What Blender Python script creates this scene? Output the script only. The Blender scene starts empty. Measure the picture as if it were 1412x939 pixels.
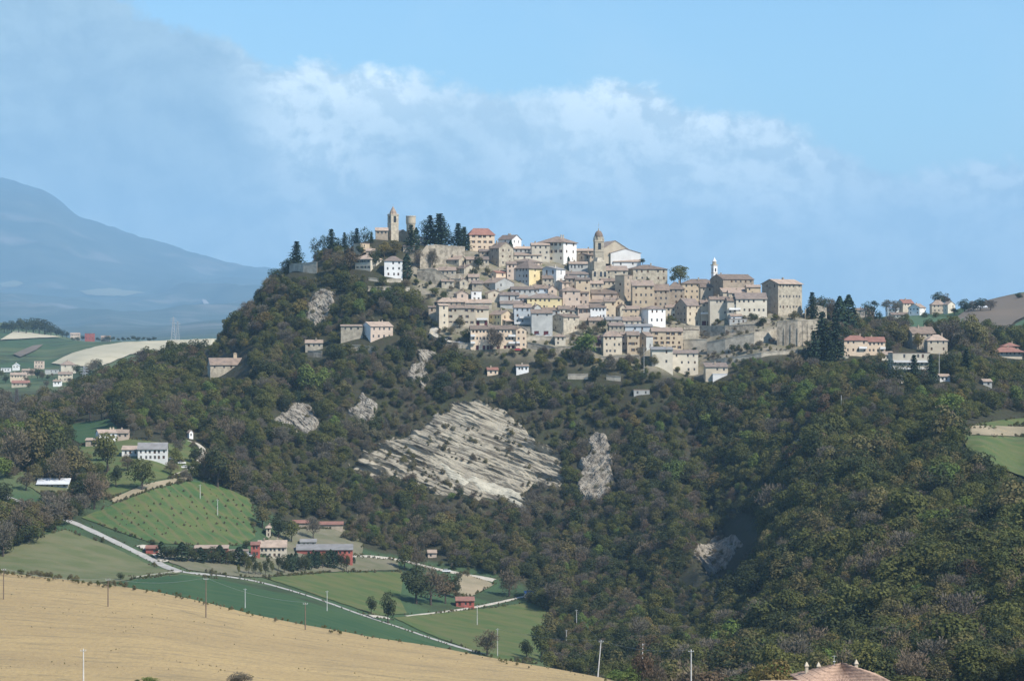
import bpy, bmesh, math, random
import numpy as np
from mathutils import Vector, Matrix
from mathutils.geometry import delaunay_2d_cdt
R = math.radians
F = 3750.0; CX = 706.0; CY = 469.5
S = bpy.context.scene
COL = S.collection
rng = random.Random(7)
nrng = np.random.default_rng(11)

# ------------------------------------------------------------ camera, sky, sun, exposure
cam = bpy.data.cameras.new("camera"); cam_o = bpy.data.objects.new("camera", cam); COL.objects.link(cam_o)
cam.sensor_width = 36.0; cam.lens = 36.0 * F / 1412.0
cam.clip_start = 0.5; cam.clip_end = 120000
cam_o.location = (0, 0, 0); cam_o.rotation_euler = (R(90), 0, 0)
S.camera = cam_o
S.view_settings.view_transform = 'Standard'; S.view_settings.look = 'None'
S.view_settings.gamma = 1.0; S.view_settings.exposure = 0.40
try: S.cycles.use_denoising = True
except Exception: pass
S.cycles.max_bounces = 5; S.cycles.diffuse_bounces = 2; S.cycles.glossy_bounces = 2
S.cycles.transmission_bounces = 3; S.cycles.volume_bounces = 1; S.cycles.transparent_max_bounces = 6

SUN_AZ = R(52); SUN_EL = R(46)       # azimuth: to the right of "behind the camera"
sd = Vector((math.sin(SUN_AZ)*math.cos(SUN_EL), -math.cos(SUN_AZ)*math.cos(SUN_EL), math.sin(SUN_EL)))
sun = bpy.data.lights.new("sun", 'SUN'); sun.energy = 4.8; sun.angle = R(0.5); sun.color = (1.0, 0.93, 0.83)
sun_o = bpy.data.objects.new("sun", sun); COL.objects.link(sun_o)
sun_o.rotation_euler = sd.to_track_quat('Z', 'Y').to_euler(); sun_o.location = sd*900

W = bpy.data.worlds.new("World"); S.world = W; W.use_nodes = True
nt = W.node_tree; nt.nodes.clear()
def N(t, **kw):
    n = nt.nodes.new(t)
    for k, v in kw.items(): setattr(n, k, v)
    return n
def M_(op, a, b=None, c=None, clamp=False):
    n = nt.nodes.new('ShaderNodeMath'); n.operation = op; n.use_clamp = clamp
    for i, v in enumerate((a, b, c)):
        if v is None: continue
        if isinstance(v, (int, float)): n.inputs[i].default_value = v
        else: nt.links.new(v, n.inputs[i])
    return n.outputs[0]
def mixc(f, a, b):
    n = nt.nodes.new('ShaderNodeMix'); n.data_type = 'RGBA'
    for s, v in ((n.inputs[0], f), (n.inputs[6], a), (n.inputs[7], b)):
        if isinstance(v, (int, float)): s.default_value = v
        elif isinstance(v, tuple): s.default_value = (*v, 1) if len(v) == 3 else v
        else: nt.links.new(v, s)
    return n.outputs[2]
def ramp(f, stops, interp='EASE'):
    n = nt.nodes.new('ShaderNodeValToRGB'); n.color_ramp.interpolation = interp
    e = n.color_ramp.elements
    while len(e) > 1: e.remove(e[0])
    e[0].position = stops[0][0]; e[0].color = (*([stops[0][1]]*3), 1) if isinstance(stops[0][1], (int, float)) else (*stops[0][1], 1)
    for p, c in stops[1:]:
        x = e.new(p); x.color = (*([c]*3), 1) if isinstance(c, (int, float)) else (*c, 1)
    nt.links.new(f, n.inputs[0]); return n.outputs[0]
def build_world():
    # graded sky
    sky = N('ShaderNodeTexSky', sky_type='NISHITA'); sky.sun_disc = False
    sky.sun_elevation = SUN_EL; sky.sun_rotation = math.atan2(sd.x, sd.y)
    sky.altitude = 300; sky.air_density = 1.0; sky.dust_density = 0.3; sky.ozone_density = 2.0
    tint = N('ShaderNodeMix'); tint.data_type = 'RGBA'; tint.blend_type = 'MULTIPLY'; tint.inputs[0].default_value = 1.0; nt.links.new(sky.outputs[0], tint.inputs[6]); tint.inputs[7].default_value = (.80, 1.03, 1.15, 1); skyc = tint.outputs[2]
    tc = N('ShaderNodeTexCoord'); sp = N('ShaderNodeSeparateXYZ'); nt.links.new(tc.outputs['Generated'], sp.inputs[0])
    x, y, z = sp.outputs
    az = M_('ARCTAN2', x, y)
    hor = M_('POWER', M_('ADD', M_('MULTIPLY', x, x), M_('MULTIPLY', y, y)), 0.5)
    el = M_('ARCTAN2', z, hor)
    A = M_('MULTIPLY', az, F/1412.0)           # -0.5 .. 0.5 across the view
    E = M_('MULTIPLY', el, F/939.0)            # 0.5 at the top of the view
    cv = N('ShaderNodeCombineXYZ'); nt.links.new(A, cv.inputs[0]); nt.links.new(M_('MULTIPLY', E, 0.78), cv.inputs[1])
    def noise(scale, detail, rough, off, dist=0.0):
        n = N('ShaderNodeTexNoise'); n.inputs['Scale'].default_value = scale; n.inputs['Detail'].default_value = detail
        n.inputs['Roughness'].default_value = rough; n.inputs['Distortion'].default_value = dist
        a = N('ShaderNodeVectorMath', operation='ADD'); nt.links.new(cv.outputs[0], a.inputs[0]); a.inputs[1].default_value = off
        nt.links.new(a.outputs[0], n.inputs['Vector']); return n.outputs[0]
    n1 = noise(3.2, 7, 0.55, (3.1, 1.7, 0), 0.3); n2 = noise(11.0, 10, 0.66, (9.3, 4.2, 1), .15); n2b = noise(11.0, 10, 0.66, (9.3-.010, 4.2-.014, 1), .15); n3 = noise(2.2, 6, 0.55, (5.5, 8.8, 2), 0.2)
    A01 = M_('ADD', A, 0.5)
    T = ramp(A01, [(0.0, 0.66), (0.12, 0.515), (0.20, 0.475), (0.235, 0.445), (0.27, 0.412), (0.48, 0.392), (0.64, 0.355), (0.72, 0.338), (0.80, 0.305), (0.87, 0.24), (0.93, 0.25), (1.0, 0.26)], 'LINEAR')
    edge = M_('ADD', M_('SUBTRACT', T, E), M_('MULTIPLY', M_('SUBTRACT', n2, 0.5), 0.16))
    edge = M_('ADD', edge, M_('MULTIPLY', M_('SUBTRACT', n1, 0.5), 0.10))
    mask = M_('MULTIPLY', edge, 46.0, clamp=True)
    L = M_('SUBTRACT', M_('ADD', -0.25, M_('MULTIPLY', M_('SUBTRACT', 0.40, E), 0.45)), A)
    L = M_('ADD', L, M_('MULTIPLY', M_('SUBTRACT', n2, 0.5), 0.16))
    dark = M_('MULTIPLY', M_('MULTIPLY', L, 14.0, clamp=True), M_('MULTIPLY', M_('SUBTRACT', E, 0.10), 5.0, clamp=True))
    relief = M_('ADD', 0.5, M_('MULTIPLY', M_('SUBTRACT', n2, n2b), 9.0), clamp=True)      # which side of a billow faces the sun
    rim = M_('SUBTRACT', 1.0, M_('MULTIPLY', M_('ABSOLUTE', M_('SUBTRACT', edge, 0.035)), 9.0), clamp=True)
    rim2 = M_('SUBTRACT', 1.0, M_('MULTIPLY', M_('ABSOLUTE', M_('SUBTRACT', edge, 0.12)), 4.6), clamp=True)
    rim = M_('MULTIPLY', M_('MAXIMUM', rim, M_('MULTIPLY', rim2, .75)), M_('MULTIPLY', M_('SUBTRACT', n1, 0.30), 2.8, clamp=True))
    rim = M_('MULTIPLY', rim, M_('SUBTRACT', 1.0, dark))
    rim = M_('MULTIPLY', rim, ramp(A01, [(0.0, 0.0), (0.2, 0.3), (0.26, 1.0), (0.4, 0.85), (0.66, 0.6), (0.8, 0.6), (0.86, 0.25), (1, 0.4)], 'LINEAR'))
    rim = M_('MULTIPLY', rim, M_('ADD', .45, M_('MULTIPLY', relief, .9)), clamp=True)
    body = M_('MULTIPLY', M_('SUBTRACT', n3, 0.34), 2.6, clamp=True)
    n1b = noise(4.6, 8, 0.6, (7.1-.022, 2.7-.030, 3), .5); n1c = noise(4.6, 8, 0.6, (7.1, 2.7, 3), .5)
    relief2 = M_('ADD', 0.5, M_('MULTIPLY', M_('SUBTRACT', n1c, n1b), 6.5), clamp=True)
    body2 = M_('ADD', M_('ADD', M_('MULTIPLY', body, 0.25), M_('MULTIPLY', relief, 0.30)), M_('MULTIPLY', relief2, .45), clamp=True)
    col = mixc(body2, CL_SHADE, CL_MID)
    col = mixc(M_('MULTIPLY', dark, 0.7), col, mixc(body2, CL_DARK, CL_SHADE))
    col = mixc(rim, col, CL_LIT)
    # the lower sky closes to an even veil
    veil = M_('SUBTRACT', 1.0, M_('MULTIPLY', M_('SUBTRACT', E, 0.02), 5.0), clamp=True)
    wisps = M_('MULTIPLY', M_('MULTIPLY', M_('SUBTRACT', n1, 0.50), 2.4, clamp=True), 0.45)
    base = mixc(wisps, skyc, CL_MID)
    out = mixc(M_('MULTIPLY', mask, 0.95), base, col)
    out = mixc(M_('MULTIPLY', veil, .5), out, (4.6, 6.3, 7.8))
    bg = N('ShaderNodeBackground'); bg.inputs['Strength'].default_value = 0.105
    nt.links.new(out, bg.inputs[0])
    wo = N('ShaderNodeOutputWorld'); nt.links.new(bg.outputs[0], wo.inputs[0])
CL_SHADE = (2.9, 4.3, 5.3); CL_MID = (5.7, 7.1, 7.8); CL_LIT = (11.2, 11.9, 11.8); CL_DARK = (2.2, 3.4, 4.6)
build_world()

# ------------------------------------------------------------ small helpers
def tag(o, label=None, cat=None, group=None, kind=None):
    if label: o['label'] = label
    if cat: o['category'] = cat
    if group: o['group'] = group
    if kind: o['kind'] = kind
    return o
def mesh_obj(name, verts, faces, mats, parent=None, mi=None, smooth=False):
    me = bpy.data.meshes.new(name); me.from_pydata([tuple(v) for v in verts], [], faces)
    for m in (mats if isinstance(mats, (list, tuple)) else [mats]): me.materials.append(m)
    if mi is not None: me.polygons.foreach_set('material_index', mi)
    if smooth: me.polygons.foreach_set('use_smooth', [True]*len(me.polygons))
    me.update()
    o = bpy.data.objects.new(name, me); COL.objects.link(o)
    if parent is not None: o.parent = parent
    return o
def empty(name, loc, rz=0.0):
    o = bpy.data.objects.new(name, None); COL.objects.link(o); o.location = loc; o.rotation_euler = (0, 0, rz)
    o.empty_display_size = 1.0
    return o
class MB:
    """collects shapes into one mesh"""
    def __init__(s): s.v = []; s.f = []; s.m = []
    def quad(s, a, b, c, d, m=0):
        i = len(s.v); s.v += [tuple(a), tuple(b), tuple(c), tuple(d)]; s.f.append((i, i+1, i+2, i+3)); s.m.append(m)
    def tri(s, a, b, c, m=0):
        i = len(s.v); s.v += [tuple(a), tuple(b), tuple(c)]; s.f.append((i, i+1, i+2)); s.m.append(m)
    def box(s, x0, x1, y0, y1, z0, z1, m=0):
        i = len(s.v)
        s.v += [(x0,y0,z0),(x1,y0,z0),(x1,y1,z0),(x0,y1,z0),(x0,y0,z1),(x1,y0,z1),(x1,y1,z1),(x0,y1,z1)]
        for f in ((3,2,1,0),(4,5,6,7),(0,1,5,4),(1,2,6,5),(2,3,7,6),(3,0,4,7)):
            s.f.append(tuple(i+k for k in f)); s.m.append(m)
    def prism(s, base, top, m=0, cap=True):
        n = len(base); i = len(s.v); s.v += [tuple(p) for p in base] + [tuple(p) for p in top]
        for k in range(n):
            s.f.append((i+k, i+(k+1) % n, i+n+(k+1) % n, i+n+k)); s.m.append(m)
        if cap:
            s.f.append(tuple(i+k for k in range(n-1, -1, -1))); s.m.append(m)
            s.f.append(tuple(i+n+k for k in range(n))); s.m.append(m)
    def cyl(s, cx, cy, z0, z1, r0, r1, n=12, m=0, cap=True, rot=0.0):
        a = [(cx+r0*math.cos(rot+2*math.pi*k/n), cy+r0*math.sin(rot+2*math.pi*k/n), z0) for k in range(n)]
        b = [(cx+r1*math.cos(rot+2*math.pi*k/n), cy+r1*math.sin(rot+2*math.pi*k/n), z1) for k in range(n)]
        s.prism(a, b, m, cap)
    def bar(s, p, q, r0, r1=None, n=5, m=0):
        r1 = r0 if r1 is None else r1
        p = Vector(p); q = Vector(q); d = (q-p)
        if d.length < 1e-6: return
        d.normalize(); u = d.orthogonal().normalized(); w = d.cross(u)
        a = [p+(u*math.cos(2*math.pi*k/n)+w*math.sin(2*math.pi*k/n))*r0 for k in range(n)]
        b = [q+(u*math.cos(2*math.pi*k/n)+w*math.sin(2*math.pi*k/n))*r1 for k in range(n)]
        s.prism(a, b, m)
    def build(s, name, mats, parent=None, smooth=False):
        return mesh_obj(name, s.v, s.f, mats, parent, s.m, smooth)

# ------------------------------------------------------------ materials
MATS = {}
def mat(name, col, col2=None, scale=0.5, rough=0.9, amt=1.0, detail=5, bump=0.0, bscale=None, spec=0.2, stretch=None, rand=0.0, lo=.35, hi=.65):
    if name in MATS: return MATS[name]
    m = bpy.data.materials.new(name); m.use_nodes = True; t = m.node_tree; b = t.nodes['Principled BSDF']
    b.inputs['Roughness'].default_value = rough; b.inputs['Specular IOR Level'].default_value = spec
    geo = t.nodes.new('ShaderNodeNewGeometry')
    vec = geo.outputs['Position']
    if stretch:
        vm = t.nodes.new('ShaderNodeVectorMath'); vm.operation = 'MULTIPLY'; vm.inputs[1].default_value = stretch
        t.links.new(vec, vm.inputs[0]); vec = vm.outputs[0]
    n = t.nodes.new('ShaderNodeTexNoise'); n.inputs['Scale'].default_value = scale; n.inputs['Detail'].default_value = detail
    n.inputs['Roughness'].default_value = 0.62; t.links.new(vec, n.inputs['Vector'])
    r = t.nodes.new('ShaderNodeMapRange'); r.inputs[1].default_value = lo; r.inputs[2].default_value = hi; t.links.new(n.outputs[0], r.inputs[0])
    mx = t.nodes.new('ShaderNodeMix'); mx.data_type = 'RGBA'; t.links.new(r.outputs[0], mx.inputs[0])
    c2 = col2 or tuple(c*0.72 for c in col)
    mx.inputs[6].default_value = (*col, 1); mx.inputs[7].default_value = (*c2, 1)
    out = mx.outputs[2]
    if rand:
        oi = t.nodes.new('ShaderNodeObjectInfo'); hs = t.nodes.new('ShaderNodeHueSaturation')
        mr = t.nodes.new('ShaderNodeMapRange'); mr.inputs[3].default_value = 1-rand; mr.inputs[4].default_value = 1+rand
        t.links.new(oi.outputs['Random'], mr.inputs[0]); t.links.new(mr.outputs[0], hs.inputs['Value']); t.links.new(out, hs.inputs['Color']); out = hs.outputs[0]
    t.links.new(out, b.inputs['Base Color'])
    if bump:
        n2 = t.nodes.new('ShaderNodeTexNoise'); n2.inputs['Scale'].default_value = bscale or scale*4; n2.inputs['Detail'].default_value = 6
        t.links.new(vec, n2.inputs['Vector']); bp = t.nodes.new('ShaderNodeBump'); bp.inputs['Strength'].default_value = 1.0; bp.inputs['Distance'].default_value = bump
        t.links.new(n2.outputs[0], bp.inputs['Height']); t.links.new(bp.outputs[0], b.inputs['Normal'])
    MATS[name] = m; return m
def leafmat(name, c1, c2, rnd=0.28, huev=0.012, trans=0.32):
    m = bpy.data.materials.new(name); m.use_nodes = True; t = m.node_tree; t.nodes.clear()
    out = t.nodes.new('ShaderNodeOutputMaterial'); d = t.nodes.new('ShaderNodeBsdfDiffuse'); tr = t.nodes.new('ShaderNodeBsdfTranslucent')
    ms = t.nodes.new('ShaderNodeMixShader'); ms.inputs[0].default_value = trans
    oi = t.nodes.new('ShaderNodeObjectInfo'); geo = t.nodes.new('ShaderNodeNewGeometry')
    n = t.nodes.new('ShaderNodeTexNoise'); n.inputs['Scale'].default_value = 0.35; n.inputs['Detail'].default_value = 4; t.links.new(geo.outputs['Position'], n.inputs['Vector'])
    a = t.nodes.new('ShaderNodeMath'); a.operation = 'ADD'; t.links.new(n.outputs[0], a.inputs[0]); t.links.new(oi.outputs['Random'], a.inputs[1])
    mr = t.nodes.new('ShaderNodeMapRange'); mr.inputs[1].default_value = 0.45; mr.inputs[2].default_value = 1.55; t.links.new(a.outputs[0], mr.inputs[0])
    mx = t.nodes.new('ShaderNodeMix'); mx.data_type = 'RGBA'; t.links.new(mr.outputs[0], mx.inputs[0]); mx.inputs[6].default_value = (*c1, 1); mx.inputs[7].default_value = (*c2, 1)
    # leaf to leaf value change
    wn = t.nodes.new('ShaderNodeTexWhiteNoise'); wn.noise_dimensions = '1D'; t.links.new(geo.outputs['Random Per Island'], wn.inputs['W'])
    v = t.nodes.new('ShaderNodeMapRange'); v.inputs[3].default_value = 0.78; v.inputs[4].default_value = 1.25; t.links.new(wn.outputs[0], v.inputs[0])
    hs = t.nodes.new('ShaderNodeHueSaturation'); t.links.new(mx.outputs[2], hs.inputs['Color']); t.links.new(v.outputs[0], hs.inputs['Value'])
    hm = t.nodes.new('ShaderNodeMapRange'); hm.inputs[3].default_value = 0.5-huev; hm.inputs[4].default_value = 0.5+huev
    w2 = t.nodes.new('ShaderNodeTexWhiteNoise'); w2.noise_dimensions = '1D'; t.links.new(oi.outputs['Random'], w2.inputs['W']); t.links.new(w2.outputs[0], hm.inputs[0]); t.links.new(hm.outputs[0], hs.inputs['Hue'])
    for s in (d, tr): t.links.new(hs.outputs[0], s.inputs['Color'])
    t.links.new(d.outputs[0], ms.inputs[1]); t.links.new(tr.outputs[0], ms.inputs[2]); t.links.new(ms.outputs[0], out.inputs[0])
    MATS[name] = m; return m

WALL = {
 'beige':  mat('beige_render', (.58,.505,.385), (.46,.395,.30), .25, bump=.03, rand=.13),
 'cream':  mat('cream_render', (.66,.595,.475), (.53,.475,.375), .22, bump=.02, rand=.13),
 'white':  mat('white_render', (.80,.79,.76), (.66,.65,.62), .15, bump=.02, rand=.13),
 'peach':  mat('peach_render', (.74,.59,.43), (.62,.49,.36), .2, bump=.02, rand=.13),
 'stone':  mat('rubble_stone', (.49,.435,.335), (.33,.29,.225), .55, bump=.10, lo=.4, hi=.6, rand=.13),
 'brown':  mat('brown_stone', (.43,.355,.265), (.30,.245,.19), .5, bump=.08, rand=.13),
 'grey':   mat('grey_render', (.48,.48,.45), (.36,.36,.34), .25, bump=.03, rand=.13),
 'yellow': mat('yellow_render', (.70,.58,.33), (.58,.48,.27), .2, bump=.02, rand=.13),
 'pink':   mat('pink_render', (.60,.48,.38), (.48,.385,.31), .22, bump=.02, rand=.13),
 'orange': mat('orange_render', (.58,.465,.32), (.46,.365,.255), .25, bump=.03, rand=.13),
 'blue':   mat('pale_blue_render', (.58,.62,.64), (.46,.50,.52), .2, bump=.02, rand=.13),
 'red':    mat('red_render', (.40,.115,.09), (.27,.085,.07), .3, bump=.02, rand=.13),
}
ROOF = {
 'tile':  mat('weathered_tiles', (.295,.225,.175), (.19,.15,.125), .45, bump=.08, bscale=3.0, rand=.26),
 'pale':  mat('pale_tiles', (.41,.315,.245), (.28,.22,.175), .5, bump=.08, bscale=3.0, rand=.22),
 'mauve': mat('dark_old_tiles', (.225,.18,.15), (.15,.122,.108), .5, bump=.08, bscale=3.0, rand=.26),
 'red':   mat('red_tiles', (.29,.15,.115), (.21,.11,.09), .4, bump=.06, bscale=3.0, rand=.1),
 'grey':  mat('grey_roof_sheet', (.27,.265,.26), (.20,.195,.19), .3, rand=.1),
 'fore':  mat('near_clay_tiles', (.46,.325,.24), (.27,.185,.14), 1.6, bump=.05, bscale=5.0),
 'white': mat('white_roof_sheet', (.66,.68,.70), (.5,.52,.54), .2),
}
DARK = mat('window_glass', (.025,.03,.04), (.04,.045,.055), 1.0, rough=.25, spec=.5)
FRAME = mat('window_frame_paint', (.42,.38,.33), (.36,.33,.3), 1.0)
SHUT_B = mat('brown_shutter_paint', (.10,.055,.035), (.08,.045,.03), 1.0)
SHUT_G = mat('green_shutter_paint', (.06,.09,.07), (.05,.07,.06), 1.0)
DOORM = mat('door_wood', (.13,.07,.045), (.09,.05,.035), 1.0)
STEEL = mat('galvanised_steel', (.42,.44,.46), (.34,.36,.38), 2.0, rough=.5)
CONC = mat('pole_concrete', (.62,.61,.58), (.50,.49,.47), 1.0)
WOODP = mat('pole_wood', (.20,.15,.11), (.14,.105,.08), 1.0)
BARK = mat('bark', (.10,.078,.06), (.065,.05,.04), 3.0)
LEAF = {
 'green':  leafmat('spring_leaves', (0.1491,0.1502,0.0501), (0.0860,0.0969,0.0354)),
 'bright': leafmat('bright_spring_leaves', (0.1722,0.2236,0.0602), (0.1148,0.1576,0.0491)),
 'olive':  leafmat('olive_leaves', (0.1876,0.1653,0.0729), (0.1216,0.1090,0.0507)),
 'dark':   leafmat('dark_leaves', (0.0836,0.0970,0.0413), (0.0436,0.0551,0.0298)),
 'bare':   leafmat('brown_twigs', (0.1999,0.1599,0.1064), (0.1372,0.1120,0.0762), trans=.1),
 'mauve':  leafmat('mauve_twigs', (0.1782,0.1566,0.1166), (0.1274,0.1102,0.0864), trans=.1),
 'gold':   leafmat('gold_buds', (0.2059,0.1638,0.0608), (0.1404,0.1170,0.0468)),
 'conifer': leafmat('conifer_needles', (.046,.070,.040), (.024,.042,.028), trans=.05),
 'judas':  leafmat('purple_blossom', (.20,.06,.12), (.13,.045,.085)),
 'yellow': leafmat('yellow_broom', (.35,.27,.03), (.22,.19,.03)),
 'shrub':  leafmat('grey_scrub', (0.1700,0.1550,0.0950), (0.1150,0.1050,0.0650), trans=.1),
 'rust':   leafmat('rust_buds', (0.1564,0.1125,0.0684), (0.1125,0.0831,0.0537)),
}

# ------------------------------------------------------------ noise
def _h(ix, iy, seed):
    h = (ix*374761393 + iy*668265263 + seed*1274126177) & 0xffffffff
    h = ((h ^ (h >> 13))*1274126177) & 0xffffffff
    return ((h ^ (h >> 16)) & 0xffffff)/float(0xffffff)
def vnoise(x, y, seed=0):
    x = np.asarray(x, float); y = np.asarray(y, float)
    x0 = np.floor(x).astype(np.int64); y0 = np.floor(y).astype(np.int64)
    fx = x-x0; fy = y-y0; fx = fx*fx*(3-2*fx); fy = fy*fy*(3-2*fy)
    a = _h(x0, y0, seed); b = _h(x0+1, y0, seed); c = _h(x0, y0+1, seed); d = _h(x0+1, y0+1, seed)
    return (a*(1-fx)+b*fx)*(1-fy)+(c*(1-fx)+d*fx)*fy
def fbm(x, y, seed=0, oct=4, gain=0.5):
    s = 0; a = 1; t = 0
    for k in range(oct):
        s = s+a*(vnoise(x*2**k+13.7*k, y*2**k-7.1*k, seed+k)*2-1); t += a; a *= gain
    return s/t
def inpoly(px, py, poly):
    px = np.asarray(px, float); py = np.asarray(py, float); r = np.zeros(px.shape, bool); n = len(poly)
    for i in range(n):
        x1, y1 = poly[i]; x2, y2 = poly[(i+1) % n]
        if y1 == y2: continue
        c = ((y1 > py) != (y2 > py)) & (px < (x2-x1)*(py-y1)/(y2-y1)+x1)
        r ^= c
    return r
def pchip_slopes(x, y):
    h = np.diff(x); d = np.diff(y)/h; m = np.zeros(len(x))
    m[0] = d[0]; m[-1] = d[-1]
    for i in range(1, len(x)-1):
        if d[i-1]*d[i] > 0:
            w1 = 2*h[i]+h[i-1]; w2 = h[i]+2*h[i-1]; m[i] = (w1+w2)/(w1/d[i-1]+w2/d[i])
    return m
def pchip(x, y, xq):
    x = np.asarray(x, float); y = np.asarray(y, float); m = pchip_slopes(x, y)
    i = np.clip(np.searchsorted(x, xq)-1, 0, len(x)-2); h = x[i+1]-x[i]; t = (xq-x[i])/h
    t = np.clip(t, 0, 1)
    return (1+2*t)*(1-t)**2*y[i]+t*(1-t)**2*h*m[i]+t*t*(3-2*t)*y[i+1]+t*t*(t-1)*h*m[i+1]

# ------------------------------------------------------------ the lie of the land
# each column: bearing, then (distance, elevation mark) pairs from the near slope to the mountains
COLS = {
 -700: [(520,960),(700,760),(850,870),(1050,800),(1120,745),(1180,700),(1250,660),(1400,610),(1600,580),(1700,570),(1850,560),(2200,525),(2700,495),(3500,470),(4300,462),(7000,472),(22000,430),(30000,380),(39000,440)],
 -200: [(520,958),(700,775),(850,880),(1050,798),(1120,740),(1180,690),(1250,650),(1400,605),(1600,572),(1700,562),(1850,555),(2200,525),(2700,492),(3500,458),(4300,445),(7000,470),(22000,400),(30000,280),(39000,400)],
 0:    [(520,958),(700,790),(850,888),(1050,795),(1120,738),(1180,688),(1250,640),(1400,598),(1600,566),(1700,558),(1850,552),(2200,532),(2700,500),(3500,463),(4300,446),(7000,470),(22000,398),(30000,237),(39000,380)],
 60:   [(520,960),(698,796),(848,890),(1055,794),(1125,735),(1185,690),(1250,645),(1390,598),(1580,562),(1680,550),(1850,548),(2200,528),(2700,500),(3500,470),(4300,455),(7000,470),(22000,400),(30000,248),(39000,380)],
 120:  [(520,962),(696,803),(845,893),(1065,793),(1130,738),(1188,695),(1255,645),(1370,597),(1540,555),(1680,538),(1850,545),(2200,525),(2700,490),(3300,474),(4300,472),(7000,470),(22000,402),(30000,290),(39000,380)],
 200:  [(520,965),(690,814),(840,900),(1080,790),(1140,742),(1195,694),(1260,642),(1350,592),(1470,545),(1680,508),(1850,535),(2200,520),(2700,485),(3000,471),(4300,474),(7000,470),(22000,402),(30000,324),(39000,390)],
 250:  [(520,968),(685,825),(830,910),(1085,787),(1145,750),(1200,705),(1265,655),(1355,598),(1460,545),(1640,495),(1850,535),(2200,518),(2650,482),(3000,469),(4300,474),(7000,468),(22000,398),(30000,340),(39000,400)],
 300:  [(520,972),(680,837),(820,920),(1095,793),(1155,757),(1210,718),(1280,660),(1360,600),(1450,540),(1600,474),(1800,530),(2200,516),(2600,482),(3000,468),(4300,474),(7000,466),(22000,395),(30000,352),(39000,410)],
 340:  [(520,975),(675,847),(810,930),(1095,800),(1170,760),(1225,720),(1300,660),(1370,590),(1450,520),(1590,436),(1750,520),(2200,516),(2600,484),(3000,470),(4300,474),(7000,466),(22000,393),(30000,357),(39000,415)],
 400:  [(520,980),(670,860),(800,940),(1090,813),(1200,766),(1290,700),(1370,620),(1440,540),(1510,455),(1580,376),(1720,480),(2200,510),(2600,490),(3000,478),(4300,474),(7000,466),(22000,392),(30000,366),(39000,420)],
 450:  [(520,984),(665,870),(795,946),(1085,828),(1215,770),(1305,700),(1380,620),(1445,530),(1510,440),(1590,358),(1720,470),(2200,510),(2600,490),(3000,478),(4300,474),(7000,466),(22000,400),(30000,385),(39000,430)],
 520:  [(520,990),(658,884),(788,955),(1078,850),(1230,780),(1325,705),(1392,620),(1450,515),(1512,420),(1600,330),(1740,460),(2200,510),(2600,490),(3000,478),(4300,474),(7000,466),(22000,430),(30000,420),(39000,440)],
 600:  [(520,998),(650,898),(780,965),(1062,880),(1230,800),(1340,715),(1402,610),(1470,490),(1530,412),(1610,341),(1750,460),(2200,510),(2600,490),(3000,478),(4300,474),(7000,468),(22000,450),(30000,445),(39000,450)],
 700:  [(520,1004),(640,915),(770,980),(1070,893),(1240,812),(1350,710),(1410,600),(1470,490),(1530,420),(1610,350),(1750,460),(2200,510),(2600,490),(3000,478),(4300,474),(7000,468),(22000,455),(30000,450),(39000,455)],
 800:  [(520,1008),(630,932),(760,1000),(1090,902),(1245,822),(1350,712),(1410,612),(1460,505),(1530,430),(1610,362),(1750,460),(2200,505),(2600,490),(3000,478),(4300,474),(7000,468),(22000,455),(30000,450),(39000,455)],
 900:  [(520,1015),(620,955),(750,1010),(1040,910),(1190,825),(1320,705),(1400,612),(1450,518),(1530,440),(1610,385),(1760,460),(2200,495),(2600,490),(3000,478),(4300,474),(7000,468),(22000,455),(30000,450),(39000,455)],
 1000: [(450,1010),(600,1000),(740,985),(950,930),(1080,852),(1165,800),(1220,822),(1300,742),(1400,595),(1490,480),(1590,405),(1800,465),(2200,485),(2700,482),(3500,478),(6000,474),(22000,455),(30000,450),(39000,455)],
 1060: [(450,1005),(600,1000),(740,970),(900,930),(1040,828),(1150,748),(1205,722),(1255,742),(1350,625),(1480,475),(1570,425),(1800,465),(2200,470),(2700,478),(3500,478),(6000,474),(22000,455),(30000,450),(39000,455)],
 1110: [(450,1000),(600,995),(740,960),(880,920),(1020,800),(1130,700),(1215,622),(1270,636),(1370,555),(1490,470),(1570,432),(1800,452),(2150,447),(2700,478),(3500,478),(6000,474),(22000,455),(30000,450),(39000,455)],
 1200: [(450,998),(600,990),(720,950),(830,915),(970,800),(1080,700),(1180,625),(1270,575),(1380,525),(1480,490),(1590,458),(1800,456),(2100,440),(2500,470),(3500,478),(6000,474),(22000,455),(30000,450),(39000,455)],
 1300: [(450,998),(600,990),(700,950),(790,915),(930,800),(1050,700),(1160,615),(1270,565),(1390,522),(1490,492),(1620,466),(1850,458),(2150,432),(2500,460),(3500,478),(6000,474),(22000,455),(30000,450),(39000,455)],
 1350: [(450,998),(600,990),(690,950),(770,915),(915,800),(1035,705),(1150,618),(1270,570),(1390,525),(1490,498),(1640,472),(1850,455),(2200,418),(2500,440),(3500,475),(6000,474),(22000,455),(30000,450),(39000,455)],
 1412: [(450,998),(600,990),(680,950),(750,915),(900,800),(1020,708),(1140,650),(1230,600),(1350,560),(1500,505),(1700,468),(1900,445),(2250,405),(2500,420),(3500,470),(6000,474),(22000,455),(30000,450),(39000,455)],
 1600: [(450,998),(600,990),(680,950),(740,915),(880,800),(1000,700),(1140,640),(1230,590),(1350,545),(1500,490),(1700,450),(1900,425),(2250,380),(2500,395),(3500,450),(6000,470),(22000,455),(30000,450),(39000,455)],
 2100: [(450,998),(600,990),(680,950),(740,915),(880,800),(1000,700),(1140,640),(1230,590),(1350,545),(1500,490),(1700,450),(1900,425),(2250,390),(2500,400),(3500,450),(6000,470),(22000,455),(30000,450),(39000,455)],
}
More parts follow.
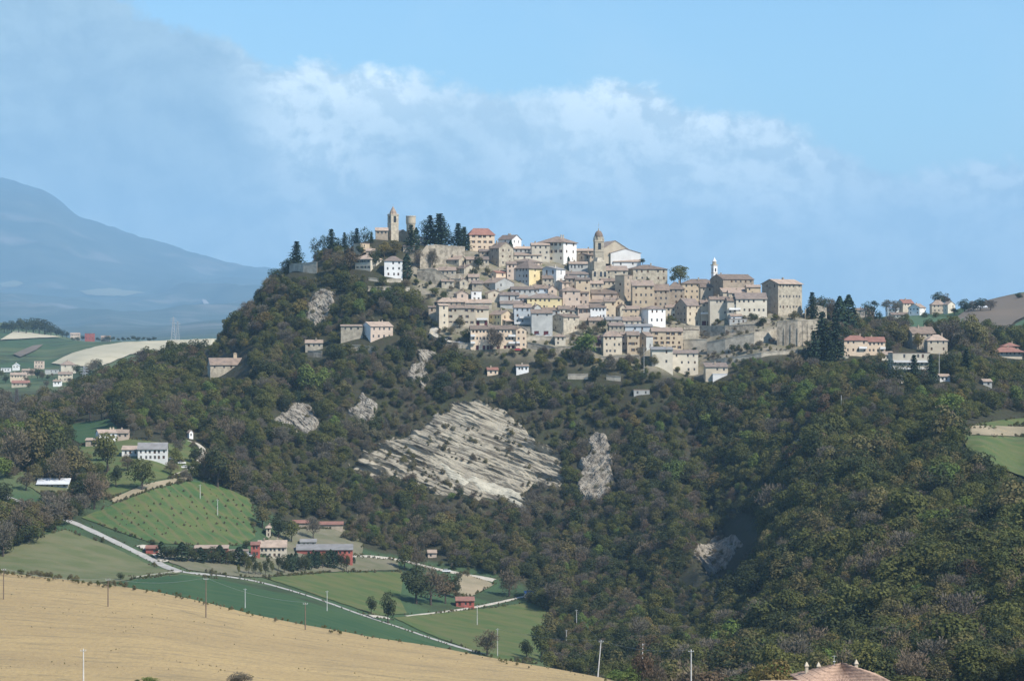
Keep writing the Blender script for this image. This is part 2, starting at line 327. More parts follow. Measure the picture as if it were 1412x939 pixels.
cpx = sorted(COLS); K = len(COLS[0])
assert all(len(COLS[c]) == K for c in cpx), [(c, len(COLS[c])) for c in cpx if len(COLS[c]) != K]
KY = np.array([[p[0] for p in COLS[c]] for c in cpx], float); KZ = np.array([[p[1] for p in COLS[c]] for c in cpx], float)
grid_px = np.concatenate([[-6000,-4000,-2500,-1500], np.arange(-900, -100, 40), np.arange(-100, 1513, 4), np.arange(1550, 2400, 40), [2900,4000,5500,7400]]).astype(float)
grid_Y = np.concatenate([[2,30,80,150,230,320,400,460], np.arange(500, 860, 6), np.arange(860, 1720, 3), np.arange(1720, 3500, 16), np.geomspace(3500, 39000, 110)])
TZ = np.zeros((len(grid_px), len(grid_Y)))
for i, p in enumerate(grid_px):
    pc = min(max(p, cpx[0]), cpx[-1])
    ky = np.array([pchip(cpx, KY[:, k], pc) for k in range(K)]); kp = np.array([pchip(cpx, KZ[:, k], pc) for k in range(K)])
    kz = (CY-kp)/F*ky
    ky = np.concatenate([[2, 150, 320], ky]); kz = np.concatenate([[-2.2, -30, min(-50, kz[0]+4)], kz])
    TZ[i] = pchip(ky, kz, grid_Y)
TP0 = CY-F*TZ/grid_Y[None, :]          # elevation marks before roughening
GP, GY = np.meshgrid(grid_px, grid_Y, indexing='ij'); GX = (GP-CX)/F*GY
HILL = [(283,520),(300,478),(340,432),(395,372),(480,352),(560,400),(596,480),(650,492),(800,512),(960,525),(1130,482),(1412,530),(1520,530),(2200,520),(2200,1100),(900,1100),(760,850),(700,815),(640,790),(480,745),(350,700),(340,650),(270,620),(240,560)]
rough = (inpoly(GP, TP0, HILL) & (GY > 840) & (GY < 1700)).astype(float)
def blur(a, n):
    for _ in range(n):
        b = a.copy(); b[1:-1] = (a[:-2]+a[1:-1]*2+a[2:])/4; a = b.copy(); a[:, 1:-1] = (b[:, :-2]+b[:, 1:-1]*2+b[:, 2:])/4
    return a
roughb = blur(rough, 10)
TZ += roughb*(fbm(GX/75, GY/75, 3, 4)*7.0 + fbm(GX/18, GY/18, 9, 3)*1.6)
far = np.clip((GY-10000)/9000, 0, 1)
TZ += far*(fbm(GX/3600, GY/3600, 5, 5)*150 - np.abs(fbm(GX/1300, GY/3600, 21, 5))*240)
mid = np.clip((GY-1800)/600, 0, 1)*np.clip((6500-GY)/2000, 0, 1)
TZ += mid*fbm(GX/260, GY/260, 8, 3)*3.0
fore = (GY < 760)*(GY > 300)
TZ += fore*fbm(GX/60, GY/60, 31, 3)*0.8
TP = CY-F*TZ/grid_Y[None, :]

def col_z(px):
    j = np.clip(np.searchsorted(grid_px, px)-1, 0, len(grid_px)-2); t = (px-grid_px[j])/(grid_px[j+1]-grid_px[j])
    return TP[j]*(1-t)+TP[j+1]*t
def hit(px, py, lo=300, hi=36000, fall=True):
    """distance at which the line of sight through a mark meets the ground"""
    c = col_z(px); k = np.where((grid_Y >= lo) & (grid_Y <= hi))[0]; cc = c[k]
    w = np.where(cc <= py)[0]
    if len(w) == 0: return float(grid_Y[k[np.argmin(cc)]])
    i = w[0]
    if i == 0: return float(grid_Y[k[0]])
    a, b = cc[i-1], cc[i]; t = (a-py)/(a-b) if a != b else 0
    return float(grid_Y[k[i-1]]*(1-t)+grid_Y[k[i]]*t)
def hits(px, py, lo=300, hi=36000):
    px = np.asarray(px, float); py = np.asarray(py, float); out = np.zeros(px.shape)
    k = np.where((grid_Y >= lo) & (grid_Y <= hi))[0]; gy = grid_Y[k]
    for s in range(0, len(px), 4000):
        p = px[s:s+4000]; q = py[s:s+4000]
        j = np.clip(np.searchsorted(grid_px, p)-1, 0, len(grid_px)-2); t = ((p-grid_px[j])/(grid_px[j+1]-grid_px[j]))[:, None]
        C = TP[j][:, k]*(1-t)+TP[j+1][:, k]*t
        m = C <= q[:, None]; has = m.any(1); i = np.where(has, m.argmax(1), C.argmin(1)); i1 = np.maximum(i-1, 0)
        r = np.arange(len(p)); a = C[r, i1]; b = C[r, i]; tt = np.where(has & (i > 0) & (np.abs(a-b) > 1e-9), (a-q)/np.where(np.abs(a-b) < 1e-9, 1, a-b), 1.0)
        out[s:s+4000] = gy[i1]*(1-tt)+gy[i]*tt
    return out
def tz(x, Y):
    x = np.asarray(x, float); Y = np.asarray(Y, float); p = CX+F*x/Y
    j = np.clip(np.searchsorted(grid_px, p)-1, 0, len(grid_px)-2); t = (p-grid_px[j])/(grid_px[j+1]-grid_px[j])
    i = np.clip(np.searchsorted(grid_Y, Y)-1, 0, len(grid_Y)-2); u = (Y-grid_Y[i])/(grid_Y[i+1]-grid_Y[i])
    return (TZ[j, i]*(1-t)+TZ[j+1, i]*t)*(1-u)+(TZ[j, i+1]*(1-t)+TZ[j+1, i+1]*t)*u
def at(px, py, Y): return Vector(((px-CX)/F*Y, Y, (CY-py)/F*Y))
def ground(px, py, lo=300, hi=36000):
    Y = hit(px, py, lo, hi); x = (px-CX)/F*Y
    return Vector((x, Y, float(tz(x, Y))))

# ------------------------------------------------------------ ground sheet
TOWN = [(585,345),(650,338),(740,350),(860,362),(930,390),(1050,398),(1130,430),(1130,480),(1040,490),(980,520),(860,510),(800,500),(720,492),(640,480),(592,465),(600,420),(570,400),(560,360)]
def ground_material():
    m = bpy.data.materials.new('ground_cover'); m.use_nodes = True; t = m.node_tree; b = t.nodes['Principled BSDF']
    b.inputs['Roughness'].default_value = 0.95; b.inputs['Specular IOR Level'].default_value = 0.1
    geo = t.nodes.new('ShaderNodeNewGeometry')
    def noise(s, d=5, st=(1,1,1), lo=.35, hi=.65):
        vm = t.nodes.new('ShaderNodeVectorMath'); vm.operation = 'MULTIPLY'; vm.inputs[1].default_value = st; t.links.new(geo.outputs['Position'], vm.inputs[0])
        n = t.nodes.new('ShaderNodeTexNoise'); n.inputs['Scale'].default_value = s; n.inputs['Detail'].default_value = d; n.inputs['Roughness'].default_value = .6
        t.links.new(vm.outputs[0], n.inputs['Vector'])
        r = t.nodes.new('ShaderNodeMapRange'); r.inputs[1].default_value = lo; r.inputs[2].default_value = hi; t.links.new(n.outputs[0], r.inputs[0]); return r.outputs[0]
    def mx(f, a, b2):
        n = t.nodes.new('ShaderNodeMix'); n.data_type = 'RGBA'
        for s, v in ((n.inputs[0], f), (n.inputs[6], a), (n.inputs[7], b2)):
            if isinstance(v, tuple): s.default_value = (*v, 1)
            else: t.links.new(v, s)
        return n.outputs[2]
    at_ = t.nodes.new('ShaderNodeAttribute'); at_.attribute_name = 'land_cover'
    se = t.nodes.new('ShaderNodeSeparateColor'); t.links.new(at_.outputs['Color'], se.inputs[0]); al = at_.outputs['Alpha']
    fl = mx(noise(.05), mx(noise(.3), (.040,.042,.024), (.060,.050,.036)), mx(noise(.4), (.050,.058,.028), (.036,.034,.022)))
    tw = mx(noise(.12), mx(noise(.5), (.30,.265,.205), (.21,.185,.15)), mx(noise(.3), (.115,.12,.06), (.19,.165,.12)))
    tan = mx(noise(.02, 6, (1,2.2,1)), (.385,.285,.14), (.31,.23,.118))
    tan = mx(noise(.16, 8, (.5,2.6,1), .50, .70), tan, (.235,.185,.105))
    tan = mx(noise(1.4, 8, (.6,1.6,1), .50, .72), tan, (.235,.18,.115))
    gr = mx(noise(.004, 4, (1,1,1), .45, .55), (.055,.095,.045), (.10,.125,.06)); gr = mx(noise(.02, 6, (1,1,1), .5, .62), gr, (.045,.062,.032))
    c = mx(se.outputs[0], fl, tw); c = mx(se.outputs[1], c, tan); c = mx(se.outputs[2], c, gr)
    mo = mx(noise(.002, 6), (.075,.09,.07), (.04,.058,.045)); mo = mx(noise(.0012, 8, (1,1,2), .55, .68), mo, (.16,.15,.13))
    c = mx(al, c, mo)
    t.links.new(c, b.inputs['Base Color'])
    n2 = t.nodes.new('ShaderNodeTexNoise'); n2.inputs['Scale'].default_value = .8; n2.inputs['Detail'].default_value = 6; t.links.new(geo.outputs['Position'], n2.inputs['Vector'])
    bp = t.nodes.new('ShaderNodeBump'); bp.inputs['Distance'].default_value = .35; t.links.new(n2.outputs[0], bp.inputs['Height']); t.links.new(bp.outputs[0], b.inputs['Normal'])
    return m
def build_ground():
    nI, nJ = GP.shape
    v = np.stack([GX.ravel(), GY.ravel(), TZ.ravel()], 1)
    ii, jj = np.meshgrid(np.arange(nI-1), np.arange(nJ-1), indexing='ij'); a = (ii*nJ+jj).ravel()
    f = np.stack([a, a+nJ, a+nJ+1, a+1], 1)
    me = bpy.data.meshes.new('ground'); me.vertices.add(len(v)); me.vertices.foreach_set('co', v.ravel())
    me.loops.add(f.size); me.loops.foreach_set('vertex_index', f.ravel()); me.polygons.add(len(f))
    me.polygons.foreach_set('loop_start', np.arange(0, f.size, 4)); me.polygons.foreach_set('use_smooth', np.ones(len(f), bool))
    me.update(calc_edges=True)
    town = blur((inpoly(GP, TP, TOWN) & (GY > 1380) & (GY < 1700)).astype(float), 3)
    crest = np.interp(GP, [0,200,400,600,800,900,1000], [725,712,690,672,650,560,480])
    tan = np.clip((crest+25-GY)/12, 0, 1)*np.clip((980-GP)/60, 0, 1)
    vall = np.clip((GY-crest-10)/20, 0, 1)*np.clip((1000-GY)/40, 0, 1)*np.clip((860-GP)/100, 0, 1)
    gr = np.maximum(np.clip((GY-1950)/120, 0, 1), vall)
    # meadow floor on the valley side, left
    MEAD = [(-200,640),(0,640),(60,650),(110,700),(200,660),(280,655),(345,690),(420,740),(560,770),(700,790),(760,840),(760,1100),(-200,1100)]
    mead = blur((inpoly(GP, TP, MEAD) & (GY > 760) & (GY < 1330)).astype(float), 2)
    gr = np.maximum(gr, mead)
    mo = np.clip((GY-6000)/3000, 0, 1)
    colr = np.stack([town, tan, gr, mo], -1).reshape(-1, 4).astype(np.float32)
    at_ = me.color_attributes.new('land_cover', 'FLOAT_COLOR', 'POINT'); at_.data.foreach_set('color', colr.ravel())
    me.materials.append(ground_material())
    o = bpy.data.objects.new('ground', me); COL.objects.link(o); tag(o, kind='structure')
build_ground()

def dens(poly, step):
    out = []
    for i in range(len(poly)):
        a = Vector(poly[i]); b = Vector(poly[(i+1) % len(poly)]); n = max(1, int((b-a).length/step))
        out += [tuple(a.lerp(b, k/n)) for k in range(n)]
    return out
DRAPED = []
def drape(name, poly, m, step=6, off=.3, lo=860, hi=36000, kind='structure', wob=1.2):
    b = dens(poly, step)
    if hi > 10000 and lo == 860: DRAPED.append(poly)
    if wob:
        b = [(x+(vnoise(x/9., y/9., 5)-.5)*2*wob, y+(vnoise(x/9.+50, y/9., 6)-.5)*wob) for x, y in b]
        b = [(float(x), float(y)) for x, y in b]
    xs = [p[0] for p in b]; ys = [p[1] for p in b]
    gx, gy = np.meshgrid(np.arange(min(xs)+step/2, max(xs), step), np.arange(min(ys)+step*.2, max(ys), step*.4)); gx = gx.ravel(); gy = gy.ravel()
    k = inpoly(gx, gy, b); pts = b+[(float(x), float(y)) for x, y in zip(gx[k], gy[k])]
    n = len(b)
    vo, eo, fo, *_ = delaunay_2d_cdt([Vector(p) for p in pts], [(i, (i+1) % n) for i in range(n)], [], 0, 1e-4)
    cx = np.array([[vo[i][0] for i in f] for f in fo]).mean(1); cy = np.array([[vo[i][1] for i in f] for f in fo]).mean(1)
    ins = inpoly(cx, cy, b)
    P = np.array([(v[0], v[1]) for v in vo]); Y = hits(P[:, 0], P[:, 1], lo, hi); X = (P[:, 0]-CX)/F*Y; Z = tz(X, Y)+off
    fs = []
    for f, q in zip(fo, ins):
        if not q: continue
        yy = Y[list(f)]
        if yy.max()-yy.min() > 60 and yy.min() < 2000: continue
        fs.append(tuple(f))
    o = mesh_obj(name, np.stack([X, Y, Z], 1), fs, m, smooth=True)
    bm = bmesh.new(); bm.from_mesh(o.data); bmesh.ops.recalc_face_normals(bm, faces=bm.faces)
    if sum(f.normal.z for f in bm.faces) < 0: bmesh.ops.reverse_faces(bm, faces=bm.faces)
    loose = [v for v in bm.verts if not v.link_faces]; bmesh.ops.delete(bm, geom=loose, context='VERTS')
    bm.to_mesh(o.data); bm.free()
    return tag(o, kind=kind)
FM = {
 'olive': mat('olive_meadow', (.135,.140,.070), (.100,.118,.050), .045, lo=.42, hi=.6, detail=8, stretch=(1,2,1), bump=.1, bscale=1),
 'wheat': mat('young_wheat', (.030,.074,.030), (.046,.088,.034), .05, lo=.4, hi=.6, detail=8, stretch=(1,3,1), bump=.1, bscale=1.5),
 'vine':  mat('orchard_grass', (.052,.100,.032), (.105,.128,.040), .07, detail=8, bump=.15, bscale=1, lo=.4, hi=.62),
 'lawn':  mat('meadow_grass', (.072,.108,.034), (.110,.122,.044), .05, lo=.42, hi=.58, detail=8, stretch=(1,2,1), bump=.1, bscale=1),
 'dry':   mat('dry_grass', (.185,.165,.115), (.12,.125,.07), .08, bump=.1, bscale=1),
 'earth': mat('bare_earth', (.33,.27,.18), (.23,.20,.13), .06, bump=.1, bscale=1),
 'tanfar': mat('far_stubble', (.52,.46,.32), (.42,.38,.27), .01, stretch=(1,.3,1)),
 'brownfar': mat('far_ploughed', (.17,.135,.10), (.13,.11,.085), .01),
 'greenfar': mat('far_wheat', (.055,.105,.05), (.075,.12,.06), .008),
 'road':  mat('pale_gravel_road', (.40,.385,.355), (.29,.28,.255), .35, detail=8),
 'track': mat('white_gravel_track', (.50,.46,.385), (.36,.33,.275), .35, detail=8),
 'litter': mat('woodland_floor', (.10,.078,.058), (.07,.06,.042), .1),
}
drape('meadow_field', [(-60,780),(0,762),(30,746),(90,731),(150,752),(215,783),(248,791),(200,796),(158,803),(60,806),(-60,800)], FM['olive'])
drape('wheat_field', [(160,803),(250,793),(300,799),(400,822),(520,862),(630,900),(560,893),(430,870),(285,840),(200,820)], FM['wheat'])
drape('orchard_field', [(113,714),(160,694),(210,676),(262,664),(300,668),(348,690),(352,742),(330,752),(262,752),(205,748),(160,732)], FM['vine'])
drape('farm_meadow', [(365,797),(450,790),(556,789),(552,826),(562,846),(520,850),(470,832),(410,812)], FM['lawn'])
drape('lower_meadow', [(543,852),(600,846),(680,838),(742,830),(756,846),(750,880),(740,915),(690,912),(640,893),(580,870)], FM['lawn'])
drape('farm_yard', [(213,763),(300,770),(480,767),(548,773),(550,786),(450,789),(365,796),(330,796),(260,786),(225,772)], FM['dry'])
drape('hamlet_meadow', [(108,616),(125,612),(180,606),(236,612),(258,606),(276,620),(262,654),(205,664),(150,688),(130,672),(150,650),(112,634)], FM['lawn'])
drape('farm_yard', [(370,742),(400,730),(480,730),(500,750),(500,766),(400,768),(360,756)], FM['dry'], wob=2)
drape('bank_meadow', [(28,664),(50,650),(110,672),(104,688),(60,684)], FM['olive'], wob=2)
drape('clearing', [(90,600),(100,585),(150,578),(162,590),(150,604),(110,612)], FM['wheat'], wob=.8)
drape('earth_bank', [(150,690),(200,668),(262,656),(262,662),(205,676),(160,694)], FM['earth'], wob=.8)
drape('earth_bank', [(628,800),(640,792),(668,800),(682,806),(650,822),(630,824)], FM['earth'])
drape('field_strip', [(1322,592),(1345,585),(1380,580),(1440,574),(1440,588),(1400,588),(1345,592)], FM['lawn'], wob=.5)
drape('bare_strip', [(1322,594),(1345,588),(1400,589),(1440,590),(1440,604),(1380,602),(1325,600)], FM['earth'], off=.5, wob=.5)
drape('hillside_field', [(1324,602),(1380,604),(1440,606),(1440,668),(1400,656),(1360,640),(1335,622)], FM['lawn'], wob=1, off=.9)
drape('stubble_field', [(70,502),(100,488),(132,479),(170,473),(240,470),(300,468),(296,478),(240,482),(180,490),(140,506),(100,506)], FM['tanfar'], lo=2000, off=1.0, wob=1)
drape('ploughed_field', [(1318,440),(1345,420),(1390,409),(1440,404),(1440,425),(1400,445),(1370,470),(1330,465)], FM['brownfar'], lo=1700, off=1.2, wob=.5)
drape('far_wheat_field', [(1378,470),(1400,449),(1440,428),(1440,470),(1400,480)], FM['greenfar'], lo=1500, off=1.2, wob=.5)
drape('far_wheat_field', [(1182,440),(1240,438),(1330,440),(1320,452),(1180,456)], FM['greenfar'], lo=1700, off=1.2, wob=.5)
drape('far_stubble_strip', [(0,470),(20,458),(50,461),(85,466),(60,467)], FM['tanfar'], lo=2000, off=1.5, wob=.5)
drape('far_stubble_strip', [(18,490),(45,478),(60,476),(50,484),(28,494)], FM['brownfar'], lo=2000, off=1.5, wob=.5)

def rows_on(m, ang, period, amt, col):
    """drilled crop rows: bands of another growth across the field, as real colour of the crop"""
    t = m.node_tree; b = t.nodes['Principled BSDF']; src = b.inputs['Base Color'].links[0].from_socket
    geo = t.nodes.new('ShaderNodeNewGeometry'); dp = t.nodes.new('ShaderNodeVectorMath'); dp.operation = 'DOT_PRODUCT'; t.links.new(geo.outputs['Position'], dp.inputs[0]); dp.inputs[1].default_value = (math.cos(ang)/period*6.283, math.sin(ang)/period*6.283, 0)
    n = t.nodes.new('ShaderNodeTexNoise'); n.inputs['Scale'].default_value = .04; n.inputs['Detail'].default_value = 3; t.links.new(geo.outputs['Position'], n.inputs['Vector'])
    a = t.nodes.new('ShaderNodeMath'); a.operation = 'MULTIPLY_ADD'; t.links.new(n.outputs[0], a.inputs[0]); a.inputs[1].default_value = 9; t.links.new(dp.outputs['Value'], a.inputs[2])
    sn = t.nodes.new('ShaderNodeMath'); sn.operation = 'SINE'; t.links.new(a.outputs[0], sn.inputs[0])
    r = t.nodes.new('ShaderNodeMapRange'); r.inputs[1].default_value = .3; r.inputs[2].default_value = 1; r.inputs[3].default_value = 0; r.inputs[4].default_value = amt; t.links.new(sn.outputs[0], r.inputs[0])
    mx = t.nodes.new('ShaderNodeMix'); mx.data_type = 'RGBA'; t.links.new(r.outputs[0], mx.inputs[0]); t.links.new(src, mx.inputs[6]); mx.inputs[7].default_value = (*col, 1); t.links.new(mx.outputs[2], b.inputs['Base Color'])
rows_on(FM['vine'], R(28), 7.0, .55, (.14,.115,.055)); rows_on(FM['wheat'], R(75), 11.0, .35, (.07,.09,.04)); rows_on(FM['lawn'], R(20), 14.0, .3, (.12,.115,.05)); rows_on(FM['olive'], R(60), 12.0, .3, (.17,.15,.085)); rows_on(FM['tanfar'], R(20), 30.0, .4, (.36,.33,.22))
drape('quarry_scar', [(279,414),(284,415),(290,422),(300,429),(312,432),(318,436),(300,436),(286,431)], mat('quarry_stone', (.36,.33,.30)), lo=19000, off=6, wob=1, step=4)
drape('far_pale_field', [(0,392),(18,388),(34,392),(20,397),(4,398)], mat('far_pasture', (.20,.20,.13)), lo=19000, off=6, wob=2, step=5)
drape('far_pale_field', [(110,402),(150,398),(200,404),(170,409),(120,408)], MATS['far_pasture'], lo=19000, off=6, wob=2, step=5)
def road(name, pts, w, m, lo=860, hi=36000, off=.35, n=10):
    """a strip of road draped on the ground; pts are marks"""
    fine = []
    for i in range(len(pts)-1):
        p0 = pts[max(i-1, 0)]; p1 = pts[i]; p2 = pts[i+1]; p3 = pts[min(i+2, len(pts)-1)]
        for k in range(n):
            t = k/n
            fine.append(tuple(.5*((2*p1[d])+(-p0[d]+p2[d])*t+(2*p0[d]-5*p1[d]+4*p2[d]-p3[d])*t*t+(-p0[d]+3*p1[d]-3*p2[d]+p3[d])*t**3) for d in (0, 1)))
    fine.append(pts[-1])
    g = []
    for x, y in fine:
        Y = hit(x, y, lo, hi); g.append(Vector(((x-CX)/F*Y, Y)))
    for _ in range(2): g = [g[0]]+[(g[i-1]+g[i]*2+g[i+1])/4 for i in range(1, len(g)-1)]+[g[-1]]
    v = []; f = []
    for i, p in enumerate(g):
        d = (g[min(i+1, len(g)-1)]-g[max(i-1, 0)]); d = d.normalized() if d.length else Vector((1, 0)); q = Vector((-d.y, d.x))
        ww = w*(1+.08*math.sin(i*.9))
        for s in (-.5, 0, .5):
            a = p+q*ww*s; v.append((a.x, a.y, float(tz(a.x, a.y))+(off if s == 0 else .10)))
        if i: b = 3*i; f += [(b-3, b, b+1, b-2), (b-2, b+1, b+2, b-1)]
    o = mesh_obj(name, v, f, m, smooth=True)
    return tag(o, kind='structure'), g
ROADS = []
def rd(*a, **k):
    o, g = road(*a, **k); ROADS.append((g, a[2])); return o
rd('road', [(-60,668),(0,678),(10,686),(40,697),(70,710),(100,720),(140,738),(190,762),(245,787),(300,793),(360,803),(430,823),(500,848),(560,868),(620,888),(680,905)], 4.0, FM['road'])
rd('track', [(180,797),(215,792),(245,788)], 4.0, FM['track'], off=.4)
rd('track', [(478,768),(520,768),(560,774),(600,784),(640,792),(682,800)], 4.5, FM['track'], off=.4)
rd('track', [(742,818),(715,824),(690,830),(650,838),(600,845),(560,850)], 2.2, FM['track'], off=.4)
rd('track', [(196,752),(215,762),(232,775)], 6, FM['track'], off=.45)
rd('track', [(508,849),(522,850),(535,852)], 4, FM['track'], off=.45)
rd('road', [(606,449),(598,456),(599,464),(612,471),(636,476),(656,479)], 4.5, FM['track'], lo=1350, hi=1650)
rd('track', [(258,608),(272,612),(280,622),(276,634),(262,646),(240,655)], 3.2, FM['track'])

# ------------------------------------------------------------ rock faces
def strata_mat(name, c1, c2, c3, dip, bed):
    m = mat(name, c1, c2, .12, bump=.35, bscale=1.3, detail=8, lo=.38, hi=.62); t = m.node_tree; b = t.nodes['Principled BSDF']
    src = b.inputs['Base Color'].links[0].from_socket
    geo = t.nodes.new('ShaderNodeNewGeometry'); dp = t.nodes.new('ShaderNodeVectorMath'); dp.operation = 'DOT_PRODUCT'; t.links.new(geo.outputs['Position'], dp.inputs[0]); dp.inputs[1].default_value = (dip, 0, 1)
    sp = t.nodes.new('ShaderNodeSeparateXYZ'); t.links.new(geo.outputs['Position'], sp.inputs[0])
    cm = t.nodes.new('ShaderNodeCombineXYZ'); dv = t.nodes.new('ShaderNodeMath'); dv.operation = 'MULTIPLY'; dv.inputs[1].default_value = .055; t.links.new(sp.outputs[0], dv.inputs[0]); t.links.new(dv.outputs[0], cm.inputs[0])
    d2 = t.nodes.new('ShaderNodeMath'); d2.operation = 'DIVIDE'; d2.inputs[1].default_value = bed; t.links.new(dp.outputs['Value'], d2.inputs[0]); t.links.new(d2.outputs[0], cm.inputs[2])
    n = t.nodes.new('ShaderNodeTexNoise'); n.inputs['Scale'].default_value = 1.0; n.inputs['Detail'].default_value = 7; n.inputs['Roughness'].default_value = .65; t.links.new(cm.outputs[0], n.inputs['Vector'])
    r = t.nodes.new('ShaderNodeMapRange'); r.inputs[1].default_value = .51; r.inputs[2].default_value = .58; t.links.new(n.outputs[0], r.inputs[0])
    mx = t.nodes.new('ShaderNodeMix'); mx.data_type = 'RGBA'; t.links.new(r.outputs[0], mx.inputs[0]); t.links.new(src, mx.inputs[6]); mx.inputs[7].default_value = (*c3, 1); t.links.new(mx.outputs[2], b.inputs['Base Color']); return m  # dark bedding bands, painted in also for the shade of crevices
ROCKM = strata_mat('layered_rock', (.365,.328,.252), (.262,.232,.177), (.105,.092,.07), .36, 1.8)
ROCKP = mat('pale_marl', (.47,.44,.35), (.33,.305,.24), .25, bump=.3, bscale=1.5)
ROCKG = strata_mat('grey_rock', (.335,.30,.25), (.22,.195,.16), (.10,.088,.065), -.8, 2.4)
ROCKB = mat('broken_rock', (.31,.28,.23), (.125,.11,.088), .28, bump=.5, bscale=1.0, detail=9, lo=.42, hi=.62)
def rock(name, poly, m, amp=2.0, bed=2.6, dip=.36, step=1.3, sheer=1.0, lo=860, base=.6, blocky=0):
    xs = [p[0] for p in poly]; ys = [p[1] for p in poly]
    if not blocky: step = .95
    gx = np.arange(min(xs)-3, max(xs)+3, step*(1 if blocky else 1.5)); xm = (min(xs)+max(xs))/2; ext = 0 if blocky else abs(dip)*(max(xs)-xm)
    gy = np.arange(min(ys)-3-ext, max(ys)+3+ext, step*.8); A, B = np.meshgrid(gx, gy, indexing='ij'); n0, n1 = A.shape
    if not blocky: B = B+dip*(A-xm)
    wx = A+fbm(A/10, B/10, 43, 4)*10; wy = B+fbm(A/10, B/10, 49, 4)*9
    ins = inpoly(wx, wy, poly); edge = blur(ins.astype(float), 9)
    Y = hits(A.ravel(), B.ravel(), lo, 1700).reshape(A.shape); Y = blur(Y, 3); X = (A-CX)/F*Y; Z = (CY-B)/F*Y
    t = (Z+dip*X)/bed+fbm(X/45, Z/30, 51, 3)*.7+fbm(X/7, Z/7, 52, 2)*.22
    fr = t-np.floor(t); saw = np.where(fr < .14, fr/.14, 1-(fr-.14)/.86); lay = vnoise(np.floor(t)*3.1, X/16., 53)
    lay2 = (lay > .42)*lay
    t2 = t*2.7+fbm(X/12, Z/12, 59, 2); fr2 = t2-np.floor(t2); fr2 = np.where(fr2 < .25, fr2*4, 1-(fr2-.25)/.75)
    zone = np.clip(fbm(X/24, Z/15, 71, 3)*2.2+.75, .15, 1.35)
    if blocky: saw = saw*.3; fr2 = fr2*1.3
    big = vnoise(X/5.5+Z/9, Z/4.2, 73)*1.1+np.floor(vnoise(X/3.6, Z/3+X/9, 75)*4)/4 if blocky else 0
    d = big*amp*.85 + saw*zone*np.clip((lay-.3)*2.2, 0, 1.4)*amp*1.5+fr2*amp*.5*vnoise(X/9., np.floor(t2)*1.7, 61)+np.abs(fbm(X/10, Z/8, 57, 4))*amp*.7+fbm(X/3, Z/2.4, 67, 2)*amp*.18
    d = d*np.clip(edge*1.8-.7, 0, 1)+base-3.4*(1-edge)
    Y2 = Y-d*.62; Z2 = Z+d*.78
    v = np.stack([X, Y2, Z2], -1).reshape(-1, 3)
    f = []
    for i in range(n0-1):
        for j in range(n1-1):
            if ins[i, j] and ins[i+1, j] and ins[i, j+1] and ins[i+1, j+1]:
                q = Y[i:i+2, j:j+2]
                if q.max()-q.min() < 30: a = i*n1+j; f.append((a, a+1, a+n1+1, a+n1))
    used = sorted({k for q in f for k in q}); mp = {k: i for i, k in enumerate(used)}
    o = mesh_obj(name, v[used], [tuple(mp[k] for k in q) for q in f], m)
    return tag(o, kind='structure')
CLIFFS = [
 [(484,652),(490,635),(520,612),(545,603),(560,596),(590,580),(625,558),(655,552),(690,560),(708,575),(730,592),(748,612),(775,635),(784,655),(775,674),(745,672),(718,682),(738,704),(725,708),(690,694),(640,682),(605,684),(572,672),(545,660),(525,666)],
 [(812,600),(840,598),(848,630),(842,680),(825,697),(800,692),(795,660),(798,640),(808,625)],
 [(378,578),(400,556),(430,562),(444,590),(430,606),(400,597)],
 [(478,566),(500,540),(516,556),(518,580),(490,586)],
 [(556,522),(565,500),(590,496),(594,520),(585,538)],
 [(565,484),(600,487),(612,497),(580,498)],
 [(412,432),(440,400),(465,404),(462,430),(446,454),(420,446)],
 [(945,792),(958,757),(985,737),(1012,740),(1026,750),(1008,775),(988,795),(968,804)],
 [(1082,622),(1095,604),(1118,592),(1130,592),(1122,608),(1098,622)],
]
rock('rock_face', CLIFFS[0], ROCKM, 1.6, bed=1.8)
rock('rock_face', CLIFFS[1], ROCKB, 2.0, dip=-1.0, blocky=1)
for c in CLIFFS[2:]: rock('rock_outcrop', c, ROCKB, 1.7, dip=.6, base=.2, blocky=1, lo=1222 if c[0][0] in (945, 1082) else 860)
rock('marl_slope', [(590,636),(606,640),(640,656),(680,668),(722,682),(716,690),(738,706),(722,706),(690,690),(645,672),(612,656)], ROCKP, 1.1, base=1.5)

# ------------------------------------------------------------ houses
def wall_face(mb, o, ux, W_, H_, rects, nin, z0, m=0, depth=.22):
    """an upright wall with real openings; rects in (u0,u1,v0,v1)"""
    us = sorted({0, W_, *[r[0] for r in rects], *[r[1] for r in rects]}); vs = sorted({z0, H_, *[r[2] for r in rects], *[r[3] for r in rects]})
    P = lambda u, v, dn=0: (o[0]+ux[0]*u+nin[0]*dn, o[1]+ux[1]*u+nin[1]*dn, v)
    for i in range(len(us)-1):
        for j in range(len(vs)-1):
            uc = (us[i]+us[i+1])/2; vc = (vs[j]+vs[j+1])/2
            if any(r[0] < uc < r[1] and r[2] < vc < r[3] for r in rects): continue
            mb.quad(P(us[i], vs[j]), P(us[i+1], vs[j]), P(us[i+1], vs[j+1]), P(us[i], vs[j+1]), m)
    for a, b, c, d in rects:
        mb.quad(P(a, c), P(a, c, depth), P(a, d, depth), P(a, d), m); mb.quad(P(b, c, depth), P(b, c), P(b, d), P(b, d, depth), m)
        mb.quad(P(a, c), P(b, c), P(b, c, depth), P(a, c, depth), m); mb.quad(P(a, d, depth), P(b, d, depth), P(b, d), P(a, d), m)
WIN_ME = {}
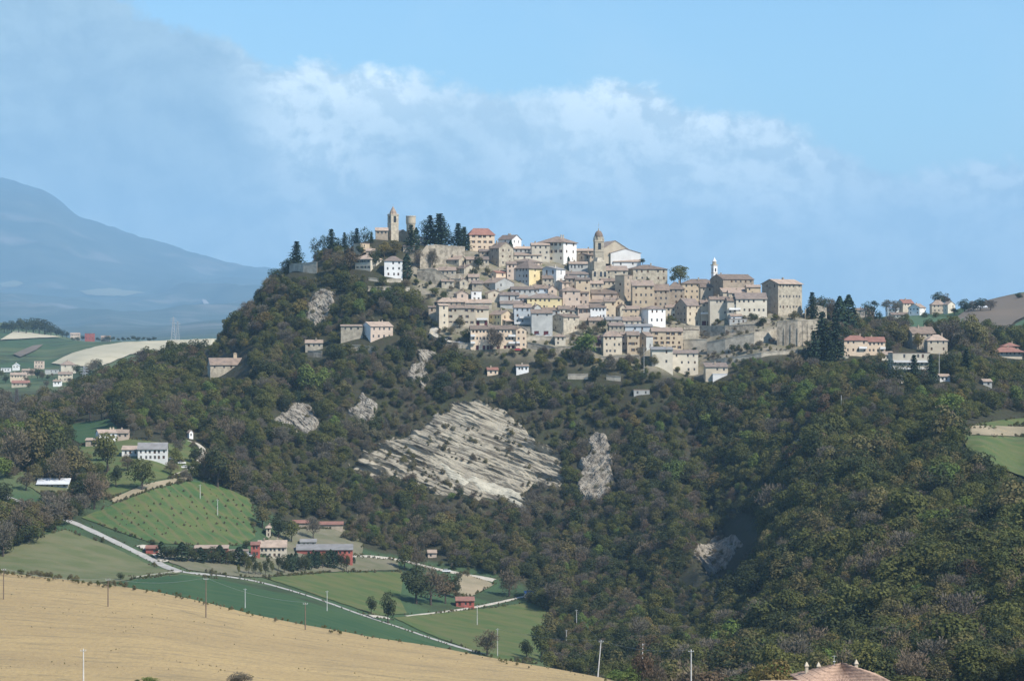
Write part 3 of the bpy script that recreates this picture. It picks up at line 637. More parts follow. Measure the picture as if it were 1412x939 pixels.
def win_mesh(kind):
    if kind in WIN_ME: return WIN_ME[kind]
    mb = MB()
    if kind == 'window_closed':
        mb.box(-.5, -.01, -.03, .0, 0, 1, 2); mb.box(.01, .5, -.03, .0, 0, 1, 2)
    elif kind == 'garage':
        mb.quad((-.5, 0, 0), (.5, 0, 0), (.5, 0, 1), (-.5, 0, 1), 2)
    elif kind == 'door':
        mb.box(-.5, .5, -.04, 0, 0, 1, 2); mb.box(-.02, .02, -.06, -.04, .05, .95, 1)
    else:
        mb.quad((-.5, 0, 0), (.5, 0, 0), (.5, 0, 1), (-.5, 0, 1), 0)
        mb.box(-.5, -.42, -.05, -.001, 0, 1, 1); mb.box(.42, .5, -.05, -.001, 0, 1, 1); mb.box(-.42, .42, -.05, -.001, .94, 1, 1); mb.box(-.42, .42, -.05, -.001, 0, .05, 1)
        mb.box(-.035, .035, -.04, -.001, .05, .94, 1)
    o = mb.build(kind, {'window_closed': [DARK, FRAME, SHUT_B], 'garage': [DARK, FRAME, MAROON], 'door': [DARK, FRAME, DOORM]}.get(kind, [DARK, FRAME]))
    me = o.data; bpy.data.objects.remove(o); WIN_ME[kind] = me; return me
MAROON = mat('maroon_gate_paint', (.12,.03,.035), (.09,.025,.03), 1.0)
SH_ME = {}
def shutter_mesh(m):
    if m.name in SH_ME: return SH_ME[m.name]
    mb = MB(); mb.box(-.5, .5, -.05, 0, 0, 1, 0); o = mb.build('shutter', [m]); me = o.data; bpy.data.objects.remove(o); SH_ME[m.name] = me; return me
def put(name, me, parent, loc, rz=0, sc=(1, 1, 1)):
    o = bpy.data.objects.new(name, me); COL.objects.link(o); o.parent = parent; o.location = loc; o.rotation_euler = (0, 0, rz); o.scale = sc; return o
def openings(W_, H_, r, rows, cols, wh, ww=1.0, door=False, big=False, skip=.12, top=.55):
    """rects over one wall, and what fills each"""
    out = []
    if rows <= 0 or cols <= 0: return out
    pitch = (H_-top)/rows; cw = (W_-1.0)/cols
    for j in range(rows):
        for i in range(cols):
            if r.random() < skip: continue
            uc = .5+cw*(i+.5)+r.uniform(-.12, .12)*cw; h = min(wh*r.uniform(.9, 1.1), pitch*.66); w = min(ww*r.uniform(.9, 1.12), cw*.62)
            if j == rows-1 and rows > 2 and r.random() < .3: h *= .7
            z1 = H_-top-j*pitch; z0 = z1-h; kind = 'window'
            if j == rows-1 and door and i == cols//2: z0 = .05; z1 = min(2.3, pitch*.85); w = 1.2; kind = 'door'
            elif j == rows-1 and big: z0 = .1; z1 = min(2.6, pitch*.85); w = min(2.6, cw*.8); kind = 'garage'
            if z0 < .02: continue
            out.append((uc-w/2, uc+w/2, z0, z1, kind))
    return out
CITY = 'houses of the hilltop town'
def house(label, x0, xc, x1, ye, yb, roof='hip', wc='beige', rc='tile', rows=None, cf=None, cs=None, name='stone_house', cat='house', group=CITY, pitch=.32, over=.5, shut=None,
          door=False, garage=False, chim=1, lo=1300, hi=1700, depth=None, found=5.0, Y=None, balc=None, wside=None, yaw=None, rise=None, skip=.12, ridge=None, wh=1.45, annex=None, parapet=False):
    r = random.Random(int(x0*31+yb*7+x1))
    if Y is None: Y = hit((x0+x1)/2, yb, lo, hi)
    s = Y/F
    if xc is None or xc <= x0+.5:
        th = R(4) if yaw is None else R(yaw); w = (x1-x0)*s; d = depth or min(max(8.0, w*.6), 12); xc = x0
    else:
        a = (xc-x0); b = (x1-xc); th = min(max(math.atan2(a, b*.85), R(14)), R(66)) if yaw is None else R(yaw)
        w = b*s/math.cos(th); d = a*s/math.sin(th)
        if depth: d = depth
    H_ = (yb-ye)*s; c = at(xc, yb, Y); rx = Vector((math.cos(th), math.sin(th), 0)); ly = Vector((-math.sin(th), math.cos(th), 0))
    ctr = c+rx*(w/2)+ly*(d/2)
    root = empty(name, ctr, th); tag(root, label, cat, group)
    st = max(1, round(H_/3.1)) if rows is None else rows
    nf = max(1, round(w/3.1)) if cf is None else cf; ns = max(1, round(d/3.6)) if cs is None else cs
    of = openings(w, H_, r, st, nf, wh, door=door, big=garage, skip=skip); os_ = openings(d, H_, r, st, ns, wh, skip=max(skip, .2))
    mb = MB(); hw, hd = w/2, d/2
    wall_face(mb, (-hw, -hd), (1, 0), w, H_, [q[:4] for q in of], (0, 1), -found)
    wall_face(mb, (-hw, hd), (0, -1), d, H_, [q[:4] for q in os_], (1, 0), -found)
    wall_face(mb, (hw, -hd), (0, 1), d, H_, [], (-1, 0), -found); wall_face(mb, (hw, hd), (-1, 0), w, H_, [], (0, -1), -found)
    rf = MB(); t = .22; ov = over
    rt = rise*s if rise else None
    if roof == 'hip':
        ph = rt or pitch*min(hw, hd)
        if w >= d: A = (-(hw-hd), 0); B = (hw-hd, 0)
        else: A = (0, -(hd-hw)); B = (0, hd-hw)
        k = ph/min(hw, hd); dz = ov*k
        e = [(-hw-ov, -hd-ov), (hw+ov, -hd-ov), (hw+ov, hd+ov), (-hw-ov, hd+ov)]
        lo_ = [(p[0], p[1], H_-dz) for p in e]; up = [(p[0], p[1], H_-dz+t) for p in e]
        a = (A[0], A[1], H_+ph+t); b = (B[0], B[1], H_+ph+t)
        rf.f.append((3, 2, 1, 0)); rf.m.append(0); rf.v += lo_
        for i in range(4): rf.quad(lo_[i], lo_[(i+1) % 4], up[(i+1) % 4], up[i])
        if w >= d: rf.quad(up[0], up[1], b, a); rf.tri(up[1], up[2], b); rf.quad(up[2], up[3], a, b); rf.tri(up[3], up[0], a)
        else: rf.tri(up[0], up[1], a); rf.quad(up[1], up[2], b, a); rf.tri(up[2], up[3], b); rf.quad(up[3], up[0], a, b)
        zc = H_+ph*.55; top = H_+ph
    elif roof in ('gable', 'front'):      # 'gable': ridge along the front; 'front': gable end faces front
        if roof == 'gable':
            off = 0 if ridge is None else ridge; ph = rt or pitch*hd
            mb.tri((-hw, hd, H_), (-hw, -hd, H_), (-hw, off, H_+ph)); mb.tri((hw, -hd, H_), (hw, hd, H_), (hw, off, H_+ph))
            k = ph/hd
            sec = [(-hd-ov, H_-ov*k), (off, H_+ph), (hd+ov, H_-ov*k)]
            for i in range(2):
                (y0, z0), (y1, z1) = sec[i], sec[i+1]; X0, X1 = -hw-ov*.6, hw+ov*.6
                rf.prism([(X0, y0, z0), (X1, y0, z0), (X1, y1, z1), (X0, y1, z1)], [(X0, y0, z0+t), (X1, y0, z0+t), (X1, y1, z1+t), (X0, y1, z1+t)])
        else:
            ph = rt or pitch*hw; k = ph/hw
            mb.tri((-hw, -hd, H_), (hw, -hd, H_), (0, -hd, H_+ph)); mb.tri((hw, hd, H_), (-hw, hd, H_), (0, hd, H_+ph))
            sec = [(-hw-ov, H_-ov*k), (0, H_+ph), (hw+ov, H_-ov*k)]
            for i in range(2):
                (X0, z0), (X1, z1) = sec[i], sec[i+1]; y0, y1 = -hd-ov*.6, hd+ov*.6
                rf.prism([(X0, y0, z0), (X1, y0, z1), (X1, y1, z1), (X0, y1, z0)], [(X0, y0, z0+t), (X1, y0, z1+t), (X1, y1, z1+t), (X0, y1, z0+t)])
        zc = H_+ph*.5; top = H_+ph
    elif roof == 'shed':                 # one slope, falling to the front
        ph = rt or .25*d
        mb.tri((-hw, hd, H_), (-hw, -hd, H_), (-hw, hd, H_+ph)); mb.tri((hw, -hd, H_), (hw, hd, H_), (hw, hd, H_+ph)); mb.quad((hw, hd, H_), (-hw, hd, H_), (-hw, hd, H_+ph), (hw, hd, H_+ph))
        k = ph/d; X0, X1 = -hw-ov*.6, hw+ov*.6; y0, y1 = -hd-ov, hd+ov; z0 = H_-ov*k; z1 = H_+ph+ov*k
        rf.prism([(X0, y0, z0), (X1, y0, z0), (X1, y1, z1), (X0, y1, z1)], [(X0, y0, z0+t), (X1, y0, z0+t), (X1, y1, z1+t), (X0, y1, z1+t)])
        zc = H_+ph*.5; top = H_+ph
    else:                                # flat with a low parapet
        rf.box(-hw-.15, hw+.15, -hd-.15, hd+.15, H_, H_+.3); zc = H_+.2; top = H_+.3
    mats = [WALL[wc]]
    if wside:                            # side wall takes another colour, on some houses to stand for its shade
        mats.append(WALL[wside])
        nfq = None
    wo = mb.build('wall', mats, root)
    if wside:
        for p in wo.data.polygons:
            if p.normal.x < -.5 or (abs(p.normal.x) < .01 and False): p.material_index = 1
    rf.build('roof', [ROOF[rc]], root)
    sm = {'b': SHUT_B, 'g': SHUT_G}.get(shut)
    for rects, org, rz in ((of, (-hw, -hd), 0), (os_, (-hw, hd), -math.pi/2)):
        for (u0, u1, v0, v1, kind) in rects:
            uc = (u0+u1)/2; W2 = u1-u0; H2 = v1-v0
            if rz == 0: loc = (org[0]+uc, org[1]+.2, v0); fr = lambda du: (org[0]+uc+du, org[1]-.004, v0)
            else: loc = (org[0]+.2, org[1]-uc, v0); fr = lambda du: (org[0]-.004, org[1]-uc-du, v0)
            kk = kind
            if kind == 'window' and r.random() < .18: kk = 'window_closed'
            put({'window_closed': 'window', 'garage': 'garage_door'}.get(kk, kk), win_mesh(kk), root, loc, rz, (W2, 1, H2))
            if sm and kk == 'window':
                for sg in (-1, 1): put('shutter', shutter_mesh(sm), root, fr(sg*(W2*.75)), rz, (W2*.46, 1, H2))
    for k in range(chim):
        mb = MB(); cx = r.uniform(-.6, .6)*hw; cy = r.uniform(-.45, .45)*hd
        mb.box(cx-.35, cx+.35, cy-.3, cy+.3, H_-.1, top+.75); mb.box(cx-.45, cx+.45, cy-.4, cy+.4, top+.75, top+.9); mb.box(cx-.25, cx+.25, cy-.2, cy+.2, top+.9, top+1.15)
        mb.build('chimney', [WALL['brown'] if wc != 'white' else WALL['beige']], root)
    if balc:                              # (u0,u1,z) as shares of the front
        for (u0, u1, zf) in balc:
            mb = MB(); a = -hw+u0*w; b = -hw+u1*w; z = H_*zf
            mb.box(a, b, -hd-1.2, -hd-.003, z-.18, z); mb.box(a, b, -hd-1.2, -hd-1.1, z, z+.95); mb.box(a, a+.1, -hd-1.1, -hd-.003, z, z+.95); mb.box(b-.1, b, -hd-1.1, -hd-.003, z, z+.95)
            mb.build('balcony', [WALL['white']], root)
    if annex:
        for (u0, u1, zt, mt) in annex:    # an awning or lean-to canopy on posts along the front
            a = -hw+u0*w; b = -hw+u1*w; mb = MB()
            mb.prism([(a, -hd-2.4, zt-.7), (b, -hd-2.4, zt-.7), (b, -hd-.003, zt), (a, -hd-.003, zt)], [(a, -hd-2.4, zt-.55), (b, -hd-2.4, zt-.55), (b, -hd-.003, zt+.15), (a, -hd-.003, zt+.15)])
            mb.box(a+.1, a+.3, -hd-2.3, -hd-2.1, -3, zt-.65); mb.box(b-.3, b-.1, -hd-2.3, -hd-2.1, -3, zt-.65)
            mb.build('porch_roof', [ROOF[mt]], root)
    return root, w, d, H_, top
Hs = house
# --- summit and upper rows
Hs('peach three storey villa with red hipped roof beside the dark pines', 644, 647.5, 682, 323, 347, 'hip', 'peach', 'red', 3, 4, 1, shut='b', chim=0, skip=.05, rise=8)
Hs('low house with grey roof and white gabled dormer right of the peach villa', 687, 706, 719, 330, 338, 'front', 'white', 'mauve', 1, 2, 1, rise=6, chim=2)
Hs('tall brown stone house with gable end, below and right of the peach villa', 674.6, 688, 708, 342, 369, 'front', 'stone', 'tile', 3, 2, 2, rise=8, wside='brown')  # brown left wall paints in the shade of that side
Hs('little dark roofed house tucked under the peach villa', 661, None, 677, 347, 358, 'gable', 'brown', 'mauve', 1, 2)
Hs('small grey stone house with pink roof on the upper left terraces', 617, 633, 642, 358, 368, 'front', 'stone', 'tile', 1, 1, 2, rise=5)
Hs('low stone cottage on the left terraces, its roof front dark edged', 606, None, 629, 373, 384, 'shed', 'stone', 'tile', 1, 3)
Hs('plain stone gable house among shrubs on the left terraces', 628, 640, 658, 370, 384, 'front', 'stone', 'tile', 2, 1, 1, rise=5)
Hs('pink roofed grey house just right of the tall brown gable', 708, None, 734, 343, 352, 'gable', 'grey', 'pale', 1, 4)
Hs('cream house with long pink roof above the ochre building', 709, None, 747, 352, 360, 'gable', 'cream', 'pale', 1, 4)
Hs('cream house adjoining the white palazzo on its left', 733, None, 758, 338, 361, 'gable', 'cream', 'pale', 3, 3, skip=.35)
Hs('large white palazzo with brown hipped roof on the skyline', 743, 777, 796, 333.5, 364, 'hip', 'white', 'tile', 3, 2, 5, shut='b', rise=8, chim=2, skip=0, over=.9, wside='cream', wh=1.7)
Hs('long mauve roofed house below the cream houses', 705, 728, 748, 361, 372, 'hip', 'pink', 'mauve', 1, 4, 2)
Hs('pale pink house wedged left of the ochre building', 699, None, 712, 364, 386, 'gable', 'pink', 'tile', 3, 2)
Hs('ochre building with left side greyed for shade and mauve hipped roof', 709, 729.5, 748.5, 369, 395, 'hip', 'yellow', 'mauve', 3, 1, 4, rise=10, wside='grey', skip=.1, over=.8)  # grey left wall is the ochre wall with its shade painted in
Hs('orange fronted house with sloping red roof above the grey gable', 676, 684, 697.5, 376, 388, 'gable', 'peach', 'red', 1, 2, 1)
Hs('pale grey house with broad gable left of the ochre building', 664, 683, 709, 390, 404, 'front', 'grey', 'tile', 1, 2, 1, rise=7, wside='grey')
Hs('red brown house between palazzo and domed tower, upper one', 796, None, 820, 346, 358, 'gable', 'brown', 'pale', 1, 2)
Hs('red brown house against the domed tower with small porch', 798, 806, 821, 352, 366, 'gable', 'brown', 'tile', 2, 2, 1)
Hs('house with blue shadowed loggia under a pink roof left of the tower', 785, None, 811, 364, 376, 'gable', 'grey', 'pale', 1, 5, wh=2.0)
Hs('low dark fronted house under the loggia house', 779, None, 813, 378, 387, 'gable', 'grey', 'mauve', 1, 4)
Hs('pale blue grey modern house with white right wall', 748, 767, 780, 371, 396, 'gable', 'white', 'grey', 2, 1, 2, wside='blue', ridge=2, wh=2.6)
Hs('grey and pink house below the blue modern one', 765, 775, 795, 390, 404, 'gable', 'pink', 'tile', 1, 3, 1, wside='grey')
Hs('tall beige block under the mauve roofs, mid terrace', 794, None, 814, 386, 422, 'gable', 'orange', 'mauve', 4, 2)
Hs('white gabled hall on the right of the domed tower', 832, 842, 884, 349, 366, 'front', 'white', 'pale', 0, 0, 1, rise=6, chim=0, wside='brown')
Hs('brown roofed church nave rising behind the domed tower', 824, 831, 866, 343, 352, 'front', 'beige', 'pale', 0, 0, 0, rise=11, chim=0, name='church_nave', depth=22)
Hs('low white house with small pink roof under the gabled hall', 846, None, 884, 361, 369, 'gable', 'white', 'pale', 1, 2, chim=0)
Hs('long stone convent wing with mauve roof, right part', 863, 873, 921, 371, 391, 'hip', 'stone', 'tile', 2, 6, 1, rise=6, skip=.1)
Hs('lower stone wing with dark roof beside the domed tower', 834, None, 866, 373, 388, 'shed', 'stone', 'tile', 2, 3, rise=6)
Hs('square beige tower house, left face coloured as if lit', 848.5, 861, 873, 380, 417, 'flat', 'brown', 'tile', 4, 1, 1, wside='orange', chim=0, over=.1)  # right wall browned as shaded, left wall paler as if lit
Hs('pink walled house with wide mauve roof left of the square tower house', 816, None, 851, 405, 415, 'shed', 'pink', 'tile', 1, 3, rise=7)
Hs('brown house with pink roof right of the square tower house', 872, None, 902, 394, 434, 'shed', 'orange', 'tile', 4, 4, rise=7, skip=.3)
Hs('tall brown house with four window rows in the middle of the right half', 900, None, 923, 400, 434, 'gable', 'brown', 'tile', 4, 3, rise=8)
Hs('pink brown house stepping back from the tall brown one', 921, None, 944, 398, 430, 'hip', 'brown', 'tile', 4, 3, rise=9)
Hs('wide beige house with white balcony panels and mauve roof', 941, None, 990, 391, 416, 'hip', 'orange', 'tile', 3, 6, rise=6, balc=[(.62, .85, .35)], skip=.2)
Hs('brown chapel building with long mauve roof right of the white belfry', 982, 997, 1041, 385, 400, 'gable', 'brown', 'tile', 1, 6, 1, rise=7, chim=1)
Hs('low house with pink roof right of the brown chapel', 1030, None, 1049, 396, 406, 'gable', 'orange', 'pale', 1, 3)
Hs('flat fronted house with a long pink lean-to roof under the chapel', 997, None, 1049, 403, 411, 'shed', 'beige', 'pale', 0, 0, rise=6, chim=0)
Hs('big palace with grey upper wall and brick base at the right end of town', 1048, 1073, 1109, 391, 436, 'gable', 'stone', 'pale', 3, 7, 2, rise=6, wside='brown', chim=2, over=.9, depth=13, skip=.05)
Hs('brick wing leaning on the left side of the palace', 1060, None, 1074, 397, 432, 'shed', 'brown', 'tile', 2, 1, rise=3, chim=0)
Hs('long cream house with tall mauve roof left of the palace', 1015, None, 1058, 412, 438, 'gable', 'cream', 'mauve', 2, 6, rise=8, skip=.2)
Hs('cream house with weathered balcony right of centre', 1003, None, 1023, 415, 439, 'gable', 'cream', 'tile', 2, 3, rise=5, balc=[(.1, .9, .5)])
Hs('cream plastered house with plain stone base on the right terraces', 979, None, 1004, 413, 444, 'gable', 'cream', 'tile', 2, 4, rise=4, skip=.25)
Hs('house with white balconies above a beige ground floor', 966, None, 983, 418, 449, 'gable', 'beige', 'tile', 3, 2, rise=4, balc=[(0, 1, .52)], garage=True)
Hs('beige house with gable side browned for shade and red mauve roof, arched brown door', 932, 947, 967, 421, 448, 'gable', 'beige', 'mauve', 3, 2, 3, rise=9, wside='brown', door=True)  # brown of the gable side stands for shade on it
Hs('white upper house standing behind the bright white one', 884, 890, 909, 416, 428, 'front', 'white', 'white', 1, 2, 1, rise=3, chim=0)
Hs('bright white house with two window rows, its left side in shade', 883, 894, 918.5, 426, 451, 'hip', 'white', 'mauve', 2, 3, 1, rise=4, skip=0, chim=0, wh=1.6)
# --- middle rows
Hs('long mauve roofed terrace house above the yellow one', 705, None, 742, 399, 409, 'gable', 'grey', 'mauve', 1, 5)
Hs('house with blue tarpaulined loggia on the middle terrace', 738, None, 756, 398, 410, 'shed', 'blue', 'tile', 1, 2)
Hs('small pink gable house on the middle terrace', 752, 756, 768, 399, 412, 'front', 'pink', 'tile', 1, 1, 1, rise=5)
Hs('pink brown house with small hipped roof and maroon garage doors', 771, 776, 800, 401, 428, 'hip', 'pink', 'tile', 3, 4, 1, rise=5, garage=True, skip=.4)
Hs('beige gable house left of the grey white terrace', 669, 673, 692, 404, 418, 'front', 'beige', 'tile', 1, 1, 1, rise=4)
Hs('pale pink tower-like house with small gable on the left', 628, 630, 645.5, 405, 420, 'front', 'pink', 'tile', 1, 1, 1, rise=4, depth=8)
Hs('white stepped terrace house next to the pale pink gable', 650, None, 664, 402, 417, 'flat', 'white', 'tile', 2, 2, chim=0)
Hs('grey white house with two tall windows and mauve roof', 689, None, 716, 407, 421, 'gable', 'grey', 'mauve', 1, 3, rise=4, wh=2.2)
Hs('narrow white house left of the long yellow one', 714, None, 728, 411, 422, 'gable', 'white', 'tile', 1, 2, rise=4)
Hs('long yellow cream house with mauve roof in the middle of town', 727, None, 775, 411, 430, 'hip', 'yellow', 'mauve', 2, 7, rise=6, skip=.25, chim=2)
Hs('low brown house with wide hipped pink roof at the left edge of town', 600, 604, 642, 416, 425, 'hip', 'brown', 'pale', 1, 5, 1, rise=5)
Hs('red brown shed behind the left end block', 591, None, 607, 424, 444, 'shed', 'brown', 'tile', 1, 2, rise=2)
Hs('pink roofed house squeezed behind the long left facade', 642, None, 678, 418, 427, 'shed', 'stone', 'pale', 0, 0, rise=5)
Hs('long beige apartment house at the left end of town', 616, None, 656, 425, 451, 'gable', 'beige', 'tile', 3, 5, rise=4, skip=.2, shut='b', chim=2)
Hs('end block of the beige apartment house, bright right face', 601, 605.5, 618, 421, 454, 'gable', 'beige', 'pale', 3, 1, 2, rise=2, wside='brown', chim=0, wh=1.7)  # left side of the block coloured brown in place of shade
Hs('beige house with small orange balcony left of the yellow gable', 655, None, 674, 426, 449, 'gable', 'beige', 'tile', 2, 3, rise=4, balc=[(.1, .9, .35)], garage=True)
Hs('yellow house with ochre gable end and pink awning', 674, 691, 708.5, 434, 452, 'front', 'orange', 'tile', 2, 2, 3, rise=6, wside='yellow', annex=[(.1, 1.1, 4.4, 'pale')])
Hs('pale blue house with long wooden balcony', 709, None, 733, 424, 449, 'gable', 'blue', 'tile', 3, 3, rise=4, balc=[(.3, 1, .42), (0, 1, .1)])
Hs('mauve roofed grey house behind the wooden balcony house', 690, None, 733, 419, 427, 'gable', 'grey', 'mauve', 0, 0, rise=4)
Hs('grey gable house right of the pale blue one', 733, 737, 746, 424, 434, 'front', 'grey', 'mauve', 1, 1, 1, rise=4)
Hs('grey building with two wide dark openings below', 733, None, 762, 432, 463, 'shed', 'grey', 'tile', 2, 2, rise=5, wh=1.0, garage=True, chim=0, skip=0)
Hs('stone beige house with gable beside the grey open fronted building', 761, 777, 799, 437, 462, 'gable', 'stone', 'tile', 2, 2, 2, rise=4, wside='stone')
Hs('pink shuttered house below the middle terrace', 797, None, 816, 425, 442, 'gable', 'pink', 'tile', 1, 3, rise=4, shut='b', wh=2.2)
Hs('white house with balcony rail below the middle terrace', 814, None, 836, 424, 443, 'gable', 'white', 'tile', 2, 4, rise=4, balc=[(0, .6, .35)])
Hs('pale pink house with long brown roof right of the white balcony house', 834, None, 849, 416, 442, 'shed', 'orange', 'tile', 3, 2, rise=5)
Hs('brown house with small front gable in the centre', 846, 849, 861, 415, 440, 'front', 'orange', 'tile', 3, 2, 1, rise=4)
Hs('long brown roofed house above the pink shuttered one', 806, None, 850, 417, 425, 'shed', 'pink', 'tile', 0, 0, rise=5, chim=1)
Hs('plain beige house left of the bright white one', 858, None, 882, 426, 443, 'gable', 'orange', 'tile', 2, 3, rise=4)
Hs('beige cottage with tiled roof below the plain beige house', 859, None, 884, 442, 451, 'gable', 'beige', 'tile', 1, 3, rise=5)
Hs('white walled house with dull grey roof below the bright white one', 862, None, 900, 450, 462, 'gable', 'blue', 'grey', 1, 4, rise=3, skip=.5)
# --- lowest rows
Hs('pink apartment block with white open garages at the lower edge', 649, None, 711, 454, 483, 'gable', 'peach', 'tile', 3, 12, rise=5, skip=.1, garage=True, balc=[(.84, 1, .33), (.84, 1, .66), (.0, .1, .33), (0, .1, .66)], chim=2, depth=11)
Hs('gabled end of the pink apartment block', 709, 711.5, 726, 455, 482, 'front', 'peach', 'tile', 3, 2, 1, rise=4, balc=[(0, .3, .33)], depth=12)
Hs('small cream tower house standing alone in gardens', 765.5, None, 780, 464, 477, 'hip', 'cream', 'tile', 2, 2, rise=3, depth=6)
Hs('beige house with weathered front right of the pink judas tree', 829, 832, 858, 463, 491, 'hip', 'beige', 'tile', 3, 4, 1, rise=6, skip=.3)
Hs('narrow brown roofed house beside the weathered front', 856, None, 868, 461, 482, 'gable', 'pink', 'tile', 2, 2, rise=3)
Hs('orange beige house with small gable above the bare trees', 865, None, 882, 462, 489, 'gable', 'orange', 'tile', 3, 3, rise=5, shut='b')
Hs('house with gable left side darkened as shade and pale right wall', 880, 891, 901, 463, 484, 'gable', 'grey', 'tile', 2, 1, 1, rise=5, wside='brown')  # shaded gable and lit wall told apart by wall colour
Hs('long orange house with many small windows on the lower right', 899, None, 942, 457, 483, 'gable', 'orange', 'tile', 4, 5, rise=5, shut='b', skip=.15)
Hs('plain stone annex right of the long orange house', 941, None, 964, 455, 467, 'flat', 'stone', 'tile', 0, 0, chim=0)
Hs('cream low house with flat grey roof at the lower right', 899, None, 928, 482, 509, 'shed', 'cream', 'grey', 2, 2, rise=3, over=.8, skip=.3)
Hs('cream three storey house at the lower right edge of town', 927, None, 963, 487, 517, 'gable', 'cream', 'mauve', 3, 4, rise=4, skip=.15)
# --- small houses filling the rows
for a in [
 ('small beige house in the gap below the left terraces', 646, None, 661, 382, 393, 'gable', 'beige', 'tile', 1, 2),
 ('stone hut with lean-to roof low on the left terraces', 609, None, 626, 388, 398, 'shed', 'stone', 'tile', 1, 2),
 ('narrow stone house left of the broad grey gable', 651, None, 666, 391, 402, 'gable', 'stone', 'mauve', 1, 2),
 ('small stone cottage above the pale pink gable', 630, 634, 646, 388, 400, 'front', 'stone', 'tile', 1, 1, 1),
 ('ruined stone cottage high on the left terraces', 590, None, 604, 374, 384, 'gable', 'stone', 'pale', 1, 1),
 ('low stone house under the bastion wall', 643, None, 660, 358, 368, 'shed', 'stone', 'tile', 1, 2),
 ('mauve roofed stone house left of the tall brown gable', 656, None, 674, 358, 370, 'gable', 'stone', 'mauve', 1, 3),
 ('beige house with flat loggia right of the ochre building', 748, None, 762, 384, 398, 'gable', 'beige', 'tile', 2, 2),
 ('brown house tucked between blue modern house and beige block', 780, None, 796, 384, 402, 'gable', 'brown', 'mauve', 2, 2),
 ('stone house right of the beige block under the church apse', 813, None, 832, 391, 406, 'gable', 'stone', 'pale', 1, 3),
 ('beige house with three windows below the church apse', 830, None, 849, 388, 402, 'shed', 'beige', 'tile', 1, 3),
 ('small pink house behind the pink brown one', 797, None, 812, 404, 424, 'gable', 'pink', 'tile', 2, 2),
 ('stone house left of the plain beige one, dark gable', 850, 855, 863, 424, 443, 'front', 'stone', 'mauve', 2, 1, 1),
 ('low brown house in the gardens below the white balconies', 812, None, 832, 442, 450, 'gable', 'brown', 'tile', 1, 2),
 ('low stone store below the brown small gabled house', 836, None, 858, 441, 450, 'shed', 'stone', 'grey', 1, 2),
 ('beige house wall to wall with the weathered front', 840, None, 860, 449, 463, 'gable', 'stone', 'mauve', 1, 3),
 ('beige row house right of the bright white one, upper', 918, None, 934, 424, 440, 'gable', 'beige', 'tile', 2, 2),
 ('brown row house above the bright white one', 908, None, 922, 408, 426, 'gable', 'brown', 'tile', 2, 2),
 ('small white shed under the weathered balcony house', 1008, None, 1024, 436, 444, 'shed', 'white', 'tile', 1, 2),
 ('stone house with pale roof behind the cream low roofs', 1005, None, 1022, 404, 414, 'gable', 'beige', 'pale', 1, 2),
 ('beige house between belfry chapel and wide beige house', 966, None, 984, 396, 418, 'gable', 'beige', 'tile', 2, 2),
 ('stone lean-to on the left of the wide beige house', 944, None, 960, 408, 424, 'shed', 'stone', 'tile', 1, 2),
 ('grey stone house below the yellow cream one', 748, None, 772, 428, 438, 'shed', 'grey', 'tile', 1, 3),
 ('pale house with two windows between yellow and pink brown houses', 770, None, 786, 426, 439, 'gable', 'cream', 'tile', 1, 2),
 ('brown house just under the pink brown garages', 783, None, 799, 428, 440, 'shed', 'stone', 'mauve', 1, 2),
 ('beige house above the pale blue balcony one', 722, None, 742, 418, 427, 'gable', 'beige', 'mauve', 1, 3),
 ('dark porch and terrace roof at the right of the cream house', 1006, None, 1030, 440, 446, 'flat', 'grey', 'mauve', 1, 3),
]: Hs(*a, rise=a[6] != 'flat' and 4 or None)
# --- left summit group
SUM = 'buildings on the wooded summit'
Hs('cream villa with pinkish hipped roof among the summit trees', 489, 511, 525, 357, 375, 'hip', 'cream', 'pale', 2, 2, 4, group=SUM, rise=7, wside='cream', shut='g', name='villa')
Hs('white villa with dark roof on the wooded summit', 530, None, 555, 359.5, 384, 'hip', 'white', 'mauve', 3, 3, group=SUM, rise=6, name='villa', skip=.1, chim=0)
Hs('roofless ruined house of pinkish stone above the cream villa', 487, 497, 509, 336, 352, 'flat', 'orange', 'tile', 1, 1, 0, group=SUM, chim=0, name='ruined_house')
Hs('small outbuilding with tiled roof behind the cream villa', 505, None, 517, 346, 357, 'gable', 'brown', 'pale', 0, 0, group=SUM, rise=3)
Hs('low church nave left of the pointed bell tower', 518, None, 535, 318, 331, 'gable', 'brown', 'pale', 1, 3, group=SUM, rise=4, name='church_nave', cat='church', chim=0)
Hs('stone church nave right of the pointed bell tower', 545, 548, 564, 323, 332, 'front', 'stone', 'pale', 0, 0, group=SUM, rise=6, name='church_nave', cat='church', chim=0, depth=16)
Hs('white walled store half hidden under the summit pines', 576, None, 590, 327, 336, 'flat', 'white', 'tile', 0, 0, group=SUM, chim=0)
Hs('dark roofed house on the summit below the ruined one', 556, None, 572, 340, 350, 'gable', 'stone', 'mauve', 0, 0, group=SUM)
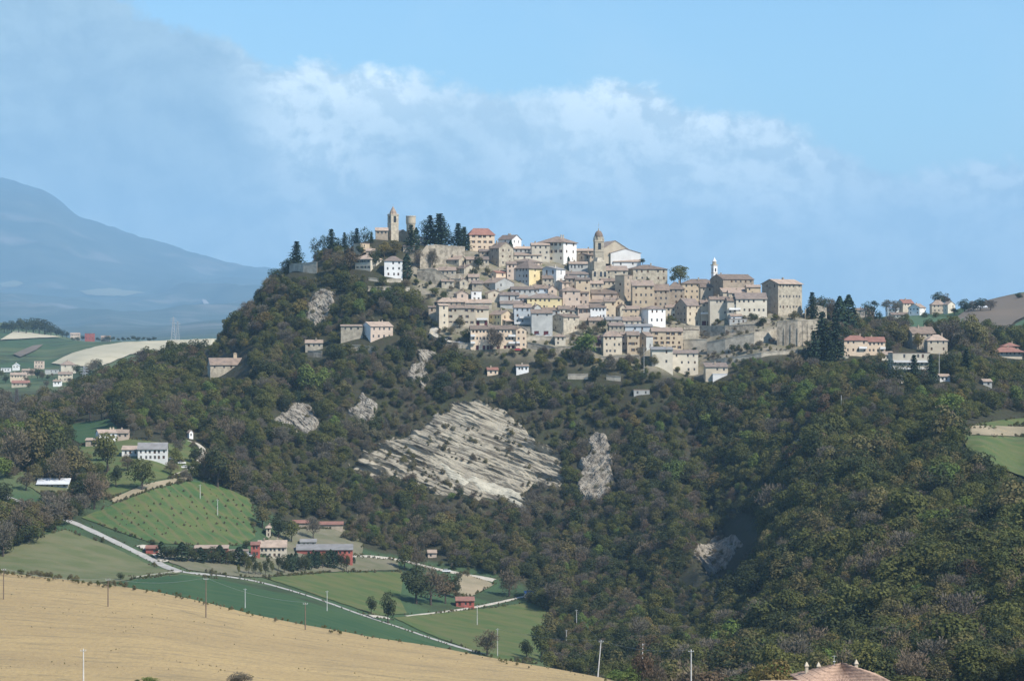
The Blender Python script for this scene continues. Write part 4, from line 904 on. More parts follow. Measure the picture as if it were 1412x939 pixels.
# --- slopes
SL = 'lone houses on the wooded slope'
Hs('stone farmhouse with patched pale roof on the left slope', 497, 511, 541, 450, 472, 'gable', 'pink', 'pale', 2, 4, 1, group=SL, rise=6, wside='white', name='farmhouse', chim=2)
Hs('low ruined stone house left of the patched farmhouse', 470, None, 500, 450, 470, 'shed', 'stone', 'tile', 1, 3, group=SL, rise=2, name='farmhouse', chim=0)
Hs('small pale house on a rock ledge on the left slope', 421, None, 445, 473, 484, 'gable', 'stone', 'pale', 1, 3, group=SL, rise=4, name='cottage')
Hs('pale plastered cottage in the trees under the town', 712, None, 729, 505, 516, 'gable', 'white', 'tile', 1, 3, group=SL, rise=2, name='cottage')
Hs('small pink roofed hut in the trees under the pink apartments', 672, None, 687, 510, 518, 'gable', 'peach', 'red', 1, 2, group=SL, rise=3, name='cottage')
Hs('dark roofed barn in the gardens at the lower right of town', 973, None, 1004, 506, 522, 'shed', 'beige', 'mauve', 1, 3, group=SL, rise=5, name='barn')
Hs('long white low shed at the lower right of town', 983, None, 1003, 516, 522, 'flat', 'white', 'white', 0, 0, group=SL, name='shed', chim=0, depth=4)
Hs('pale roofed shed among scrub below the bare trees', 874, None, 896, 538, 545, 'flat', 'grey', 'pale', 1, 2, group=SL, name='shed', chim=0, depth=5)
# --- right hand houses
RG = 'houses on the right hand slope'
Hs('yellow double house with red roof, left half', 1164, None, 1197, 469, 491, 'hip', 'peach', 'red', 2, 4, group=RG, rise=6, lo=1380, name='house', balc=[(.62, .95, .48)])
Hs('yellow double house with red roof, right half', 1195, None, 1221, 471, 490, 'gable', 'peach', 'red', 2, 4, group=RG, rise=6, lo=1380, name='house', balc=[(.7, 1, .48)])
Hs('old stone farmhouse with broad grey roof among the right hand trees', 1250, 1258, 1292, 460, 482, 'gable', 'stone', 'tile', 2, 4, 1, group=RG, rise=9, lo=1400, name='farmhouse', chim=2)
Hs('pale stone house with pink hipped roof right of the broad grey roof', 1279, None, 1307, 469, 488, 'hip', 'beige', 'pale', 2, 3, group=RG, rise=7, lo=1400, name='house')
Hs('cream apartment house in four tiers behind dark trees', 1231, None, 1283, 487, 528, 'flat', 'cream', 'tile', 4, 8, group=RG, lo=1340, name='apartment_house', balc=[(0, 1, .7), (0, 1, .46), (0, 1, .22)], chim=0, wh=1.9, skip=.3)
Hs('villa with two red roof tiers at the right border', 1372, None, 1410, 484, 494, 'hip', 'cream', 'red', 1, 6, group=RG, rise=5, lo=1380, name='villa', over=1.6)
Hs('small upper floor with red roof on the right border villa', 1384, None, 1405, 477, 482, 'hip', 'pink', 'red', 1, 4, group=RG, rise=4, lo=1380, name='villa', over=.8)
Hs('low white shed in the trees below the right hand houses', 1296, None, 1310, 519, 526, 'gable', 'white', 'pale', 1, 2, group=RG, rise=3, lo=1300, name='shed', chim=0)
Hs('small pale hut by the hedge above the right hand field', 1356, None, 1368, 526, 533, 'gable', 'grey', 'pale', 1, 1, group=RG, rise=3, lo=1250, name='hut', chim=0)
Hs('low cream wing left of the cream apartment tiers', 1216, None, 1232, 489, 497, 'gable', 'cream', 'pale', 1, 3, group=RG, rise=4, lo=1340, name='house', chim=0)
FRG = 'far houses on the right hand ridge'
kw = dict(group=FRG, lo=1850, hi=2400, found=8)
Hs('far cream house with orange gable roof, highest of the ridge houses', 1239, 1245, 1261, 418, 430, 'gable', 'cream', 'red', 2, 3, 1, rise=5, **kw)
Hs('far white house with pink roof in front of the orange roofed one', 1254, 1268, 1279, 424, 435, 'gable', 'white', 'pale', 2, 2, 3, rise=5, **kw)
Hs('far beige house with pink roof, left of the yellowish ridge house', 1285, None, 1304, 420, 433, 'hip', 'beige', 'pale', 2, 3, rise=6, **kw)
Hs('far yellowish gable house at the right end of the ridge houses', 1302, 1307, 1318, 420, 432, 'front', 'cream', 'pale', 2, 2, 1, rise=4, **kw)
Hs('far low pink house behind the dark cypress group', 1180, None, 1193, 428, 437, 'gable', 'pink', 'pale', 1, 3, rise=3, **kw)
Hs('far low white house left of the orange roofed ridge house', 1224, None, 1240, 426, 433, 'gable', 'white', 'white', 1, 3, rise=3, **kw)
Hs('far pale roofed shed near the right hand slope', 1344, None, 1362, 424, 428, 'gable', 'grey', 'white', 0, 0, rise=2, chim=0, **kw)
Hs('far pink house low behind the dark cypresses', 1194, None, 1206, 426, 434, 'gable', 'pink', 'tile', 1, 2, rise=3, **kw)
Hs('far grey house below the white ridge house', 1229, None, 1252, 434, 441, 'gable', 'grey', 'tile', 1, 4, rise=3, **kw)
# --- left valley
LV = 'houses in the far left valley'
kw = dict(group=LV, lo=1750, hi=3600, found=8)
Hs('far cream house with hipped grey roof and dark left side', 80, 84, 104, 503, 516, 'hip', 'cream', 'tile', 1, 2, 1, rise=5, **kw)
Hs('far pink block house left of the cream hipped one', 47, None, 60, 498, 509, 'flat', 'pink', 'tile', 2, 3, chim=0, **kw)
Hs('far peach long house in the left valley', 14, None, 36, 517, 526, 'gable', 'peach', 'pale', 1, 5, rise=3, **kw)
Hs('far stone house with pale terrace below the cream hipped one', 80, None, 99, 516, 527, 'gable', 'beige', 'tile', 2, 3, rise=3, **kw)
Hs('far pale low house beside the terrace house', 73, None, 84, 526, 533, 'gable', 'white', 'pale', 1, 2, rise=2, **kw)
Hs('far white roofed shed at the left border', 1, None, 14, 508, 513, 'flat', 'white', 'white', 1, 3, chim=0, **kw)
Hs('far white house with pointed gable near the left border', 17, None, 26, 504, 511, 'front', 'white', 'white', 1, 2, rise=3, **kw)
Hs('far red roofed low house left, half hidden by trees', 16, None, 40, 528, 534, 'gable', 'beige', 'red', 1, 4, rise=3, **kw)
Hs('far long pink wall house beside the pink block', 30, None, 47, 511, 518, 'gable', 'pink', 'pale', 1, 4, rise=2, **kw)
Hs('far long grey shed right of the pink block', 62, None, 80, 510, 516, 'flat', 'grey', 'grey', 1, 3, chim=0, **kw)
Hs('far red and white villa on the green ridge', 117, None, 130, 460, 471, 'flat', 'red', 'red', 2, 3, group=LV, lo=3000, hi=4600, found=8)
Hs('far pale pink farm left of the red and white villa', 97, None, 110, 461, 467, 'gable', 'pink', 'pale', 1, 3, group=LV, lo=3000, hi=4600, found=8, rise=2)
Hs('far brown roofed farm right of the red and white villa', 139, None, 152, 465, 470, 'gable', 'brown', 'pale', 1, 3, group=LV, lo=3000, hi=4600, found=8, rise=2)
# --- farms
FG = 'farm buildings below the hill'
kw = dict(group=FG, lo=1000, hi=1420)
Hs('white and pink farmhouse with stepped pale roofs above the white villa', 128, 136, 168, 597, 612, 'gable', 'white', 'pale', 1, 4, 1, rise=4, name='farmhouse', chim=2, **kw)
Hs('low red brown porch building left of the stepped farmhouse', 118, None, 138, 607, 616, 'shed', 'brown', 'pale', 1, 4, rise=2, name='porch', chim=0, wh=2.2, **kw)
Hs('small tiled end wing of the stepped farmhouse', 160, None, 177, 597, 608, 'gable', 'pink', 'pale', 1, 2, rise=4, name='farmhouse', **kw)
Hs('white two storey house with slate coloured roof', 190, None, 230, 619, 636, 'gable', 'white', 'grey', 2, 6, rise=8, name='white_house', chim=0, **kw)
Hs('lower white lean-to wing at the left of the slate roofed house', 168, None, 192, 620, 630, 'shed', 'white', 'pale', 1, 3, rise=4, name='outbuilding', chim=0, **kw)
Hs('long open shed with shiny pale roof by the lane', 52, None, 93, 667, 672, 'shed', 'grey', 'white', 1, 5, rise=5, name='shed', chim=0, over=1.2, **kw)
Hs('tiny white chapel at the bend of the track', 258, 261, 266, 596, 605, 'front', 'white', 'pale', 1, 1, 0, rise=3, name='chapel', cat='chapel', chim=0, **kw)
Hs('small red roofed hut beside the lane', 201, None, 217, 756, 764, 'gable', 'red', 'red', 1, 2, rise=3, name='hut', chim=0, **kw)
Hs('long low red farm building left of the red and cream farmhouse', 268, None, 314, 756, 766, 'shed', 'red', 'pale', 1, 6, rise=2, name='farm_building', chim=0, **kw)
Hs('low grey stable with flat roof between the red farm buildings', 306, None, 342, 760, 770, 'flat', 'grey', 'tile', 1, 5, name='stable', chim=0, **kw)
Hs('cream farmhouse with red left wing and pink roof', 356, None, 395, 754, 770, 'gable', 'cream', 'pale', 2, 6, rise=8, name='farmhouse', chim=2, **kw)
Hs('red painted block at the left end of the cream farmhouse', 346, None, 358, 751, 769, 'gable', 'red', 'red', 2, 2, rise=3, name='farmhouse', chim=0, **kw)
Hs('long red barn with grey sheet metal roof', 409, None, 486, 758, 771, 'gable', 'red', 'grey', 1, 12, rise=6, name='red_barn', cat='barn', chim=0, wh=1.2, yaw=3, depth=13, skip=.3, **kw)
Hs('tall narrow cream dovecote in the trees above the farm', 367, None, 373, 727, 741, 'hip', 'beige', 'pale', 2, 1, rise=2, name='dovecote', cat='tower', **kw)
Hs('red tiled ruin half hidden in trees above the barn, left one', 404, None, 426, 721, 727, 'gable', 'brown', 'red', 0, 0, rise=3, name='farm_ruin', chim=0, **kw)
Hs('red tiled ruin half hidden in trees above the barn, right one', 440, None, 473, 723, 729, 'gable', 'brown', 'red', 0, 0, rise=3, name='farm_ruin', chim=0, **kw)
Hs('cream hut with grey roof right behind the farmhouse', 414, None, 436, 747, 755, 'gable', 'cream', 'grey', 1, 3, rise=3, name='hut', chim=0, **kw)
Hs('small pink hut under trees right of the barn', 590, None, 602, 762, 769, 'gable', 'pink', 'pale', 1, 2, rise=3, name='hut', chim=0, **kw)
Hs('dark red shed at the edge of the lower meadow', 629, None, 654, 828, 838, 'gable', 'red', 'red', 1, 3, rise=4, name='shed', chim=0, **kw)

# ------------------------------------------------------------ towers and the like
def base_at(px, py, lo=1300, hi=1700):
    Y = hit(px, py, lo, hi); return at(px, py, Y), Y/F
def bell_tower(name, label, px, w, ytop, yb, m, spire=None, dome=None, cap=None, win_y=None, group=None, th=R(28), lo=1400, cornice=True):
    """w and heights in marks; ytop is the cornice"""
    c, s = base_at(px, yb, lo); root = empty(name, c, th); tag(root, label, 'bell tower', group)
    k = w*s/(math.cos(th)+math.sin(th)); h = k/2; H_ = (yb-ytop)*s
    oz = (yb-win_y)*s if win_y else H_-2.5; ow = k*.34; oh = k*.75
    mb = MB(); rect = [(h-ow/2, h+ow/2, oz-oh/2, oz+oh/2)]
    for org, ux, nin in (((-h, -h), (1, 0), (0, 1)), ((-h, h), (0, -1), (1, 0)), ((h, -h), (0, 1), (-1, 0)), ((h, h), (-1, 0), (0, -1))):
        wall_face(mb, org, ux, k, H_, rect, nin, -6, depth=.6)
    mb.build('shaft', [m], root)
    mb = MB(); mb.box(-h-.3, h+.3, -h-.3, h+.3, H_, H_+.45); mb.box(-h-.18, h+.18, -h-.18, h+.18, oz-oh/2-.9, oz-oh/2-.55); mb.build('cornice', [WALL['beige']], root)
    for i, a in enumerate((0, 1, 2, 3)):
        mb = MB(); mb.quad((-ow/2, -h+.59, oz-oh/2), (ow/2, -h+.59, oz-oh/2), (ow/2, -h+.59, oz+oh/2), (-ow/2, -h+.59, oz+oh/2)); o = mb.build('belfry_opening', [DARK], root); o.rotation_euler = (0, 0, a*math.pi/2)
    mb = MB(); mb.cyl(0, 0, oz-oh*.25, oz+oh*.2, k*.13, k*.07, 10); mb.build('bell', [mat('bronze', (.12,.10,.06), rough=.5)], root)
    z = H_+.45
    if spire:
        hs = spire*s; mb = MB(); n = 8
        mb.cyl(0, 0, z, z+hs*.28, h*.92, h*.8, n, rot=R(22.5)); mb.cyl(0, 0, z+hs*.28, z+hs, h*.8, .05, n, rot=R(22.5)); mb.build('spire', [ROOF['pale']], root)
        for a in (-1, 1):
            for b in (-1, 1): mb = MB(); mb.cyl(a*h*.85, b*h*.85, z, z+hs*.2, .25, .05, 5); mb.build('pinnacle', [WALL['beige']], root)
        mb = MB(); mb.bar((0, 0, z+hs), (0, 0, z+hs+1.2), .05); mb.bar((-.3, 0, z+hs+.8), (.3, 0, z+hs+.8), .05); mb.build('cross', [STEEL], root)
    if dome:
        hd_ = dome*s; mb = MB(); n = 12
        mb.cyl(0, 0, z, z+hd_*.32, h*.98, h*.98, 8, rot=R(22.5)); mb.build('drum', [m], root)
        for a in range(4):
            q = a*math.pi/2+math.pi/4; mb = MB(); mb.cyl(h*1.32*math.cos(q), h*1.32*math.sin(q), z, z+hd_*.36, .4, .12, 6); mb.build('pinnacle', [m], root)
        mb = MB(); pr = [(math.cos(t)*h*1.0, math.sin(t)) for t in np.linspace(0, 1.45, 7)]
        for i in range(6): mb.cyl(0, 0, z+hd_*.32+pr[i][1]*hd_*.55, z+hd_*.32+pr[i+1][1]*hd_*.55, pr[i][0], pr[i+1][0], n, cap=False)
        mb.build('dome', [cap or ROOF['tile']], root)
        mb = MB(); zz = z+hd_*.86; mb.cyl(0, 0, zz, zz+hd_*.14, .35, .3, 8); mb.cyl(0, 0, zz+hd_*.14, zz+hd_*.2, .42, .05, 8); mb.bar((0, 0, zz+hd_*.2), (0, 0, zz+hd_*.75), .07, .04); mb.bar((-.45, 0, zz+hd_*.5), (.45, 0, zz+hd_*.5), .06); mb.build('lantern', [WALL['stone']], root)
    return root, h, H_, s
bell_tower('bell_tower', 'stone bell tower with pointed pink spire on the wooded summit', 542, 15.5, 297, 330, WALL['stone'], spire=11.5, win_y=303, group='bell towers')
r_, h_, H2, s_ = bell_tower('bell_tower', 'domed stone bell tower rising from the middle of town', 825.5, 14.2, 333, 372, WALL['stone'], dome=16, win_y=340, group='bell towers', th=R(10))
root, h_, H2, s_ = bell_tower('bell_tower', 'slim pale belfry with white pointed cap on the right skyline', 985, 8.6, 366, 398, WALL['white'], win_y=372.5, group='bell towers')
mb = MB(); mb.cyl(0, 0, H2+.45, H2+2.2, h_*.9, h_*.9, 8, rot=R(22.5)); mb.build('drum', [WALL['beige']], root)
mb = MB(); mb.cyl(0, 0, H2+2.2, H2+3.5, h_*1.05, h_*.45, 8, rot=R(22.5)); mb.cyl(0, 0, H2+3.5, H2+4.8, h_*.45, .04, 8, rot=R(22.5)); mb.build('cap', [mat('white_lead_cap', (.8,.8,.8), (.7,.7,.72), .5)], root)
# wide stepped base and apse of the domed tower's church
c, s = base_at(826, 389); root = empty('church_apse', c, R(20)); tag(root, 'tall stone church apse with arched panels under the domed tower', 'church', 'buildings round the domed tower')
mb = MB(); mb.box(-12*s, 11*s, -2, 9, -5, 15*s); mb.box(-8*s, 9*s, -1, 9, 15*s, 28*s); mb.prism([(-4*s, -1, 28*s), (8*s, -1, 28*s), (8*s, 8, 28*s), (-4*s, 8, 28*s)], [(0, 2, 34*s), (5*s, 2, 34*s), (5*s, 6, 34*s), (0, 6, 34*s)]); mb.build('wall', [WALL['stone']], root)
for x in (-8, 1, 7):
    mb = MB(); mb.prism([(x*s-.7, -2.06, 3), (x*s+.7, -2.06, 3), (x*s+.7, -2.06, 5.4), (x*s+.45, -2.06, 6), (x*s-.45, -2.06, 6), (x*s-.7, -2.06, 5.4)], [(x*s-.7, -2.003, 3), (x*s+.7, -2.003, 3), (x*s+.7, -2.003, 5.4), (x*s+.45, -2.003, 6), (x*s-.45, -2.003, 6), (x*s-.7, -2.003, 5.4)])
    mb.build('arched_window', [DARK], root)
# round water tank on the summit
c, s = base_at(566.5, 336); root = empty('water_tower', c); tag(root, 'round beige water tower beside the pointed belfry', 'water tower')
mb = MB(); mb.cyl(0, 0, -4, 26*s, 6.0*s, 6.0*s, 20); mb.build('stem', [WALL['stone']], root)
mb = MB(); mb.cyl(0, 0, 26*s, 28*s, 6.0*s, 6.8*s, 24); mb.cyl(0, 0, 28*s, 37*s, 6.8*s, 6.8*s, 24); mb.build('tank', [WALL['beige']], root)
mb = MB(); mb.cyl(0, 0, 37*s, 38*s, 7.2*s, 7.0*s, 24); mb.build('rim', [WALL['stone']], root)
# chapel on the left shoulder
o_, w_, d_, H_, top = Hs('lonely stone chapel with wide grey roof on the left shoulder of the hill', 283, 290, 336, 503, 517, 'gable', 'stone', 'tile', 1, 4, 1, group=SL, rise=9, name='chapel', cat='chapel', chim=0, lo=1450)
mb = MB(); mb.box(w_*.22, w_*.32, -.5, .6, H_, top+2.4); mb.prism([(w_*.22-.2, -.7, top+2.4), (w_*.32+.2, -.7, top+2.4), (w_*.32+.2, .8, top+2.4), (w_*.22-.2, .8, top+2.4)], [(w_*.27-.05, -.7, top+3.1), (w_*.27+.05, -.7, top+3.1), (w_*.27+.05, .8, top+3.1), (w_*.27-.05, .8, top+3.1)]); mb.build('bellcote', [WALL['orange']], o_)

# near house, bottom right: clay roof with three pale chimneys
Yn = 450.0; s = Yn/F; c = at(1160, 936, Yn); root = empty('farmhouse', (c.x, Yn, c.z-9), R(6)); tag(root, 'near brick farmhouse with big clay tile pyramid roof and pale chimneys', 'house')
hw, hd = 56*s, 6.2; e = 9.0
mb = MB(); wall_face(mb, (-hw, -hd), (1, 0), 2*hw, e, [(1.5+3.1*i, 2.5+3.1*i, 5.6, 7.2) for i in range(4)], (0, 1), -1)
wall_face(mb, (-hw, hd), (0, -1), 2*hd, e, [], (1, 0), -1); wall_face(mb, (hw, -hd), (0, 1), 2*hd, e, [], (-1, 0), -1); wall_face(mb, (hw, hd), (-1, 0), 2*hw, e, [], (0, -1), -1)
mb.build('wall', [mat('near_brick', (.26,.12,.095), (.19,.09,.075), 1.5, bump=.03)], root)
for i in range(4): put('window', win_mesh('window'), root, (-hw+2.0+3.1*i, -hd+.2, 5.6), 0, (1, 1, 1.6))
rf = MB(); ap = 22*s; n = 60; ov = .55
ex, ey = hw+ov, hd+ov; rx_ = hw-hd*.9
def slope(a, b, t0, t1, n):     # rows of curved tiles on one slope, as ribs of real relief
    for i in range(n):
        for k in range(7):
            f0, f1 = k/7, (k+1)/7
            u0, u1 = i/n, (i+1)/n; um = (u0+u1)/2; lift = .09+.05*((i*7+k*3) % 5)/5
            L = lambda u, f: a.lerp(b, u).lerp(t0.lerp(t1, u), f)
            p00, p10, p01, p11 = L(u0, f0), L(u1, f0), L(u0, f1), L(u1, f1); m0 = L(um, f0)+Vector((0, 0, lift+.07)); m1 = L(um, f1)+Vector((0, 0, lift-.03))
            rf.quad(p00, m0, m1, p01, 0); rf.quad(m0, p10, p11, m1, 0); rf.tri(p00, p10, m0, 0)
A_, B_, C_, D_ = Vector((-ex, -ey, e)), Vector((ex, -ey, e)), Vector((ex, ey, e)), Vector((-ex, ey, e)); r0 = Vector((-rx_*.12, 0, e+ap)); r1 = Vector((rx_*.12, 0, e+ap))
slope(A_, B_, r0, r1, 44); slope(B_, C_, r1, r1, 34); slope(C_, D_, r1, r0, 44); slope(D_, A_, r0, r0, 34)
rf.quad(D_, C_, B_, A_, 0); rf.build('roof', [ROOF['fore']], root)
for (x, y, h) in ((-44*s, 2.5, 13), (-26*s, 3.2, 12), (27*s, 3.0, 14.5)):
    mb = MB(); z0 = e+1.2 if h < 13.5 else e+1.6; zt = e+(h+2)*s*1.25-.1
    zt -= .25; mb.box(x-.24, x+.24, y-.24, y+.24, z0-.9, zt); mb.box(x-.36, x+.36, y-.36, y+.36, zt, zt+.12); mb.prism([(x-.34, y-.34, zt+.12), (x+.34, y-.34, zt+.12), (x+.34, y+.34, zt+.12), (x-.34, y+.34, zt+.12)], [(x-.05, y-.05, zt+.75), (x+.05, y-.05, zt+.75), (x+.05, y+.05, zt+.75), (x-.05, y+.05, zt+.75)]); mb.build('chimney', [WALL['beige']], root)
mb = MB(); mb.bar((-1.2, 0, e+ap-.6), (-1.2, 0, e+ap+1.3), .03); mb.bar((-1.6, 0, e+ap+1.2), (-.8, 0, e+ap+1.2), .02); mb.cyl(-1.2, -.1, e+ap+.1, e+ap+.35, .05, .26, 10); mb.build('antenna', [WALL['white']], root)
c = at(1076, 938, 446); root = empty('outbuilding', (c.x, 446, c.z-6), R(6)); tag(root, 'low tiled outbuilding left of the near farmhouse', 'outbuilding')
mb = MB(); mb.box(-3.4, 3.4, -2, 2, -1, 5.2); mb.build('wall', [MATS['near_brick']], root)
mb = MB(); mb.prism([(-3.6, -2.3, 5.2), (3.6, -2.3, 5.2), (3.6, 2.3, 5.2), (-3.6, 2.3, 5.2)], [(-3.6, -2.3, 5.35), (3.6, -2.3, 5.35), (3.4, 0, 6.1), (-3.4, 0, 6.1)]); mb.build('roof', [ROOF['fore']], root)

# retaining walls
WST = mat('terrace_stone', (.41,.36,.28), (.235,.205,.16), .42, bump=.2, bscale=1.6, detail=8, lo=.42, hi=.58)
WPL = mat('pale_terrace_stone', (.50,.45,.36), (.33,.295,.235), .35, bump=.12, bscale=1.4, detail=8, lo=.4, hi=.6)
def rwall(label, pts, m=WST, thick=2.5, name='retaining_wall', group='terrace walls of the town', lo=1300, hi=1700, buttress=0, found=3.0, cap=True):
    """pts: (mark x, top, foot)"""
    g = []
    for px, yt, yb in pts:
        Y = hit(px, yb, lo, hi); g.append((at(px, yt, Y), at(px, yb, Y)))
    c = g[0][1]; root = empty(name, c); tag(root, label, 'wall', group)
    mb = MB()
    fine = []
    for i in range(len(g)-1):
        n = max(1, int((g[i+1][1]-g[i][1]).length/3))
        for k in range(n): t = k/n; fine.append((g[i][0].lerp(g[i+1][0], t)-c, g[i][1].lerp(g[i+1][1], t)-c))
    fine.append((g[-1][0]-c, g[-1][1]-c))
    T = Vector((0, thick, 0)); r = random.Random(len(label))
    tops = [Vector((p[0].x, p[0].y, p[0].z+r.uniform(-.15, .15))) for p in fine]
    for i in range(len(fine)-1):
        a, b = fine[i][1].copy(), fine[i+1][1].copy(); a.z -= found; b.z -= found; ta, tb = tops[i], tops[i+1]
        bt = Vector((0, .12*(ta.z-a.z), 0))
        mb.quad(a, b, tb+Vector((0, .3, 0)), ta+Vector((0, .3, 0))); mb.quad(ta+Vector((0, .3, 0)), tb+Vector((0, .3, 0)), tb+T, ta+T)
        if i == 0: mb.quad(a+T, a, ta+Vector((0, .3, 0)), ta+T)
        if i == len(fine)-2: mb.quad(b, b+T, tb+T, tb+Vector((0, .3, 0)))
        mb.quad(b+T, a+T, ta+T, tb+T)
    mb.build('wall_body', [m], root)
    if cap:
        mb = MB(); Z = Vector((0, 0, .35))
        for i in range(len(fine)-1):
            a, b = tops[i]+Vector((0, .12, 0)), tops[i+1]+Vector((0, .12, 0)); D = Vector((0, .7, 0)); mb.prism([a, b, b+D, a+D], [a+Z, b+Z, b+D+Z, a+D+Z])
        mb.build('coping', [WPL], root)
    for k in range(buttress):
        i = int((k+.5)*len(fine)/buttress); p = fine[min(i, len(fine)-1)]; mb = MB(); x, y = p[1].x, p[1].y
        mb.prism([(x-.28, y-.55, p[1].z-found), (x+.28, y-.55, p[1].z-found), (x+.28, y+.4, p[1].z-found), (x-.28, y+.4, p[1].z-found)], [(x-.25, y-.1, p[0].z-2-(k % 3)), (x+.25, y-.1, p[0].z-2-(k % 3)), (x+.25, y+.4, p[0].z-2-(k % 3)), (x-.25, y+.4, p[0].z-2-(k % 3))]); mb.build('buttress', [m], root)
rwall('big stone bastion wall under the summit pines', [(579,352,372),(588,339,371),(600,338,366),(641,341,360)], thick=4)
rwall('stone wall with steps left below the bastion', [(575,372,384),(600,371,392),(620,384,394),(640,385,398)])
rwall('low stone wall below the white summit villa', [(508,383,387),(530,386,391),(553,385,390)], WPL)
rwall('low wall on the slope below the summit gardens', [(507,396,402),(540,396,402),(565,397,402)], WPL)
rwall('old fort wall at the left tip of the summit', [(399,364,374),(418,364,376),(437,361,377)], WPL, thick=3, group='fort walls on the summit')
rwall('pale curved road wall rounding the left end of town', [(596,455,461),(592,460,467),(604,468,475),(622,473,480),(649,474,482)], WPL, thick=1.2)
rwall('rubble garden wall under the grey open fronted building', [(730,463,468),(760,464,470),(790,462,468)], WST, thick=1.5)
rwall('rubble wall climbing between the left terraces', [(603,384,392),(622,380,388),(640,378,386)], WST, thick=1.5)
rwall('short terrace wall beneath the domed tower', [(812,388,395),(850,388,396)], WPL, thick=2)
rwall('mossy garden wall below the central gardens', [(800,468,475),(828,470,478)], WST, thick=1.5)
rwall('terrace wall behind the yellow gable house', [(690,450,458),(712,450,459),(732,452,462)], WPL, thick=2)
rwall('garden wall below the weathered house', [(828,492,499),(858,491,500),(882,490,500)], WST, thick=1.5)
rwall('wall under the bright white house', [(880,452,459),(905,453,460),(925,452,460)], WPL, thick=1.5)
rwall('upper garden wall between the right hand hedges', [(1020,446,451),(1062,440,448)], WST, thick=1.5)
rwall('stone garden wall under the pink apartment block', [(727,472,480),(765,479,489),(800,477,490)], WST)
rwall('broad grey garden wall in the lower middle', [(700,463,471),(740,464,470),(765,465,470)], WPL, thick=2)
rwall('upper terrace wall right of the white balcony house', [(943,449,463),(965,450,462),(1000,450,461),(1040,447,457)], WST)
rwall('plain grey terrace wall right of the long orange house', [(943,469,486),(975,468,483)], WPL)
rwall('long ramped terrace wall on the right of town', [(975,472,489),(1000,467,486),(1040,459,478),(1075,452,468)], WPL, thick=3)
rwall('high buttressed bastion wall below the palace', [(1072,443,476),(1100,442,478),(1127,441,474)], WST, thick=4, buttress=13)
rwall('low wall of the road below the bastion', [(965,500,506),(1000,494,502),(1050,487,493),(1100,482,488)], WPL, thick=1)
rwall('pale garden wall in the trees under the town centre', [(783,516,523),(811,516,523)], WPL, thick=1)
rwall('pale garden wall right of the flowering tree', [(836,518,524),(856,520,526)], WPL, thick=1)
rwall('low wall under the patched farmhouse', [(470,476,482),(500,477,486),(520,480,488)], WPL, thick=1, group='walls on the slope')
rwall('rock ledge wall under the small pale house', [(424,484,492),(444,484,493)], WST, thick=1.5, group='walls on the slope')
rwall('road wall below the yellow double house', [(1146,492,495),(1170,491,494)], WPL, thick=1, group='walls on the slope')
rwall('broken wall left of the palace gardens', [(1110,428,440),(1120,420,436),(1140,425,440)], WST, group='walls on the slope')

